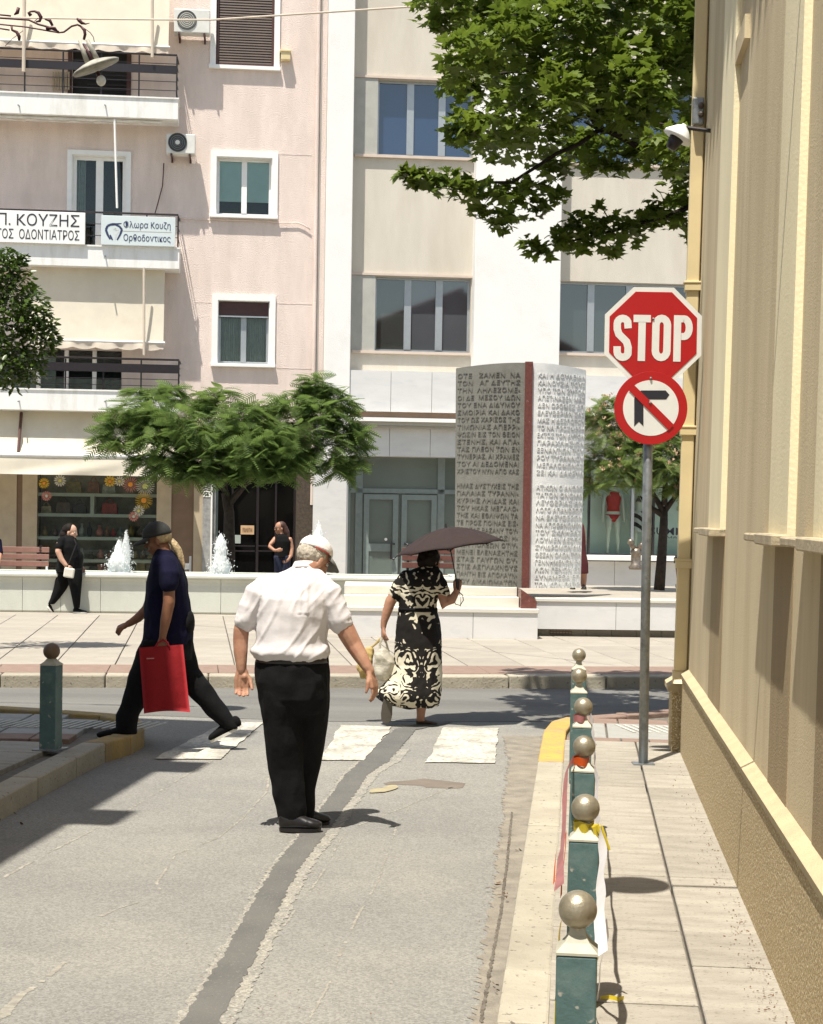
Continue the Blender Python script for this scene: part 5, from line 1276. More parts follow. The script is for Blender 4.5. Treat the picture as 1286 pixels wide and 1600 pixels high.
stroke_px([(1064.5,498.2),(1069,498.2)]+arcp(1069,512,8,13.8,90,-90,10)+[(1064.5,525.8)], W*.96, m_signface, 'letter', stop, dy)
mb = MB(); mb.ball(loc(1021,498,-.05)+sp-sgn_o, .008, 8); mb.ball(loc(1019,590,-.05)+sp-sgn_o, .008, 8); mb.build('sign_bolt', m_galv, stop)
for yq in (500,560): 
    pass
sgn_o = loc(1017,637,-.06)+sp
nt_ = empty('no_right_turn_sign', sgn_o, 0, 'round red-rimmed sign with a barred right-turn arrow below the STOP sign', 'traffic sign')
cx, cy = 1017.0, 637.5
circ = lambda r: [(cx+r*math.cos(R(6*k)), cy+r*math.sin(R(6*k))) for k in range(60)]
mb = MB(); flat(mb, circ(57.2), -.06, .004); mb.build('sign_disc', m_red, nt_, bevel=.001)
mb = MB(); flat(mb, circ(43.5), -.0615, .0013); mb.build('sign_face', m_signface, nt_)
mb = MB(); flat(mb, circ(56.5), -.054, .002); mb.build('sign_back', m_galv, nt_)
mb = MB(); flat(mb, [(991,666),(991,623),(994,615),(1002,610),(1040,610),(1046,616.7),(1041,624),(1008,624),(1005.5,627),(1005.5,666),(998.4,659)], -.063, .0013); mb.build('turn_arrow', m_text, nt_)
stroke_px([(986,605),(1049,668)], 12, m_red, 'red_bar', nt_, -.0665)
mb = MB(); mb.ball(loc(1017,591,-.066)+sp-sgn_o, .009, 8); mb.build('sign_bolt', m_galv, nt_); mb = MB(); mb.ball(loc(1016,629,-.068)+sp-sgn_o, .009, 8); mb.build('sign_bolt', m_galv, nt_)

# ============================================================ ORNATE STREET LAMP (upper left)
DL = 13.0
ol_ = PY(93,40,DL); lampo = empty('ornate_street_lamp', ol_, 0, 'old street lamp with a weathered disc shade and bare bulb on a scrolled iron bracket', 'street lamp')
lp = lambda px, py, dd=0: PY(px,py,DL+dd)-ol_
def iron(pts, rad, name='iron_scroll', mt=None, flat=1.0):
    mb = MB(); mb.tube([lp(*p) for p in pts], [r/FPX*DL for r in rad] if hasattr(rad,'__len__') else rad/FPX*DL, 8, flat=flat); return mb.build(name, mt or m_iron, lampo, smooth=True)
iron([(-330,-18),(-100,12),(0,23),(17,25)], 1.3, 'bracket_bar'); iron([(-330,-10),(-100,16),(0,28),(45,31),(60,38),(75,42),(92,50)], 1.6, 'bracket_bar')
iron([(-100,33),(0,38),(40,42),(92,51),(100,50),(112,41),(121,38.5),(126,41)], [1.2]*3+[1.3,1.5,1.6,1.6,1.6], 'bracket_bar'); iron([(-100,40),(0,44.5),(15,47)], 1.2, 'bracket_bar')
iron([(22,23),(27,20),(29,12)], [1,3,2.6]); iron([(48,24),(45,20),(48,18),(54,17.5),(60,20),(64,27),(62,33),(56,34)], [3,2.4,1.5,1.8,2.6,3,2.2,1])
iron([(70,30),(78,32),(82,40)], [1,2.6,2]); iron([(72,44),(78,44),(86,44),(90,49)], [3,3,2,1]); iron([(18,41),(19,47),(26,50),(30,57),(30,63)], [1.8,1.8,2.4,2.8,2])
iron([(120,29),(124,32),(128,36),(134,37.5),(140,36)], [1.5,3,2.5,1.2,.5]); iron([(126,41),(132,47),(133,54),(131,62)], [1.6,2.6,2.4,2]); iron([(133,45),(141,51),(146,58),(147.5,66)], .6)
iron([(8,72),(20,60),(36,48)], .5, 'stay_wire'); iron([(54,33),(60,28)], .6)
mb = MB(); mb.tube([lp(-330,-120),lp(-330,1300)], .06, 12); mb.build('lamp_column', m_iron, lampo)
iron([(124,63),(130,80),(137,98)], [2.6,3.6,4.2], 'lamp_arm', m_lampdisc, .5); iron([(136,62),(144,78),(154,97)], [3,4,4.4], 'lamp_arm', m_lampdisc, .5); iron([(130,68),(140,85),(146,98)], [1.5,2,2], 'lamp_wire')
c = lp(149.5,104); rr = 38.5/FPX*DL; mb = MB(); rm = Matrix.Rotation(R(22), 3, 'Y') @ Matrix.Rotation(R(12), 3, 'X')
mb.lathe([(rr*.2,.05),(rr*.55,.035),(rr*.9,.012),(rr,.0),(rr*.97,-.014),(rr*.6,-.02),(rr*.2,-.024)], (0,0,0), 32); mb.v = [tuple(c+ (Matrix.Rotation(R(-22),3,'Y')@Matrix.Rotation(R(10),3,'X'))@Vector(v)) for v in mb.v]; mb.build('disc_shade', m_lampdisc, lampo, smooth=True)
iron([(152,112),(156,121)], [3,3.6], 'bulb_socket', m_iron); mb = MB(); mb.ball(lp(158,126), (.037,.037,.042), 18); mb.build('bulb', m_opal, lampo, smooth=True)

# ============================================================ TREES
def leafmat(name, col, col2, tr=.35, rough=.55): 
    m = M(name, col, rough, .1, 3.5, col2=col2, trans=tr, spec=.4); return m
def lobed_leaf():
    pts = [(0,0),(.12,-.03),(.34,-.1),(.27,.06),(.5,.16),(.34,.28),(.42,.5),(.2,.46),(.16,.62),(0,1.0),(-.16,.62),(-.2,.46),(-.42,.5),(-.34,.28),(-.5,.16),(-.27,.06),(-.34,-.1),(-.12,-.03)]
    vs = [(0,.3,0)] + [(x, y, -.22*abs(x)-.12*(y-.3)**2) for x, y in pts]; n = len(pts)
    return vs, [(0, 1+i, 1+(i+1)%n) for i in range(n)]
def oval_leaf():
    pts = [(0,0),(.16,.2),(.22,.5),(.13,.8),(0,1),(-.13,.8),(-.22,.5),(-.16,.2)]
    vs = [(x,y,-.3*abs(x)-.15*y*y) for x,y in pts]; return vs, [(0,1,2,3,4),(0,4,5,6,7)]
def frond():
    vs=[]; fs=[]
    K_=9
    for k in range(K_):
        f = (k+.6)/K_; y = f; L_ = .24*math.sin(math.pi*(.18+.78*f))**.8+.03
        for s in (-1,1):
            b=len(vs); w_=.048
            vs += [(0,y-w_,-.25*y*y),(0,y+w_*.6,-.25*y*y),(s*L_,y+L_*.55+w_*.5,-.25*y*y-.10*L_),(s*L_*1.02,y+L_*.5-w_*.2,-.25*y*y-.12*L_)]; fs.append((b,b+1,b+2,b+3) if s<0 else (b+3,b+2,b+1,b))
    b=len(vs); vs += [(-.008,-.1,0),(.008,-.1,0),(.008,1,-.25),(-.008,1,-.25)]; fs.append((b,b+1,b+2,b+3)); return vs, fs
def foliage(tree, shape, xf, mt, nm, nparts=300, crown='crown'):
    """xf: list of (pos, quaternion, scale); the ones nearest the camera become parts, the rest one crown"""
    vs, fs = shape
    mb = MB(); mb.add(vs, fs); me = mb.mesh(nm, mt, True)
    base = Vector(tree.location)
    xf = sorted(xf, key=lambda t: (t[0]-CAM).length - t[2]*.5)
    for p, q, s in xf[:nparts]:
        o = bpy.data.objects.new(nm, me); C.objects.link(o); o.parent = tree
        o.matrix_local = Matrix.Translation(p-base) @ q.to_matrix().to_4x4() @ Matrix.Scale(s,4)
    rest = xf[nparts:]
    if not rest: return
    V = np.array(vs); n = len(V); allv = np.empty((len(rest)*n,3)); F = []
    for i, (p, q, s) in enumerate(rest):
        m3 = np.array(q.to_matrix())*s; allv[i*n:(i+1)*n] = V @ m3.T + np.array(p-base)
        F += [tuple(a+i*n for a in f) for f in fs]
    m2 = bpy.data.meshes.new(crown); m2.from_pydata(allv.tolist(), [], F); m2.materials.append(mt); m2.polygons.foreach_set('use_smooth', [True]*len(F))
    o = bpy.data.objects.new(crown, m2); C.objects.link(o); o.parent = tree; tag(o, kind='stuff')
def rq(up=1.0, droop=0.0, outdir=None, spread=.6):
    """orientation: leaf axis +y outwards, face +z up-ish"""
    z = Vector((random.gauss(0,spread), random.gauss(0,spread), up)).normalized()
    y = (outdir if outdir is not None else Vector((random.gauss(0,1),random.gauss(0,1),0))) + Vector((random.gauss(0,.35),random.gauss(0,.35),-droop+random.gauss(0,.2)))
    y = (y - z*y.dot(z)).normalized(); x = y.cross(z); return Matrix((x,y,z)).transposed().to_quaternion()
def limb(mb, pts, r0, r1, n=7):
    k = len(pts); mb.tube(pts, [r0+(r1-r0)*i/(k-1) for i in range(k)], n)
random.seed(21)
# plane tree
PD = 13.6
tb = PZ(1190,1178,PV); tb = Vector((2.9,13.9,PV))
pt = empty('plane_tree', tb, 0, 'leafy plane tree whose branches hang into the upper right from behind the ochre corner', 'tree')
mlA = leafmat('plane_leaf', (.175,.235,.03), (.075,.12,.016), .45)
blobs = []
for row in [(-90,680,1130,52,5),(-40,690,1130,50,8),(10,700,1110,48,8),(55,725,1100,48,7),(100,728,1100,46,7),(145,740,1100,45,7),(185,755,1090,42,6),(222,770,1085,40,6)]:
    y, xa, xb, r, n = row
    for k in range(n+1): blobs.append((xa+(xb-xa)*k/n+random.uniform(-16,16), y+random.uniform(-14,14), r*random.uniform(.75,1.1), random.uniform(-1.3,1.6)))
blobs += [(703,128,20,-.2),(725,205,24,-.2),(705,25,24,0),(755,62,30,.3),(690,40,16,.1)]
blobs += [(635,270,15,-.4),(660,278,20,-.4),(695,285,24,-.4),(730,292,26,-.3),(762,300,24,-.2),(640,285,10,-.4)]
blobs += [(750,330,14,-.1),(782,342,20,0),(800,335,18,.2),(800,300,22,.2),(835,290,24,0),(865,262,26,.2),(838,325,18,.3),(870,305,15,.3)]
blobs += [(822,380,13,-.2),(845,390,17,-.2),(872,375,22,-.2),(900,372,24,-.1),(930,365,26,-.1),(960,392,18,-.2),(905,345,20,0),(945,345,26,0),(985,362,26,.1),(1010,340,28,.2),(1040,330,30,.3),(1075,345,26,.3),(1085,370,16,.3),(1080,300,32,.4),(1060,275,26,.5),(930,260,20,.3),(960,262,14,.3),(1000,245,24,.3)]
xf = []
for (px,py,r,dd) in blobs:
    c = PY(px,py,PD+dd); rm_ = r/FPX*(PD+dd); nlf = int(7+ r*r*.068)
    for k in range(nlf):
        v = Vector((random.gauss(0,1),random.gauss(0,1),random.gauss(0,.8))); v = v.normalized()*(random.random()**.45)*rm_; v.y *= 1.5
        p = c+v; od = Vector((v.x,v.y-.15,0)); s = random.uniform(.055,.125)*(1.35 if random.random() < .25 else 1)
        xf.append((p, rq(1.0,.35,od.normalized() if od.length>1e-4 else None,.55), s))
foliage(pt, lobed_leaf(), xf, mlA, 'leaf', 300)
mb = MB(); q = lambda px,py,dd=0: PY(px,py,PD+dd)-tb
limb(mb, [Vector((0,0,0)),Vector((-.05,0,1.2)),Vector((-.15,.05,2.6)),q(1140,250,.3)], .17, .11, 10); mb.build('trunk', m_bark, pt, smooth=True)
mb = MB()
for pl_ in ([(1140,250,.3),(1100,196,.2),(1040,196,.1),(1020,190,.1)],[(1140,250,.3),(1090,120,.3),(980,60,.2),(860,30,0),(760,20,0)],[(1130,270,.3),(1000,230,.2),(940,200,.1),(905,225,0),(870,240,0),(800,285,0),(720,285,-.2),(650,275,-.3)],[(1120,230,.3),(940,205,.1),(912,190,.1)],[(1130,300,.3),(1050,335,.2),(960,360,0),(880,380,-.1)],[(940,205,.1),(900,150,.1),(820,110,0),(740,120,-.1)]):
    limb(mb, [q(*a) for a in pl_], .028, .007, 6)
mb.build('branches', m_bark, pt, smooth=True)
# dark orange tree at the left edge
OD = 18.5; tb = Vector((PY(-70,800,OD).x, OD, PV))
ot = empty('orange_tree', tb, 0, 'dense dark glossy street tree cut by the left edge in front of the balconies', 'tree')
mlB = leafmat('glossy_dark_leaf', (.085,.135,.02), (.035,.065,.012), .3, .3)
xf = []; random.seed(5)
for (px,py,r,n_) in ((-60,450,62,260),(0,420,34,260),(15,440,38,300),(35,480,42,330),(10,500,46,330),(55,500,28,220),(60,530,30,220),(30,550,38,300),(0,560,40,260),(45,575,24,170),(20,592,22,120),(-50,540,70,260),(75,512,14,60),(12,408,22,110),(28,404,12,40),(78,530,12,50)):
    c = PY(px,py,OD); rr = r/FPX*OD
    for k in range(n_):
        v = Vector((random.gauss(0,1),random.gauss(0,1),random.gauss(0,1))).normalized()*(random.random()**.3)*rr
        v.z *= 1.05; xf.append((c+v, rq(.8,.1,(v*Vector((1,1,0))).normalized() if v.length>1e-4 else None,.6), random.uniform(.06,.10)))
foliage(ot, oval_leaf(), xf, mlB, 'leaf', 300)
mb = MB(); limb(mb, [Vector((0,0,0)),Vector((.05,0,1.5)),PY(-40,570,OD)-tb,PY(-10,470,OD)-tb], .1, .04, 8); mb.build('trunk', m_bark, ot, smooth=True)
# pavement-side tree shade from the same row (crown above the left edge is out of view)
# central mimosa
def mimosa(name, D, base, blobs_, nper, mt, label, trunk, brs, fl=None, s0=.3, seed=4, parts=300, tr=.12):
    random.seed(seed); t = empty(name, base, 0, label, 'tree'); xf = []
    for (px,py,r,dd) in blobs_:
        c = PY(px,py,D+dd); rr = r/FPX*D
        for k in range(int(nper*r/20)):
            v = Vector((random.gauss(0,1),random.gauss(0,.9),random.gauss(0,.9)+.15)); v = v.normalized()*(random.random()**.5)*rr*(1.35 if random.random()<.12 else 1); v.z *= .85
            od = Vector((v.x*1.4, v.y-.1*rr, 0)); od = od.normalized() if od.length > 1e-4 else Vector((1,0,0))
            xf.append((c+v, rq(.8,random.uniform(.3,1.3),od,.4), s0*random.uniform(.7,1.15)))
    foliage(t, frond(), xf, mt, 'frond', parts)
    mb = MB(); limb(mb, [PY(a,b,D)-base if i else Vector((0,0,0)) for i,(a,b) in enumerate(trunk)], tr, tr*.62, 10); mb.build('trunk', m_bark, t, smooth=True)
    mb = MB()
    for b_ in brs: limb(mb, [PY(a,b,D+c)-base for a,b,c in b_], .05, .012, 6)
    mb.build('branches', m_bark, t, smooth=True)
    if fl:
        mb = MB()
        for (px,py,r,dd) in blobs_:
            for k in range(fl[1]):
                c = PY(px+random.gauss(0,r*.5), py-r*.35+random.gauss(0,r*.35), D+dd-r/FPX*D*.7); s = random.uniform(.03,.055)
                for w in range(7):
                    v = Vector((random.gauss(0,1),random.gauss(0,1),abs(random.gauss(0,1)))).normalized()*s*1.4; u = v.cross(Vector((0,0,1))).normalized()*s*.3; mb.add([c-u*.3-base, c+v-u-base, c+v+u-base], [(0,1,2)])
        tag(mb.build('blossoms', fl[0], t), kind='stuff')
    return t
mlC = leafmat('mimosa_frond', (.20,.28,.075), (.08,.14,.035), .5)
MDp = 29.0; base = PY(357,905,MDp); base.z = PV
bl = [(182,665,17,-.6),(205,650,28,-.5),(240,640,34,-.4),(235,680,32,-.8),(275,660,34,-.8),(265,700,30,-.9),(300,630,26,.2),(310,690,36,-.9),(340,640,30,0),(345,715,30,-.9),(375,660,36,-.6),(385,700,36,-1),(415,640,30,0),(425,690,36,-.9),(455,640,32,-.2),(465,680,34,-.7),(450,720,26,-.8),(490,615,22,.2),(500,650,30,-.2),(495,605,16,.2),(525,640,24,0),(505,700,28,-.4),(535,670,24,0),(545,690,12,0),(552,722,11,0),(290,730,18,-.8),(520,725,16,-.3),(225,720,14,-.6),(250,612,12,0),(560,675,9,0),(270,725,24,-.8),(315,735,20,-.9),(350,738,18,-.9),(390,730,24,-.9),(425,728,24,-.9),(470,730,18,-.6),(190,690,20,-.6),(330,690,30,-.5),(250,735,12,-.8),(300,745,8,-.9),(440,742,9,-.8),(530,738,10,-.2),(165,690,14,-.4),(485,590,9,.1),(515,610,10,.1),(540,625,10,.1),(560,700,7,.1),(210,612,7,0),(270,608,8,.1),(345,612,8,.1)]
mimosa('mimosa_tree', MDp, base, bl, 62, mlC, 'spreading mimosa with feathery drooping leaves above the fountain and dark entrance', [(357,905),(358,850),(358,800),(352,770)],
   [[(355,785,0),(385,755,0),(420,720,0),(470,680,0)],[(355,780,0),(345,740,0),(320,700,0),(260,670,0)],[(358,790,0),(395,745,-.3),(440,690,-.3)],[(352,775,0),(350,700,0),(380,660,0)],[(355,770,0),(300,720,-.3),(230,690,-.5)]], None, .34)
TD = 25.0; base = PY(1030,922,TD)
bl = [(930,650,22,.2),(945,690,28,0),(930,725,22,.2),(960,660,22,.2),(975,700,28,0),(965,740,24,-.3),(1000,720,28,-.3),(1010,690,24,0),(1040,700,28,-.2),(1045,735,30,-.4),(1060,690,28,0),(1085,700,26,0),(1075,740,26,-.2),(1060,765,20,-.2),(1085,770,20,0),(925,760,16,.3),(1000,750,20,-.3),(1075,660,22,.4),(1095,640,24,.3),(950,628,12,.3),(990,668,20,.3),(1030,668,20,.3)]
m_bloss = M('pink_blossom', (.5,.3,.22), .9, .2, 8, trans=.3, col2=(.55,.42,.25))
mlD = leafmat('mimosa_frond_pale', (.22,.29,.08), (.11,.165,.045), .5)
mimosa('mimosa_tree', TD, base, bl, 80, mlD, 'blossoming mimosa with dark trunk in front of the swimwear display', [(1030,922),(1034,870),(1037,820),(1038,795)],
   [[(1037,800,0),(1020,770,0),(990,730,0)],[(1037,800,0),(1060,770,0),(1070,730,0)],[(1036,805,0),(1012,790,0),(1000,775,0)],[(1038,790,0),(1040,740,0),(1030,700,0)]], (m_bloss, 9), .22, 8, 300, .085)
# litter bin on the terrace, benches
bn = PY(1068,918,24.4); t = empty('litter_bin', bn, 0, 'brown litter bin with black lid half hidden by the downpipe', 'litter bin')
k_ = 24.4/FPX
m_binb = M('brown_bin', (.2,.1,.06), .6, .1, 10)
mb = MB(); mb.loft([((0,0,0),13*k_,.12),((0,0,5*k_),13*k_,.12)], 16); mb.build('bin_base', m_galv, t)
mb = MB(); mb.loft([((0,0,5*k_),10*k_,.1),((0,0,38*k_),14*k_,.14)], 16); mb.build('bin_body', m_binb, t)
mb = MB(); mb.loft([((0,0,38*k_),16*k_,.16),((0,0,46*k_),16*k_,.16),((0,0,49*k_),14*k_,.14)], 16); mb.build('bin_lid', m_black, t)
def bench(px0, px1, pys, D, mt, label):
    c = PY((px0+px1)/2, pys, D); t = empty('slatted_bench', (c.x,c.y,PV), FA*.5, label, 'bench'); hw = (px1-px0)/2/FPX*D; z = c.z-PV
    for k in range(4): mb = MB(); mb.box(-hw,hw,-.12-k*.11,-.03-k*.11,z-.03,z); mb.build('seat_slat', mt, t, bevel=.006)
    for k in range(3): mb = MB(); mb.box(-hw,hw,.02+k*.02,.05+k*.02,z+.1+k*.13,z+.2+k*.13); mb.build('back_slat', mt, t, bevel=.006)
    for s in (-.8,.8): mb = MB(); mb.box(s*hw-.03,s*hw+.03,-.45,.0,0,z-.032); mb.box(s*hw-.02,s*hw+.02,.06,.1,0,z+.5); mb.build('leg', m_darkmetal, t)
bench(-60,75,893,30.8,m_bench,'pink slatted bench under the gift shop window')
bench(628,722,897,29.5,m_benchb,'brown slatted bench behind the woman with the umbrella')
# small signs standing by the basin
for px, pt_, w_, lab in ((297,869,3,'thin white post by the marble door jamb'),(73,885,3,'short white post on the fountain rim below the bench')):
    p = PY(px,900,30 if px>100 else 26.9); z = PY(px,pt_,p.y).z; mb = MB(); r = w_/2/FPX*p.y; mb.box(p.x-r,p.x+r,p.y-r,p.y+r,PV if px>100 else hz+PV,z); tag(mb.build('white_post', m_signwhite), lab, 'post')
p = PY(291,888,30.2); mb = MB(); mb.box(p.x-.09,p.x+.06,p.y,p.y+.02,p.z-.02,p.z+.09); t = tag(mb.build('small_notice', m_signwhite), 'small white notice board beside the gift shop door post', 'notice'); mb = MB(); mb.tube([(p.x-.01,p.y+.03,PV),(p.x-.01,p.y+.03,p.z)], .012, 6); mb.build('stake', m_galv, t)
# dead leaves
m_grime = M('grime_on_slabs', (.17,.14,.105), .95, .2, 14, .5, 60, col2=(.28,.25,.2), detail=8)
def wallrib(name, off, wd, jag, z, mt, y0=-8.4, y1=-.1, st=.035):
    mb = MB(); n = int((y1-y0)/st); vs = []
    for i in range(n+1):
        y = y0+(y1-y0)*i/n; p = wallfar+ALLEY*y; a = off+noise.noise(Vector((y*3,1,0)))*jag*.3; b = a+max(.004, wd+noise.noise(Vector((y*4,5,0)))*jag+random.uniform(-jag,jag)*.35)
        q = p-nrm*a; r = p-nrm*b; vs += [(q.x,q.y,z),(r.x,r.y,z)]
    mb.add(vs, [(i*2,i*2+2,i*2+3,i*2+1) for i in range(n)]); return tag(mb.build(name, mt, pvR), kind='stuff')
mb = MB()
random.seed(9); ml = M('dead_leaf', (.17,.09,.045), .9, .3, 20)
vs, fs = oval_leaf()
mb = MB()
def litter(px, py, z, s):
    p = PZ(px,py,z); q = rq(1,0,None,.5); b = len(mb.v)
    mb.add([tuple(p+Vector((0,0,s*.12))+q@(Vector(v)*s)) for v in vs], fs)
for (a,b,c,n,z) in ((798,1325,12,5,0),(790,1400,9,5,0),(775,1545,7,6,0),(35,1262,30,12,0),(200,1185,22,14,0),(770,1380,14,6,0)):
    for k in range(n): litter(a+random.gauss(0,c), b+random.gauss(0,c*.6), z+.014, random.uniform(.015,.035))
for k in range(420):
    y = random.uniform(1190,1600); xw = 1064.4+(y-1180)*.4105; litter(xw-abs(random.gauss(0,22))-4, y, PV+.004, random.uniform(.004,.014))
for k in range(70): litter(random.uniform(100,760), random.uniform(1300,1600), .018, random.uniform(.006,.013))
tag(mb.build('fallen_leaves', ml), kind='stuff')
# ============================================================ PEOPLE
m_skin = M('skin', (.42,.235,.15), .55, .06, 14, .15, 60, col2=(.35,.165,.105), spec=.35)
m_skint = M('tanned_skin', (.25,.115,.06), .55, .06, 14, .15, 60, col2=(.2,.085,.045), spec=.35)
m_skinp = M('pale_skin', (.55,.33,.23), .55, .05, 14, .1, 60, spec=.35)
m_shirtw = cloth('white_shirt_cotton', (.80,.76,.755), bump=.25, bs=18, bd=.0) if False else M('white_shirt_cotton', (.62,.585,.58), .9, .02, 6, .25, 35, bdist=.006)
m_trous = M('black_trousers', (.006,.006,.007), .9, .2, 8, .4, 22, spec=.2, bdist=.01)
m_navy = M('navy_tshirt', (.004,.004,.021), .9, .1, 8, .4, 22, spec=.2, bdist=.01)
m_blackc = M('black_cotton', (.0045,.0045,.005), .9, .2, 8, .4, 22, spec=.2, bdist=.01)
m_jean = M('dark_jeans', (.02,.025,.06), .9, .2, 20)
m_leather = M('black_leather', (.012,.01,.01), .35, .2, 20)
m_solew = M('white_rubber_sole', (.6,.58,.52), .7, .05, 10); m_soleg = M('grey_rubber_sole', (.095,.085,.065), .8, .1, 20)
m_hairw = M('white_grey_hair', (.5,.44,.35), .7, .15, 60, .6, 90, stretch=(1,1,.3)); m_hairb = M('dark_hair', (.012,.007,.005), .7, .2, 60, .5, 90, stretch=(1,1,.3), spec=.2); m_hairy = M('blond_hair', (.5,.37,.2), .6, .2, 60, .6, 80, stretch=(1,1,.2))
m_capw = M('white_cap_cotton', (.78,.72,.68), .9, .02, 10, .3, 60, stain=((.5,.2,.16), 9, .60, .66)); m_capr = M('red_cap_trim', (.45,.06,.045), .9, .1, 10); m_capg = M('grey_cap_visor', (.2,.2,.18), .9, .1, 10)
m_capd = M('dark_olive_cap', (.03,.03,.027), .9, .2, 10, .3, 60)
m_redbag = M('red_bag_fabric', (.27,.007,.011), .75, .08, 4, .5, 9, bdist=.012, spec=.3)
m_plasw = M('white_plastic_bag', (.62,.58,.48), .35, .08, 7, .6, 16, trans=.3, bdist=.02, stain=((.4,.33,.22), 9, .55, .75)); m_plasy = M('yellow_paper_bag', (.5,.36,.13), .8, .15, 8, .5, 16)
m_umb = M('brown_umbrella_fabric', (.032,.019,.017), .8, .08, 6, .3, 30, spec=.3)
def damask():
    m = bpy.data.materials.new('black_cream_damask'); m.use_nodes = True; n = m.node_tree.nodes; l = m.node_tree.links; b = n['Principled BSDF']; b.inputs['Roughness'].default_value = .85; b.inputs['Specular IOR Level'].default_value = .2
    tc = n.new('ShaderNodeTexCoord'); sp_ = n.new('ShaderNodeSeparateXYZ'); l.new(tc.outputs['Object'], sp_.inputs[0])
    def math_(op, a, b_=None):
        x = n.new('ShaderNodeMath'); x.operation = op
        for i, v in enumerate((a, b_)):
            if v is None: continue
            if isinstance(v, (int, float)): x.inputs[i].default_value = v
            else: l.new(v, x.inputs[i])
        return x.outputs[0]
    ax = math_('ABSOLUTE', math_('SUBTRACT', sp_.outputs[0], 0.01)); cb = n.new('ShaderNodeCombineXYZ'); l.new(ax, cb.inputs[0]); l.new(math_('ADD', sp_.outputs[2], 7.3), cb.inputs[2]); l.new(math_('MULTIPLY', sp_.outputs[1], .25), cb.inputs[1])
    nz = n.new('ShaderNodeTexNoise'); nz.inputs['Scale'].default_value = 7; nz.inputs['Detail'].default_value = 1; l.new(cb.outputs[0], nz.inputs['Vector'])
    vm = n.new('ShaderNodeVectorMath'); vm.operation = 'MULTIPLY_ADD'; l.new(nz.outputs['Color'], vm.inputs[0]); vm.inputs[1].default_value = (.22,.0,.22); l.new(cb.outputs[0], vm.inputs[2])
    vo = n.new('ShaderNodeTexVoronoi'); vo.inputs['Scale'].default_value = 6.3; vo.inputs['Randomness'].default_value = .75; l.new(vm.outputs[0], vo.inputs['Vector'])
    s1 = math_('SINE', math_('MULTIPLY', vo.outputs['Distance'], 30.0))
    n2 = n.new('ShaderNodeTexNoise'); n2.inputs['Scale'].default_value = 24; n2.inputs['Detail'].default_value = 1; l.new(cb.outputs[0], n2.inputs['Vector'])
    v = math_('ADD', s1, math_('MULTIPLY', math_('SUBTRACT', n2.outputs['Fac'], .5), 5.5))
    n3 = n.new('ShaderNodeTexNoise'); n3.inputs['Scale'].default_value = 3.2; n3.inputs['Detail'].default_value = 0; l.new(cb.outputs[0], n3.inputs['Vector'])
    mask = math_('MULTIPLY', math_('SUBTRACT', n3.outputs['Fac'], .5), 7.0)
    v = math_('ADD', v, mask)
    fac = math_('MULTIPLY', math_('SUBTRACT', v, .75), 7.0)
    cl = n.new('ShaderNodeClamp'); l.new(fac, cl.inputs[0]); x = n.new('ShaderNodeMix'); x.data_type = 'RGBA'; l.new(cl.outputs[0], x.inputs[0]); x.inputs[6].default_value = (.012,.01,.009,1); x.inputs[7].default_value = (.60,.55,.42,1)
    l.new(x.outputs[2], b.inputs['Base Color']); return m
m_dress = damask()

def voxel(mb, vox, name, mt, parent, it=3, fac=.5, disp=None):
    me = bpy.data.meshes.new('tmp'); me.from_pydata(mb.v, [], mb.f); o = bpy.data.objects.new('tmp', me); C.objects.link(o)
    r = o.modifiers.new('r', 'REMESH'); r.mode = 'VOXEL'; r.voxel_size = vox; r.adaptivity = 0
    s = o.modifiers.new('s', 'SMOOTH'); s.factor = fac; s.iterations = it
    bpy.context.view_layer.update(); m2 = bpy.data.meshes.new_from_object(o.evaluated_get(bpy.context.evaluated_depsgraph_get()))
    bpy.data.objects.remove(o); bpy.data.meshes.remove(me)
    if disp:
        m2.update(); N = [v.normal.copy() for v in m2.vertices]
        for v, nn in zip(m2.vertices, N): v.co += nn*disp(v.co)
    m2.materials.clear(); m2.materials.append(mt); m2.name = name; m2.polygons.foreach_set('use_smooth', [True]*len(m2.polygons)); m2.update()
    o = bpy.data.objects.new(name, m2); C.objects.link(o); o.parent = parent; return o
class Fig:
    def __init__(s, px, py, z, label, name='person', cat='person', D=None):
        s.base = PZ(px, py, z) if D is None else Vector((PY(px,py,D).x, D, z)); s.D = s.base.y; s.k = s.D/FPX
        s.t = empty(name, s.base, 0, label, cat)
    def P(s, px, py, dd=0): return PY(px, py, s.D+dd)-s.base
    def rows(s, R_, grow=0.0, lo=None, hi=None):
        out = []
        for r in R_:
            py, xl, xr = r[:3]; dd = r[3] if len(r) > 3 else 0; b = r[4] if len(r) > 4 else .14
            if lo and py < lo: continue
            if hi and py > hi: continue
            out.append((s.P((xl+xr)/2, py, dd), (xr-xl)/2*s.k+grow, b+grow))
        return out
    def tb(s, mb, pts, n=12):   # (px,py,dd,radius px)
        mb.tube([s.P(a,b,c) for a,b,c,d in pts], [d*s.k for a,b,c,d in pts], n)
        for a,b,c,d in (pts[0], pts[-1]): mb.ball(s.P(a,b,c), d*s.k*.98, 12)
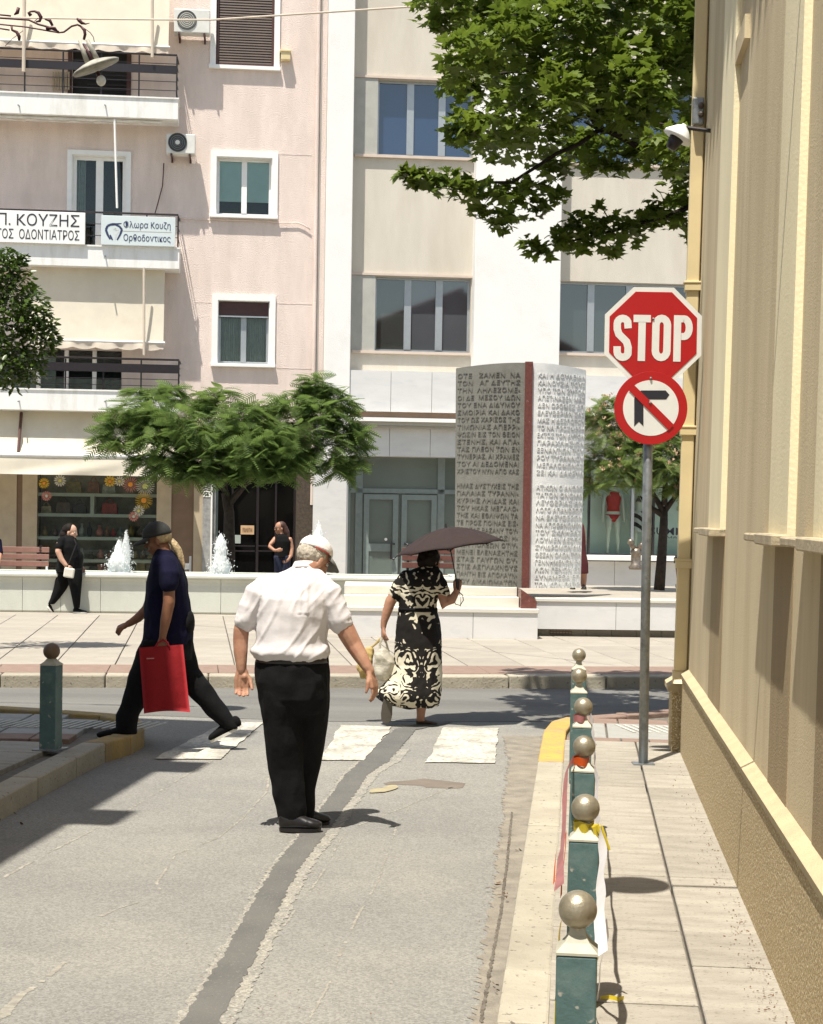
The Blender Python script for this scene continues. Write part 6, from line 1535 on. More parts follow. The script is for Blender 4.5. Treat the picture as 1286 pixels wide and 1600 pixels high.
def hand(mb, w, d, n, side, size=1.0, curl=.5, thumb=1.0, spread=1.0):
    """w wrist, d to the fingers, n palm normal, side towards the thumb"""
    d = Vector(d).normalized(); n = Vector(n); n = (n-d*n.dot(d)).normalized(); s_ = Vector(side); s_ = (s_-d*s_.dot(d)-n*s_.dot(n)).normalized(); z = size
    # palm: a row of rounded bars that fuse
    for k, off in enumerate((.028,.010,-.009,-.027)):
        mb.tube([w+s_*off*.55*z, w+d*.045*z+s_*off*.95*z, w+d*.088*z+s_*off*spread*z], [.016*z,.0155*z,.0115*z], 8)
    mb.ball(w+d*.03*z+n*.006*z+s_*.014*z, .02*z, 10); mb.ball(w, .021*z, 10)
    for off, ln in ((.028,.070),(.010,.078),(-.009,.072),(-.027,.056)):
        p = w+d*.086*z+s_*off*spread*z; a = 0; pts = [p]; dirv = d
        for f, cu in ((.42,.55),(.33,.9),(.25,.7)):
            a += curl*cu; dirv = (d*math.cos(a)+n*math.sin(a)+s_*off*2.2*spread*.3).normalized(); p = p+dirv*ln*f*z; pts.append(p)
        mb.tube(pts, [.0088*z,.0082*z,.0076*z,.0066*z], 8); mb.ball(p, .0068*z, 8)
    p = w+d*.022*z+s_*.022*z; pts = [p]; q = (d*.72+s_*.75*thumb+n*.25).normalized(); p2 = p+q*.036*z; q2 = (d*.9+s_*.25*thumb+n*(.2+curl*.3)).normalized(); p3 = p2+q2*.03*z; p4 = p3+(q2+n*.2).normalized()*.024*z
    mb.tube([p,p2,p3,p4], [.015*z,.012*z,.0105*z,.008*z], 8); mb.ball(p4, .008*z, 8)
def shoe(fig, ankle, heel, toe, up, w_, name, mu, ms, vox=.008, solemat=True, hgt=.055):
    up = Vector(up).normalized(); ax = (toe-heel); L_ = ax.length; ax.normalize(); up = (up-ax*up.dot(ax)).normalized(); lat = ax.cross(up)
    mb = MB()
    for f, wv, hv in ((.08,.74,1.0),(.14,.78,1.05),(.2,.8,1.1),(.28,.81,1.1),(.35,.82,1.07),(.43,.85,1.0),(.5,.87,.9),(.58,.93,.8),(.65,.98,.72),(.73,1.0,.66),(.8,1.0,.6),(.87,.92,.54),(.92,.82,.48)):
        c = heel+ax*L_*f+up*(.018+hgt*hv*.45); rm = Matrix((lat,ax,up)).transposed(); mb.ball(c, (w_/2*wv, L_*.11, hgt*hv*.55), 12, rot=rm)
    mb.tube([heel+ax*L_*.18+up*.03, ankle], [w_*.40, w_*.38], 12)
    o = voxel(mb, vox, name, mu, fig.t, 6)
    pts = []; 
    for k in range(22):
        a = 2*math.pi*k/22; f = .5+.5*math.sin(a); wv = (.5*math.cos(a))*w_*(.86+.16*(f>.5)*math.sin((f-.5)*math.pi)); pts.append(heel+ax*(L_*f)+lat*wv*1.04)
    mb = MB(); mb.prism([p+up*.0 for p in pts], up*.02); mb.build('sole', ms, o); return o
def folds(amp, sc, dirv=(1,1,1), seed=0):
    dv = Vector(dirv)
    def f(p):
        q = Vector((p.x*dv.x, p.y*dv.y, p.z*dv.z))*sc+Vector((seed,0,0)); a = noise.noise(q); b = noise.noise(q*2.3+Vector((5,3,1)))
        return amp*((1-abs(a)*2.6)*.7+b*.5-.3)
    return f
def ell(mb, c, r, axes, n=20): mb.ball(c, r, n, rot=Matrix(axes).transposed())
def basis(f, u):
    f = Vector(f).normalized(); u = Vector(u); u = (u-f*u.dot(f)).normalized(); r = f.cross(u); return r, f, u
def head(mb, c, f, u, s=1.0, ears=True):
    """skull, jaw, nose, brow, chin, ears; c is the middle of the head"""
    r, f, u = basis(f, u); A = (r, f, u)
    ell(mb, c+u*.03*s, (.074*s,.094*s,.088*s), A); ell(mb, c+f*.022*s-u*.04*s, (.058*s,.066*s,.075*s), A); ell(mb, c+f*.055*s-u*.098*s, (.028*s,.028*s,.022*s), A, 12)
    mb.tube([c+f*.088*s+u*.005*s, c+f*.108*s-u*.032*s], [.009*s,.016*s], 8); mb.ball(c+f*.108*s-u*.034*s, .0155*s, 8)
    ell(mb, c+f*.088*s+u*.02*s, (.05*s,.012*s,.010*s), A, 12); ell(mb, c+f*.085*s-u*.066*s, (.026*s,.014*s,.006*s), A, 10); ell(mb, c+f*.082*s-u*.078*s, (.022*s,.013*s,.007*s), A, 10)
    for k in (-1,1):
        ell(mb, c+r*.045*k*s+f*.062*s-u*.03*s, (.02*s,.02*s,.02*s), A, 10)
        if ears: ell(mb, c+r*.077*k*s-f*.005*s-u*.018*s, (.010*s,.02*s,.032*s), A, 12)
def facebits(fig, c, f, u, s, lip):
    r, f, u = basis(f, u)
    for k in (-1,1):
        mb = MB(); mb.ball(c+r*.031*k*s+f*.083*s+u*.001*s, .011*s, 10); e = mb.build('eye', m_signwhite, fig.t, smooth=True)
        mb = MB(); mb.ball(c+r*.031*k*s+f*.0925*s+u*.001*s, .0045*s, 8); mb.build('iris', m_hairb, e)
        mb = MB(); mb.tube([c+r*.014*k*s+f*.1*s+u*.022*s, c+r*.034*k*s+f*.097*s+u*.029*s, c+r*.052*k*s+f*.083*s+u*.024*s], .0035*s, 6); mb.build('eyebrow', m_hairb, fig.t)
    mb = MB(); ell(mb, c+f*.099*s-u*.07*s, (.022*s,.006*s,.006*s), (r,f,u), 10); mb.build('lips', lip, fig.t, smooth=True)
m_lip = M('lip', (.3,.09,.07), .5, 0, 3)
def capmesh(fig, c, r3, f, u, mt, mb_mt, name='cap', brim=.07, bw=.07, bmat=None, cut=-.05, drop=.15):
    r, f, u = basis(f, u); mb = MB(); n = 28; J = 9; vs = []
    for j in range(J+1):
        th = (math.pi/2+(-cut))*(1-j/J)
        for k in range(n):
            a = 2*math.pi*k/n; q = r*(r3[0]*math.sin(th)*math.cos(a))+f*(r3[1]*math.sin(th)*math.sin(a))+u*(r3[2]*math.cos(th))
            vs.append(c+q*(1+.012*math.cos(6*a)*math.sin(th)))
    mb.add(vs, [(j*n+k, j*n+(k+1)%n, (j+1)*n+(k+1)%n, (j+1)*n+k) for j in range(J) for k in range(n)])
    o = mb.build(name, mt, fig.t, smooth=True)
    s_ = o.modifiers.new('t','SOLIDIFY'); s_.thickness = .004
    mb = MB(); vs=[]; m_=12
    for i in range(m_+1):
        a = math.pi*(.14+.72*i/m_); e = c+r*(r3[0]*1.0*math.cos(a))+f*(r3[1]*1.0*math.sin(a))-u*.004; out = r*math.cos(a)*.45+f*math.sin(a); g = max(0, math.sin((a-math.pi*.14)/.72))**.6
        vs += [e, e+out.normalized()*brim*.55*g-u*brim*drop*.4*g-u*.012*abs(math.cos(a)), e+out.normalized()*brim*g-u*brim*drop*g-u*.026*abs(math.cos(a))]
    mb.add(vs, [(i*3+k, i*3+k+1, (i+1)*3+k+1, (i+1)*3+k) for i in range(m_) for k in range(2)]); b = mb.build('cap_brim', bmat or mt, o, smooth=True); q = b.modifiers.new('t','SOLIDIFY'); q.thickness = .004
    mb = MB(); mb.ball(c+u*r3[2], .007, 8); mb.build('cap_button', mt, o); return o

# ---------------------------------------------------------------- man in the white shirt, from behind
A = Fig(468, 1299, 0, 'stooping man with white cap, white short-sleeved shirt and black trousers walking away')
tor = [(884,458,494,.10,.055),(889,449,500,.08,.08),(894,437,505,.06,.10),(900,424,511,.05,.115),(908,412,516,.03,.125),(918,405,518,.02,.135),(935,403,517,0,.145),(955,402,515,0,.155),(980,400,512,0,.16),(1000,399,511,0,.16),(1018,397,512,0,.16),(1030,398,511,0,.155)]
body = MB(); body.loft(A.rows([(r[0],r[1]+5,r[2]-5,r[3],r[4]-.02) for r in tor])); 
body.loft(A.rows([(1010,412,503,0,.11),(1060,412,503,0,.10),(1095,418,500,.02,.085)]))
for Lg in ([(1085,422,460,.01,.06),(1160,423,464,0,.065),(1200,426,465,0,.06),(1250,438,468,0,.05),(1285,444,466,0,.04)],[(1085,462,500,.05,.06),(1160,461,501,.11,.065),(1200,458,495,.14,.06),(1250,460,487,.16,.05),(1282,463,484,.16,.04)]): body.loft(A.rows(Lg))
A.tb(body, [(410,922,0,12),(388,950,0,14),(383,965,0,14),(377,985,0,12.5),(376,1000,0,12),(376,1020,-.01,11),(377,1038,-.02,8.6),(377.5,1047,-.02,7.8)])
A.tb(body, [(508,925,0,12),(527,958,.0,15),(543,990,0,15),(553,1008,0,13.5),(564,1026,-.02,11.5),(574,1043,-.04,8.6),(578,1049,-.04,7.8)])
hand(body, A.P(378,1048,-.02), (.02,-.05,-1), (.05,-1,-.1), (1,.15,0), 1.05, .75, .8, 1.08)
hand(body, A.P(578,1050,-.04), (.28,-.12,-.9), (-.75,.3,-.1), (-.25,-.9,.1), 1.02, .42, .6, 1.05)
hc = A.P(489,873,.13); hf = Vector((.62,.66,-.42)); hu = Vector((.38,.38,.84))
body.tube([A.P(478,892,.07), hc-Vector((0,.02,.03))], [.062,.06], 14); head(body, hc, hf, hu, 1.0)
voxel(body, .0046, 'body', m_skin, A.t, 2, .5)
r_, f_, u_ = basis(hf, hu)
hb = MB(); ell(hb, hc+u_*.018-f_*.012, (.0815,.098,.082), (r_,f_,u_), 24); hb.v = [v for v in hb.v]
hb2 = MB(); 
for v in hb.v: pass
o = voxel(hb, .006, 'hair', m_hairw, A.t, 1, .3, lambda p: .004*noise.noise(p*60)); 
for v in o.data.vertices:
    q = v.co-hc
    if q.dot(f_) > .02 or q.dot(u_) < -.052: v.co = hc+ (v.co-hc)*.86
capmesh(A, hc+u_*.045, (.089,.106,.088), hf, hu, m_capw, None, 'white_cap', .085, .07, m_capg, -.02, .45)
mb = MB(); n = 24; vs=[]
for k in range(n+1):
    a = math.pi*(-.12+.62*(.5+.5*k/n))-math.pi*.42; q = hc+u_*.043+r_*(.0905*math.cos(a))+f_*(.1075*math.sin(a)); vs += [q-u_*.005, q+u_*.003]
mb.add(vs, [(i*2,i*2+2,i*2+3,i*2+1) for i in range(n)]); mb.build('cap_strap', m_capr, A.t, smooth=True)
facebits(A, hc, hf, hu, 1.0, m_lip)
sh_ = MB(); sh_.loft(A.rows(tor, .004)); 
A.tb(sh_, [(420,913,.02,19),(402,928,0,22.5),(392,950,0,21.5),(384,969,0,20)]); A.tb(sh_, [(500,913,.02,20),(514,928,0,22),(523,950,0,21),(533,972,0,20.5)])
def shirtfold(p):
    z = p.z; x = p.x; low = max(0, min(1, (1.15-z)/.30)) ; 
    a = noise.noise(Vector((x*5+z*2.0, p.y*3, z*9-x*3))); b = noise.noise(Vector((x*11-z*7, 3, z*4.5+p.y*3))); c = noise.noise(Vector((x*16+z*3, p.y*8, z*13)))
    ridge = (1-min(1,abs(a)*3.4)); r2 = (1-min(1,abs(b)*3.6)); base = .007*ridge*(.3+low)+.006*r2+.0035*c
    blouse = .016*math.exp(-((z-.985)/.035)**2)
    pleat = .006*math.exp(-((x-.03)/.012)**2)*(z>1.2) + .006*math.exp(-((x+.005)/.012)**2)*(z>1.2)
    return base-.006+blouse+pleat
so = voxel(sh_, .0065, 'shirt', m_shirtw, A.t, 3, .5, shirtfold)
mb = MB(); cl = A.P(476,886,.085); n = 20; vs=[]
for k in range(n+1):
    a = 2*math.pi*k/n; vs += [cl+Vector((.068*math.cos(a), .064*math.sin(a), -.02+.008*math.sin(a))), cl+Vector((.064*math.cos(a)+.006, .060*math.sin(a)+.008, .026-.012*math.sin(a))), cl+Vector((.076*math.cos(a)+.004, .072*math.sin(a)+.006, -.004-.01*math.sin(a)))]
mb.add(vs, [(i*3+k, i*3+k+1, (i+1)*3+k+1, (i+1)*3+k) for i in range(n) for k in range(2)]); mb.build('collar', m_shirtw, so, smooth=True)
for (ca, cb) in (((364,968),(401,987)), ((516,991),(552,974))):
    pass
tr = MB(); tr.loft(A.rows([(1021,401,513,0,.150),(1035,399,514,0,.155),(1065,399,515.5,0,.165),(1090,403,515.5,0,.16),(1108,407,515,.02,.14),(1120,412,512,.04,.10)]))
tr.loft(A.rows([(1080,404,474,-.01,.135),(1100,407,474,-.01,.135),(1130,411,474,0,.125),(1160,414,474,0,.115),(1200,418,474,0,.085),(1235,425,477,0,.08),(1262,431,479,0,.075),(1274,433,478,0,.07),(1283,435,476,0,.065)]))
tr.loft(A.rows([(1080,450,515,.03,.13),(1100,455,514.5,.04,.13),(1130,455,512,.07,.12),(1160,454,508,.1,.11),(1200,452,501,.14,.09),(1235,452,494,.15,.08),(1262,455,492,.16,.075),(1277,457,491,.16,.07)]))
to = voxel(tr, .008, 'trousers', m_trous, A.t, 3, .5, lambda p: folds(.013, 8, (1,1,.55), 3)(p)*(.5+.9*abs(p.z-.45)))
mb = MB(); mb.loft(A.rows([(1025,400.5,513.5,0,.158),(1034,399,514.5,0,.160)]), 36); mb.build('belt', m_leather, to, smooth=True)
shoe(A, A.P(453,1282,0), A.P(436,1297,-.03)+Vector((0,0,-.005)), A.P(502,1299,-.03), (0,0,1), .095, 'shoe', m_leather, m_leather, hgt=.085)
shoe(A, A.P(472,1279,.16), Vector((-.045,.16,0)), Vector((.155,.20,0)), (0,0,1), .095, 'shoe', m_leather, m_leather, hgt=.08)

# ---------------------------------------------------------------- person in the dark cap, in profile, with the red bag
B = Fig(245, 1157, 0, 'person in dark cap and navy T-shirt with blond ponytail stepping onto the left kerb', D=12.05)
tor = [(858,246,266,0,.06),(864,243,272,0,.11),(870,240,277,0,.16),(880,237,283,0,.185),(895,233,288,0,.185),(912,230,292,0,.17),(930,228,294,0,.16),(950,226.5,297,0,.165),(970,226,300,0,.17),(990,224,301,0,.175),(1006,222.5,300,0,.17)]
body = MB(); body.loft(B.rows([(r[0],r[1]+4,r[2]-4,r[3],max(.05,r[4]-.02)) for r in tor]))
lf = [(1000,228,268,-.06,.075),(1050,209,246,-.08,.07),(1085,200,230,-.08,.055),(1100,194,222,-.08,.05),(1120,189,211,-.08,.042),(1140,188,206,-.08,.038)]
lr = [(1000,252,296,.07,.08),(1045,272,306,.08,.075),(1065,285,321,.08,.065),(1085,300,334,.08,.055),(1110,323,352,.08,.05),(1124,342,362,.08,.042),(1130,348,366,.08,.036)]
body.loft(B.rows(lf)); body.loft(B.rows(lr))
B.tb(body, [(263,887,-.13,8),(264,912,-.18,9.5),(264,942,-.2,9.5),(259,968,-.2,8.5),(255,990,-.2,6.2),(254,997,-.2,5.6)])
B.tb(body, [(252,890,.13,8),(240,925,.19,9),(230,952,.2,9),(215,966,.18,7.5),(204,973,.17,5.8),(200,975,.17,5.5)])
hand(body, B.P(254,998,-.2), (-.05,0,-1), (.0,1,-.1), (-1,0,.0), .95, 1.25, .5); hand(body, B.P(200,975,.17), (-.9,0,-.38), (.1,.3,-1), (-.2,-1,0), .95, 1.35, .5)
hc = B.P(247,843,0); hf = Vector((-1,.05,-.25)); hu = Vector((-.22,0,1))
body.tube([B.P(257,870,0), B.P(252,852,0)], [.062,.056], 12); head(body, hc, hf, hu, .93); voxel(body, .0075, 'body', m_skint, B.t, 3, .5); facebits(B, hc, hf, hu, .93, m_lip)
r_, f_, u_ = basis(hf, hu)
hb = MB(); ell(hb, hc+u_*.02-f_*.016, (.076,.092,.078), (r_,f_,u_), 24); o = voxel(hb, .007, 'hair', m_hairy, B.t, 1, .3, lambda p: .003*noise.noise(p*50))
for v in o.data.vertices:
    q = v.co-hc
    if q.dot(f_) > .0 or q.dot(u_) < -.03: v.co = hc+(v.co-hc)*.84
mb = MB(); B.tb(mb, [(262,843,0,4),(270,847,0,5.5),(277,858,0,6.5),(282,870,0,5.5),(286,882,0,3.5),(288,889,0,1.5)], 10); voxel(mb, .006, 'ponytail', m_hairy, B.t, 1, .4, lambda p: .005*noise.noise(Vector((p.x*50,p.y*50,p.z*12))))
capmesh(B, hc+u_*.034, (.087,.108,.10), hf, hu, m_capd, None, 'dark_cap', .085, .07, m_capd, -.12, .3)
ts = MB(); ts.loft(B.rows(tor, .004)); B.tb(ts, [(262,880,-.14,14),(264,897,-.18,15.5),(264,913,-.19,14.5)]); B.tb(ts, [(255,882,.15,14),(246,905,.18,13)])
voxel(ts, .009, 'tshirt', m_navy, B.t, 3, .5, folds(.012, 6, (1,1,.7), 9))
tr = MB(); tr.loft(B.rows([(985,227,298,0,.165),(1005,221,302,0,.175),(1030,222,300,0,.16)]))
tr.loft(B.rows([(1000,221,268,-.06,.11),(1030,210,262,-.07,.11),(1050,202,252,-.08,.1),(1085,194,236,-.08,.085),(1100,190,227,-.08,.08),(1117,182,217,-.08,.075),(1138,181,214,-.08,.07),(1146,182,214,-.08,.068)]))
tr.loft(B.rows([(1003,246,302,.07,.11),(1045,266,311,.08,.1),(1065,279,327,.08,.095),(1085,295,340,.08,.085),(1110,317,358,.08,.075),(1122,328,366,.08,.07),(1132,340,373,.08,.065),(1138,345,376,.08,.06)]))
voxel(tr, .009, 'trousers', m_trous, B.t, 3, .5, folds(.011, 6, (1,1,.7), 4))
kz = PV
shoe(B, B.P(198,1140,-.08), B.P(211,1157,-.08), B.P(152,1156,-.08), (0,0,1), .10, 'shoe', m_blackc, m_solew, hgt=.085)
shoe(B, B.P(358,1132,.08), B.P(380,1136,.08), B.P(330,1161,.08), (-.42,0,1), .11, 'shoe', m_blackc, m_solew, hgt=.085)
# red bag
rb_ = empty('shopping_bag', B.base, 0, 'flat red fabric shopping bag held by the person in the dark cap', 'bag')
q4 = [(217,1012),(286,1007),(297,1113),(225,1115)]; n = 12; vs=[]
for side in (-1,1):
    for j in range(n+1):
        for i in range(n+1):
            u = i/n; v = j/n; a = Vector((*q4[0],0)).lerp(Vector((*q4[1],0)), u); b = Vector((*q4[3],0)).lerp(Vector((*q4[2],0)), u); p = a.lerp(b, v); bul = math.sin(math.pi*u)**.5*(.012+.035*v*(1-v)*2+.01*v)
            py = p.y + (3*math.sin(math.pi*u)*(-1) if j == n else 0); q = B.P(p.x, py, -.205+side*bul+.006*math.sin(u*14+v*3)*v); vs.append(q)
m_ = (n+1)*(n+1); fs=[]
for j in range(n):
    for i in range(n):
        a=j*(n+1)+i; fs.append((a,a+n+1,a+n+2,a+1)); fs.append((m_+a,m_+a+1,m_+a+n+2,m_+a+n+1))
for j in range(n):
    for i in (0,n):
        a=j*(n+1)+i; fs.append((a,a+n+1,m_+a+n+1,m_+a))
for i in range(n): a=n*(n+1)+i; fs.append((a,a+1,m_+a+1,m_+a))
mb = MB(); mb.add(vs, fs); mb.build('bag_body', m_redbag, rb_, smooth=True)
mb = MB(); mb.tube([B.P(243,1011,-.225),B.P(247,1004,-.225),B.P(255,1000,-.22),B.P(262,1004,-.225),B.P(264,1010,-.225)], .007, 6); mb.build('handle', m_redbag, rb_)
mb = MB(); mb.obox(B.P(229,1030,-.232), B.P(241,1029.5,-.24)-B.P(229,1030,-.232), (0,-.002,0), (0,0,.008)); mb.build('printed_mark', M('pale_red_print', (.5,.2,.2), .8, 0, 3), rb_)
wb_ = empty('waist_bag', B.base, 0, 'black waist bag at the back of the person in the dark cap', 'bag'); mb = MB(); mb.ball(B.P(295,974,0), (.042,.12,.10), 18); mb.build('pouch', m_blackc, wb_, smooth=True)

# ---------------------------------------------------------------- woman with the umbrella
U = Fig(655, 1133, 0, 'woman in black and cream patterned dress seen from behind, one foot lifted, holding an umbrella')
dr_ = [(885,656,684,.02,.055),(889,648,686,.01,.07),(894,638,690,0,.09),(901,630,692,0,.11),(912,626,690,0,.125),(928,624,686,0,.125),(942,624,682,0,.12),(951,624,682,0,.12),(960,622,684,0,.125),(975,619,688,0,.14),(1000,617,691,0,.155),(1025,616,691,0,.16),(1045,614,690,0,.165)]
sk = [(1040,614,691,0,.165),(1060,608,690,-.01,.18),(1072,597,690,-.02,.19),(1082,589,689,-.03,.20),(1090,589,688,-.03,.2),(1097,598,687,-.02,.19),(1104,612,685,0,.17)]
body = MB(); body.loft(U.rows([(r[0],r[1]+4,r[2]-4,r[3],max(.045,r[4]-.02)) for r in dr_]))
body.loft(U.rows([(1040,655,686,0,.07),(1080,652,676,0,.055),(1100,650,667,0,.045),(1118,651,664,0,.035),(1127,650,664,0,.035)]))
body.loft(U.rows([(1040,622,656,0,.08),(1065,612,636,-.02,.06),(1082,603,618,-.06,.045),(1094,600,612,-.11,.036)]))
U.tb(body, [(636,906,0,8),(619,925,0,9),(610,940,0,8.8),(604,958,0,7.5),(600,972,0,5.5),(599,980,0,4.6)]); U.tb(body, [(681,906,0,8),(691,926,-.03,9),(696,946,-.06,8.5),(705,938,-.06,7.5),(712,927,-.04,5.5),(715,922,-.04,4.8)])
hand(body, U.P(599,981,0), (-.05,0,-1), (1,.2,0), (0,-1,0), .9, 1.1, .6); hand(body, U.P(714,923,-.04), (.1,.1,1), (.2,1,0), (-1,0,.2), .9, 1.45, .5)
hc = U.P(673,875,.03); hf = Vector((.75,.6,-.2)); hu = Vector((.1,.1,1)); body.tube([U.P(669,893,.02), hc-Vector((0,0,.02))], [.052,.05], 12); head(body, hc, hf, hu, .9)
voxel(body, .0075, 'body', m_skin, U.t, 3, .5); facebits(U, hc, hf, hu, .9, m_lip); r_, f_, u_ = basis(hf, hu)
hb = MB(); ell(hb, hc+u_*.012-f_*.022, (.088,.094,.096), (r_,f_,u_), 24); hb.ball(U.P(662,877,.0), .06, 12); voxel(hb, .007, 'hair', m_hairb, U.t, 1, .3, lambda p: .008*noise.noise(p*28))
dm = MB(); dm.loft(U.rows(dr_, .004)); dm.loft(U.rows(sk, .004)); U.tb(dm, [(636,902,0,12),(626,915,0,12.5),(618,929,0,11.5)]); U.tb(dm, [(680,902,0,12),(688,915,-.01,12),(693,927,-.03,11)])
voxel(dm, .008, 'dress', m_dress, U.t, 3, .5, lambda p: (.014*noise.noise(Vector((p.x*11,p.y*9,p.z*2.2)))*(1 if p.z < .95 else .35)+.004*noise.noise(p*20)))
mb = MB(); mb.loft(U.rows([(949,622.5,683.5,0,.132),(955,622,684,0,.132)]), 30); mb.build('dress_belt', m_blackc, U.t, smooth=True)
shoe(U, U.P(657,1124,0), U.P(650,1134,.02), U.P(684,1135,.02), (0,0,1), .085, 'sandal', M('brown_sandal', (.08,.05,.035), .7, .1, 20), m_soleg, hgt=.035)
shoe(U, U.P(606,1093,-.13), U.P(606,1089,-.17), U.P(603,1131,-.14), (0,1,.1), .10, 'sandal', M('brown_sandal_upper', (.08,.05,.035), .7, .1, 20), m_soleg, hgt=.05)
mb = MB(); mb.loft(U.rows([(975,595.5,603.5,0,.022),(979,595.5,603.5,0,.022)]), 14); mb.build('bracelet', m_ball, U.t, smooth=True)
# umbrella
um = empty('umbrella', U.base, 0, 'dark brown folding umbrella tilted over the woman in the patterned dress', 'umbrella')
uc = U.P(702.5,858,-.03); ap = U.P(697.5,825,-.03); ax_ = (ap-uc).normalized(); ax_ = Vector((ax_.x, .035, ax_.z)).normalized(); e1 = Vector((1,0,0)); e1 = (e1-ax_*e1.dot(ax_)).normalized(); e2 = ax_.cross(e1)
Rr = 87*U.k; Hh = 34*U.k; n = 48; J = 10; vs=[]
for j in range(J+1):
    f = j/J; 
    for k in range(n):
        a = 2*math.pi*k/n; seg8 = (k%6)/6; sc_ = 1-.085*math.sin(math.pi*seg8)*f; h_ = Hh*(1-f**1.8)-.03*math.sin(math.pi*seg8)*f*(1-f)*2 + .012*math.sin(math.pi*seg8)*f**3; r_2 = Rr*f*sc_; vs.append(uc+e1*(r_2*math.cos(a))+e2*(r_2*math.sin(a))+ax_*h_)
mb = MB(); mb.add(vs, [(j*n+k, (j+1)*n+k, (j+1)*n+(k+1)%n, j*n+(k+1)%n) for j in range(J) for k in range(n)]); cn_ = mb.build('canopy', m_umb, um, smooth=True); q = cn_.modifiers.new('t','SOLIDIFY'); q.thickness = .003
for k in range(8):
    a = 2*math.pi*k/8; mb = MB(); mb.tube([uc+(e1*math.cos(a)+e2*math.sin(a))*Rr*f+ax_*(Hh*(1-f**1.8)-.008) for f in (.05,.3,.55,.8,1.0)], .003, 5); rb2 = mb.build('rib', m_darkmetal, um)
    mb = MB(); mb.tube([uc+ax_*(-.02), uc+(e1*math.cos(a)+e2*math.sin(a))*Rr*.5+ax_*(Hh*(1-.5**1.9)-.012)], .0025, 5); mb.build('strut', m_darkmetal, rb2)
hd = U.P(715,916,-.05); mb = MB(); mb.tube([ap+ax_*.01, hd], .005, 8); mb.build('shaft', m_darkmetal, um); mb = MB(); mb.tube([ap-ax_*.0, ap+ax_*.035], .006, 8); mb.build('ferrule', m_darkmetal, um)
mb = MB(); mb.tube([hd+Vector((-.003,0,.06)), hd-Vector((-.004,0,.03))], .014, 10); mb.build('handle', m_leather, um); mb = MB(); mb.tube([U.P(716,924,-.05),U.P(723,930,-.06),U.P(724,938,-.06),U.P(719,946,-.06),U.P(712,944,-.05),U.P(709,938,-.05)], .004, 6); mb.build('wrist_strap', m_darkmetal, um)
# plastic bags
def carrier(name, label, rows, hands_, mt, D_off, sd):
    t = empty(name, U.base, 0, label, 'bag'); mb = MB(); mb.loft([(U.P((a+b)/2, y, D_off), (b-a)/2*U.k, (b-a)/2*U.k*.7) for y,a,b in rows])
    o = voxel(mb, .008, 'bag_body', mt, t, 2, .5, lambda p: .022*(1-abs(noise.noise(Vector((p.x*9+sd,p.y*9,p.z*5)))*3))*.6+.01*noise.noise(p*22+Vector((sd,0,0)))-.006)
    for hh in hands_: mb = MB(); mb.tube([U.P(a,b,D_off+c) for a,b,c in hh], [.012,.008,.014], 6, flat=.4); mb.build('handle', mt, t)
carrier('carrier_bag', 'white plastic carrier bag hanging from the left hand of the umbrella woman', [(1015,592,606),(1022,586,612),(1035,582,617),(1048,582,618),(1058,586,616),(1064,594,608)], [[(593,1020,-.02),(594,1005,-.01),(597,996,0)],[(607,1020,.02),(604,1006,.01),(600,996,0)]], m_plasw, -.02, 2)
carrier('paper_bag', 'yellowish paper bag held together with the white carrier bag', [(1012,572,584),(1022,566,586),(1035,560,584),(1048,557,582),(1056,561,580),(1062,568,576)], [[(577,1014,.05),(585,1008,.03),(596,997,.0)]], m_plasy, .08, 5)

# ---------------------------------------------------------------- woman in black by the fountain
W = Fig(104, 957.5, PV, 'woman in black T-shirt and leggings with a small cream bag walking past the fountain')
tor = [(835,104,114,0,.05),(839,97,117,0,.11),(845,93,120,0,.17),(855,92,124,0,.19),(866,92,129,0,.18),(880,90,129,0,.18),(893,88,128.5,0,.18)]
body = MB(); body.loft(W.rows([(r[0],r[1]+1.5,r[2]-1.5,r[3],max(.04,r[4]-.02)) for r in tor])); legs = [[(888,89,114,.07,.10),(905,87,111,.08,.1),(920,84,104,.08,.085),(935,79,93,.08,.065),(944,75,85,.08,.05)],[(888,102,128,-.06,.10),(905,106,128,-.07,.1),(925,111,126,-.08,.08),(940,114,125,-.08,.06),(950,116,124,-.08,.05)]]
for lg in legs: body.loft(W.rows(lg, -.008))
W.tb(body, [(93,850,-.17,5.5),(91,862,-.2,4.8),(96,874,-.2,4.2),(103,883,-.2,3.2)]); hand(body, W.P(103,884,-.2), (.7,-.1,-.6), (0,1,0), (.5,0,.8), .95, .9, .6); W.tb(body, [(112,850,.17,5.5),(118,866,.2,4.5),(124,880,.18,3.5),(126,884,.18,3)]); hand(body, W.P(126,885,.18), (.5,0,-.8), (0,-1,0), (.8,0,.4), .95, .9, .6)
hc = W.P(110.5,831,0); hf = Vector((1,-.25,-.1)); hu = Vector((.05,0,1)); body.tube([W.P(107,842,0), W.P(109,832,0)], [.06,.055], 10); head(body, hc, hf, hu, 1.0); voxel(body, .011, 'body', m_skinp, W.t, 2, .5); facebits(W, hc, hf, hu, 1.0, m_lip)
r_, f_, u_ = basis(hf, hu); hb = MB(); ell(hb, hc+u_*.04-f_*.03, (.088,.095,.09), (r_,f_,u_), 20); hb.ball(W.P(100,836,0), .075, 12); hb.ball(W.P(103,828,0), .07, 12); voxel(hb, .01, 'hair', m_hairb, W.t, 2, .5)
ts = MB(); ts.loft(W.rows(tor, .008)); W.tb(ts, [(97,845,-.14,7),(92,855,-.19,6.6)]); W.tb(ts, [(112,845,.14,7),(116,857,.19,6.4)]); voxel(ts, .012, 'tshirt', m_blackc, W.t, 2, .5, folds(.01,6))
tr = MB()
for lg in legs: tr.loft(W.rows(lg, .006))
voxel(tr, .012, 'leggings', m_blackc, W.t, 2, .5)
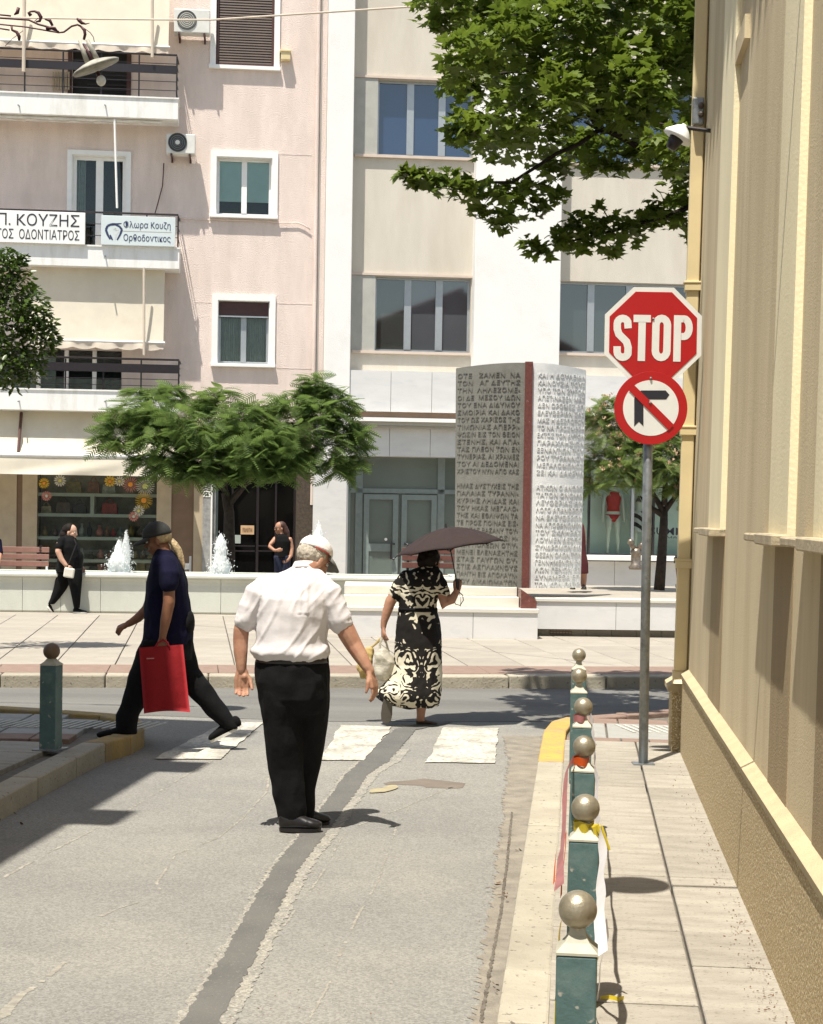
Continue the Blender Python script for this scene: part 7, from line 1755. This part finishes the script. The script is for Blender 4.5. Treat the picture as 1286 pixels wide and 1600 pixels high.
shoe(W, W.P(79,944,.08), W.P(73,947,.08), W.P(82,958,.08), (.7,0,.5), .09, 'shoe', m_blackc, m_solew, .011, hgt=.05); shoe(W, W.P(119,949,-.08), W.P(114,958,-.08), W.P(136,958.5,-.08), (0,0,1), .09, 'shoe', m_blackc, m_solew, .011, hgt=.055)
sb = empty('shoulder_bag', W.base, 0, 'small cream bag on a thin strap at the hip of the woman in black', 'bag'); mb = MB(); mb.box(-.08,.08,-.03,.03,-.075,.075); mb.v = [tuple(W.P(108,895,-.27)+Matrix.Rotation(.15,3,'Y')@Vector(v)) for v in mb.v]; mb.build('bag_body', m_marblec, sb, bevel=.02); mb = MB(); mb.tube([W.P(104,889,-.26),W.P(112,868,-.22),W.P(119,850,-.18),W.P(115,841,-.05)], .008, 6); mb.build('strap', m_leather, sb)

# ---------------------------------------------------------------- woman in the doorway
Q = Fig(440, 905, PV, 'woman with sunglasses and black top standing in the dark entrance', D=31.6)
tor = [(834,436,444,0,.05),(838,430,450,0,.09),(846,428,455,0,.12),(858,430,453,0,.12),(872,429,453,0,.13)]
body = MB(); body.loft(Q.rows(tor, -.01)); lgs = [[(868,428,443,0,.12),(890,429,442,0,.09),(912,431,440,0,.06),(926,432,439,0,.045)],[(868,441,454,0,.12),(890,441,453,0,.09),(912,443,451,0,.06),(926,444,450,0,.045)]]
for lg in lgs: body.loft(Q.rows(lg, -.01))
Q.tb(body, [(430,842,0,4),(423,850,-.1,3.2),(421,854,-.12,3),(429,860,-.22,2.5),(432,860,-.24,2.2)], 8); Q.tb(body, [(453,843,0,4),(456,857,0,3.4),(455,868,-.05,2.8),(450,875,-.1,2.3)], 8); hand(body, Q.P(432,860,-.24), (1,0,.1), (0,1,0), (0,0,1), .9, .8, .6); hand(body, Q.P(450,875,-.1), (-.7,0,-.4), (0,1,0), (0,-.3,1), .9, .8, .6)
hc = Q.P(437.5,825,0); hf = Vector((-.85,-.5,-.05)); hu = Vector((0,0,1)); body.tube([Q.P(440,836,0), hc], [.055,.05], 8); head(body, hc, hf, hu, 1.0); voxel(body, .012, 'body', m_skin, Q.t, 2, .5); facebits(Q, hc, hf, hu, 1.0, m_lip); r_, f_, u_ = basis(hf, hu)  # darker skin tone stands in for the shade of the doorway
hb = MB(); ell(hb, hc+u_*.035-f_*.035, (.09,.09,.095), (r_,f_,u_), 16); Q.tb(hb, [(443,824,.02,6),(447,832,.03,6),(449,842,.03,4)], 8); voxel(hb, .012, 'hair', M('auburn_hair', (.06,.02,.012), .6, .2, 40), Q.t, 2, .5)
ts = MB(); ts.loft(Q.rows(tor, .008)); voxel(ts, .014, 'top', m_blackc, Q.t, 2, .5); tr = MB()
for lg in lgs: tr.loft(Q.rows(lg, .006))
voxel(tr, .014, 'jeans', m_jean, Q.t, 2, .5)
for k in (-1,1): mb = MB(); ell(mb, hc+r_*.032*k+f_*.1+u_*.0, (.026,.01,.02), (r_,f_,u_), 10); mb.build('sunglass_lens', m_leather, Q.t)
for xx in (435.5, 447): shoe(Q, Q.P(xx,925,0), Q.P(xx,930,.05)*Vector((1,1,0)), Q.P(xx,930,-.18)*Vector((1,1,0)), (0,0,1), .09, 'shoe', m_blackc, m_soleg, .012)

# ---------------------------------------------------------------- seated person at the very left and the one behind the monument
T = Fig(-14, 905, PV, 'person in dark navy seated on the pink bench, cut by the left edge', D=30.4)
tor = [(833,-24,-12,0,.05),(840,-32,-6,0,.11),(855,-34,-3,0,.13),(875,-33,-2,0,.14),(890,-32,-1,0,.15)]
body = MB(); body.loft(T.rows(tor, -.01)); hc = T.P(-18,823,0); head(body, hc, (.3,-1,0), (0,0,1)); body.tube([T.P(-18,838,0), hc], .055, 8)
for k in (-1,1):
    T.tb(body, [(-17+k*7,888,0,6),(-15+k*9,887,-.4,5.5),(-15+k*9,910,-.42,4),(-15+k*9,926,-.42,3)], 8); T.tb(body, [(-17+k*14,846,0,4),(-16+k*16,866,-.1,3.6),(-14+k*12,880,-.35,2.8)], 8); hand(body, T.P(-14+k*12,880,-.36), (0,-1,-.2), (0,0,-1), (-k,0,0), .9, .6)
voxel(body, .013, 'body', m_skin, T.t, 2); ts = MB(); ts.loft(T.rows(tor, .008)); 
for k in (-1,1): T.tb(ts, [(-17+k*14,846,0,6),(-16+k*16,864,-.08,5)], 8)
voxel(ts, .014, 'sweater', m_navy, T.t, 2); tr = MB()
for k in (-1,1): T.tb(tr, [(-17+k*7,888,0,7.5),(-15+k*9,887,-.4,7),(-15+k*9,910,-.42,5.5),(-15+k*9,922,-.42,5)], 8)
voxel(tr, .014, 'trousers', m_jean, T.t, 2); hb = MB(); ell(hb, hc+Vector((0,.03,.04)), (.09,.095,.09), (Vector((1,0,0)),Vector((0,1,0)),Vector((0,0,1))), 14); hb.build('hair', m_hairb, T.t, smooth=True); facebits(T, hc, (.3,-1,0), (0,0,1), 1, m_lip)
for k in (-1,1): p = T.P(-15+k*9,930,-.42); shoe(T, p+Vector((0,0,.08-p.z)), Vector((p.x,p.y+.05,0)), Vector((p.x,p.y-.19,0)), (0,0,1), .09, 'shoe', m_leather, m_soleg, .012)
V_ = Fig(899, 918, .68, 'person in a dark red dress almost hidden behind the right edge of the monument', D=24.3)
tor = [(812,893,905,0,.05),(820,884,912,0,.1),(835,882,914,0,.13),(860,884,915,0,.14),(880,882,918.5,0,.15),(896,882,919,0,.15)]
body = MB(); body.loft(V_.rows(tor, -.01)); body.loft(V_.rows([(890,888,899,0,.06),(905,889,898,0,.05),(917,891,897,0,.035)])); body.loft(V_.rows([(890,905,917.5,0,.06),(905,906,917,0,.05),(917,908,915.5,0,.035)]))
V_.tb(body, [(886,826,0,4.5),(882,848,0,4),(883,868,-.05,3)], 8); V_.tb(body, [(910,826,0,4.5),(913,848,0,3.6),(911,868,-.05,3)], 8); hand(body, V_.P(883,869,-.05), (0,0,-1), (1,0,0), (0,-1,0), .9, .6); hand(body, V_.P(911,869,-.05), (0,0,-1), (-1,0,0), (0,-1,0), .9, .6)
hc = V_.P(898,800,0); head(body, hc, (-1,-.3,0), (0,0,1)); body.tube([V_.P(898,815,0), hc], .055, 8); voxel(body, .012, 'body', m_skin, V_.t, 2)
ts = MB(); ts.loft(V_.rows(tor, .006)); voxel(ts, .013, 'dress', M('dark_red_cloth', (.09,.012,.015), .9, .1, 8), V_.t, 2); hb = MB(); hb.ball(hc+Vector((.03,.01,.04)), (.09,.09,.09), 14); hb.build('hair', m_hairb, V_.t, smooth=True); facebits(V_, hc, (-1,-.3,0), (0,0,1), 1, m_lip)
for xx in (894,911.5): p = V_.P(xx,918,0); shoe(V_, Vector((p.x,0,.07)), Vector((p.x,.05,0)), Vector((p.x,-.17,0)), (0,0,1), .085, 'shoe', m_leather, m_soleg, .012)
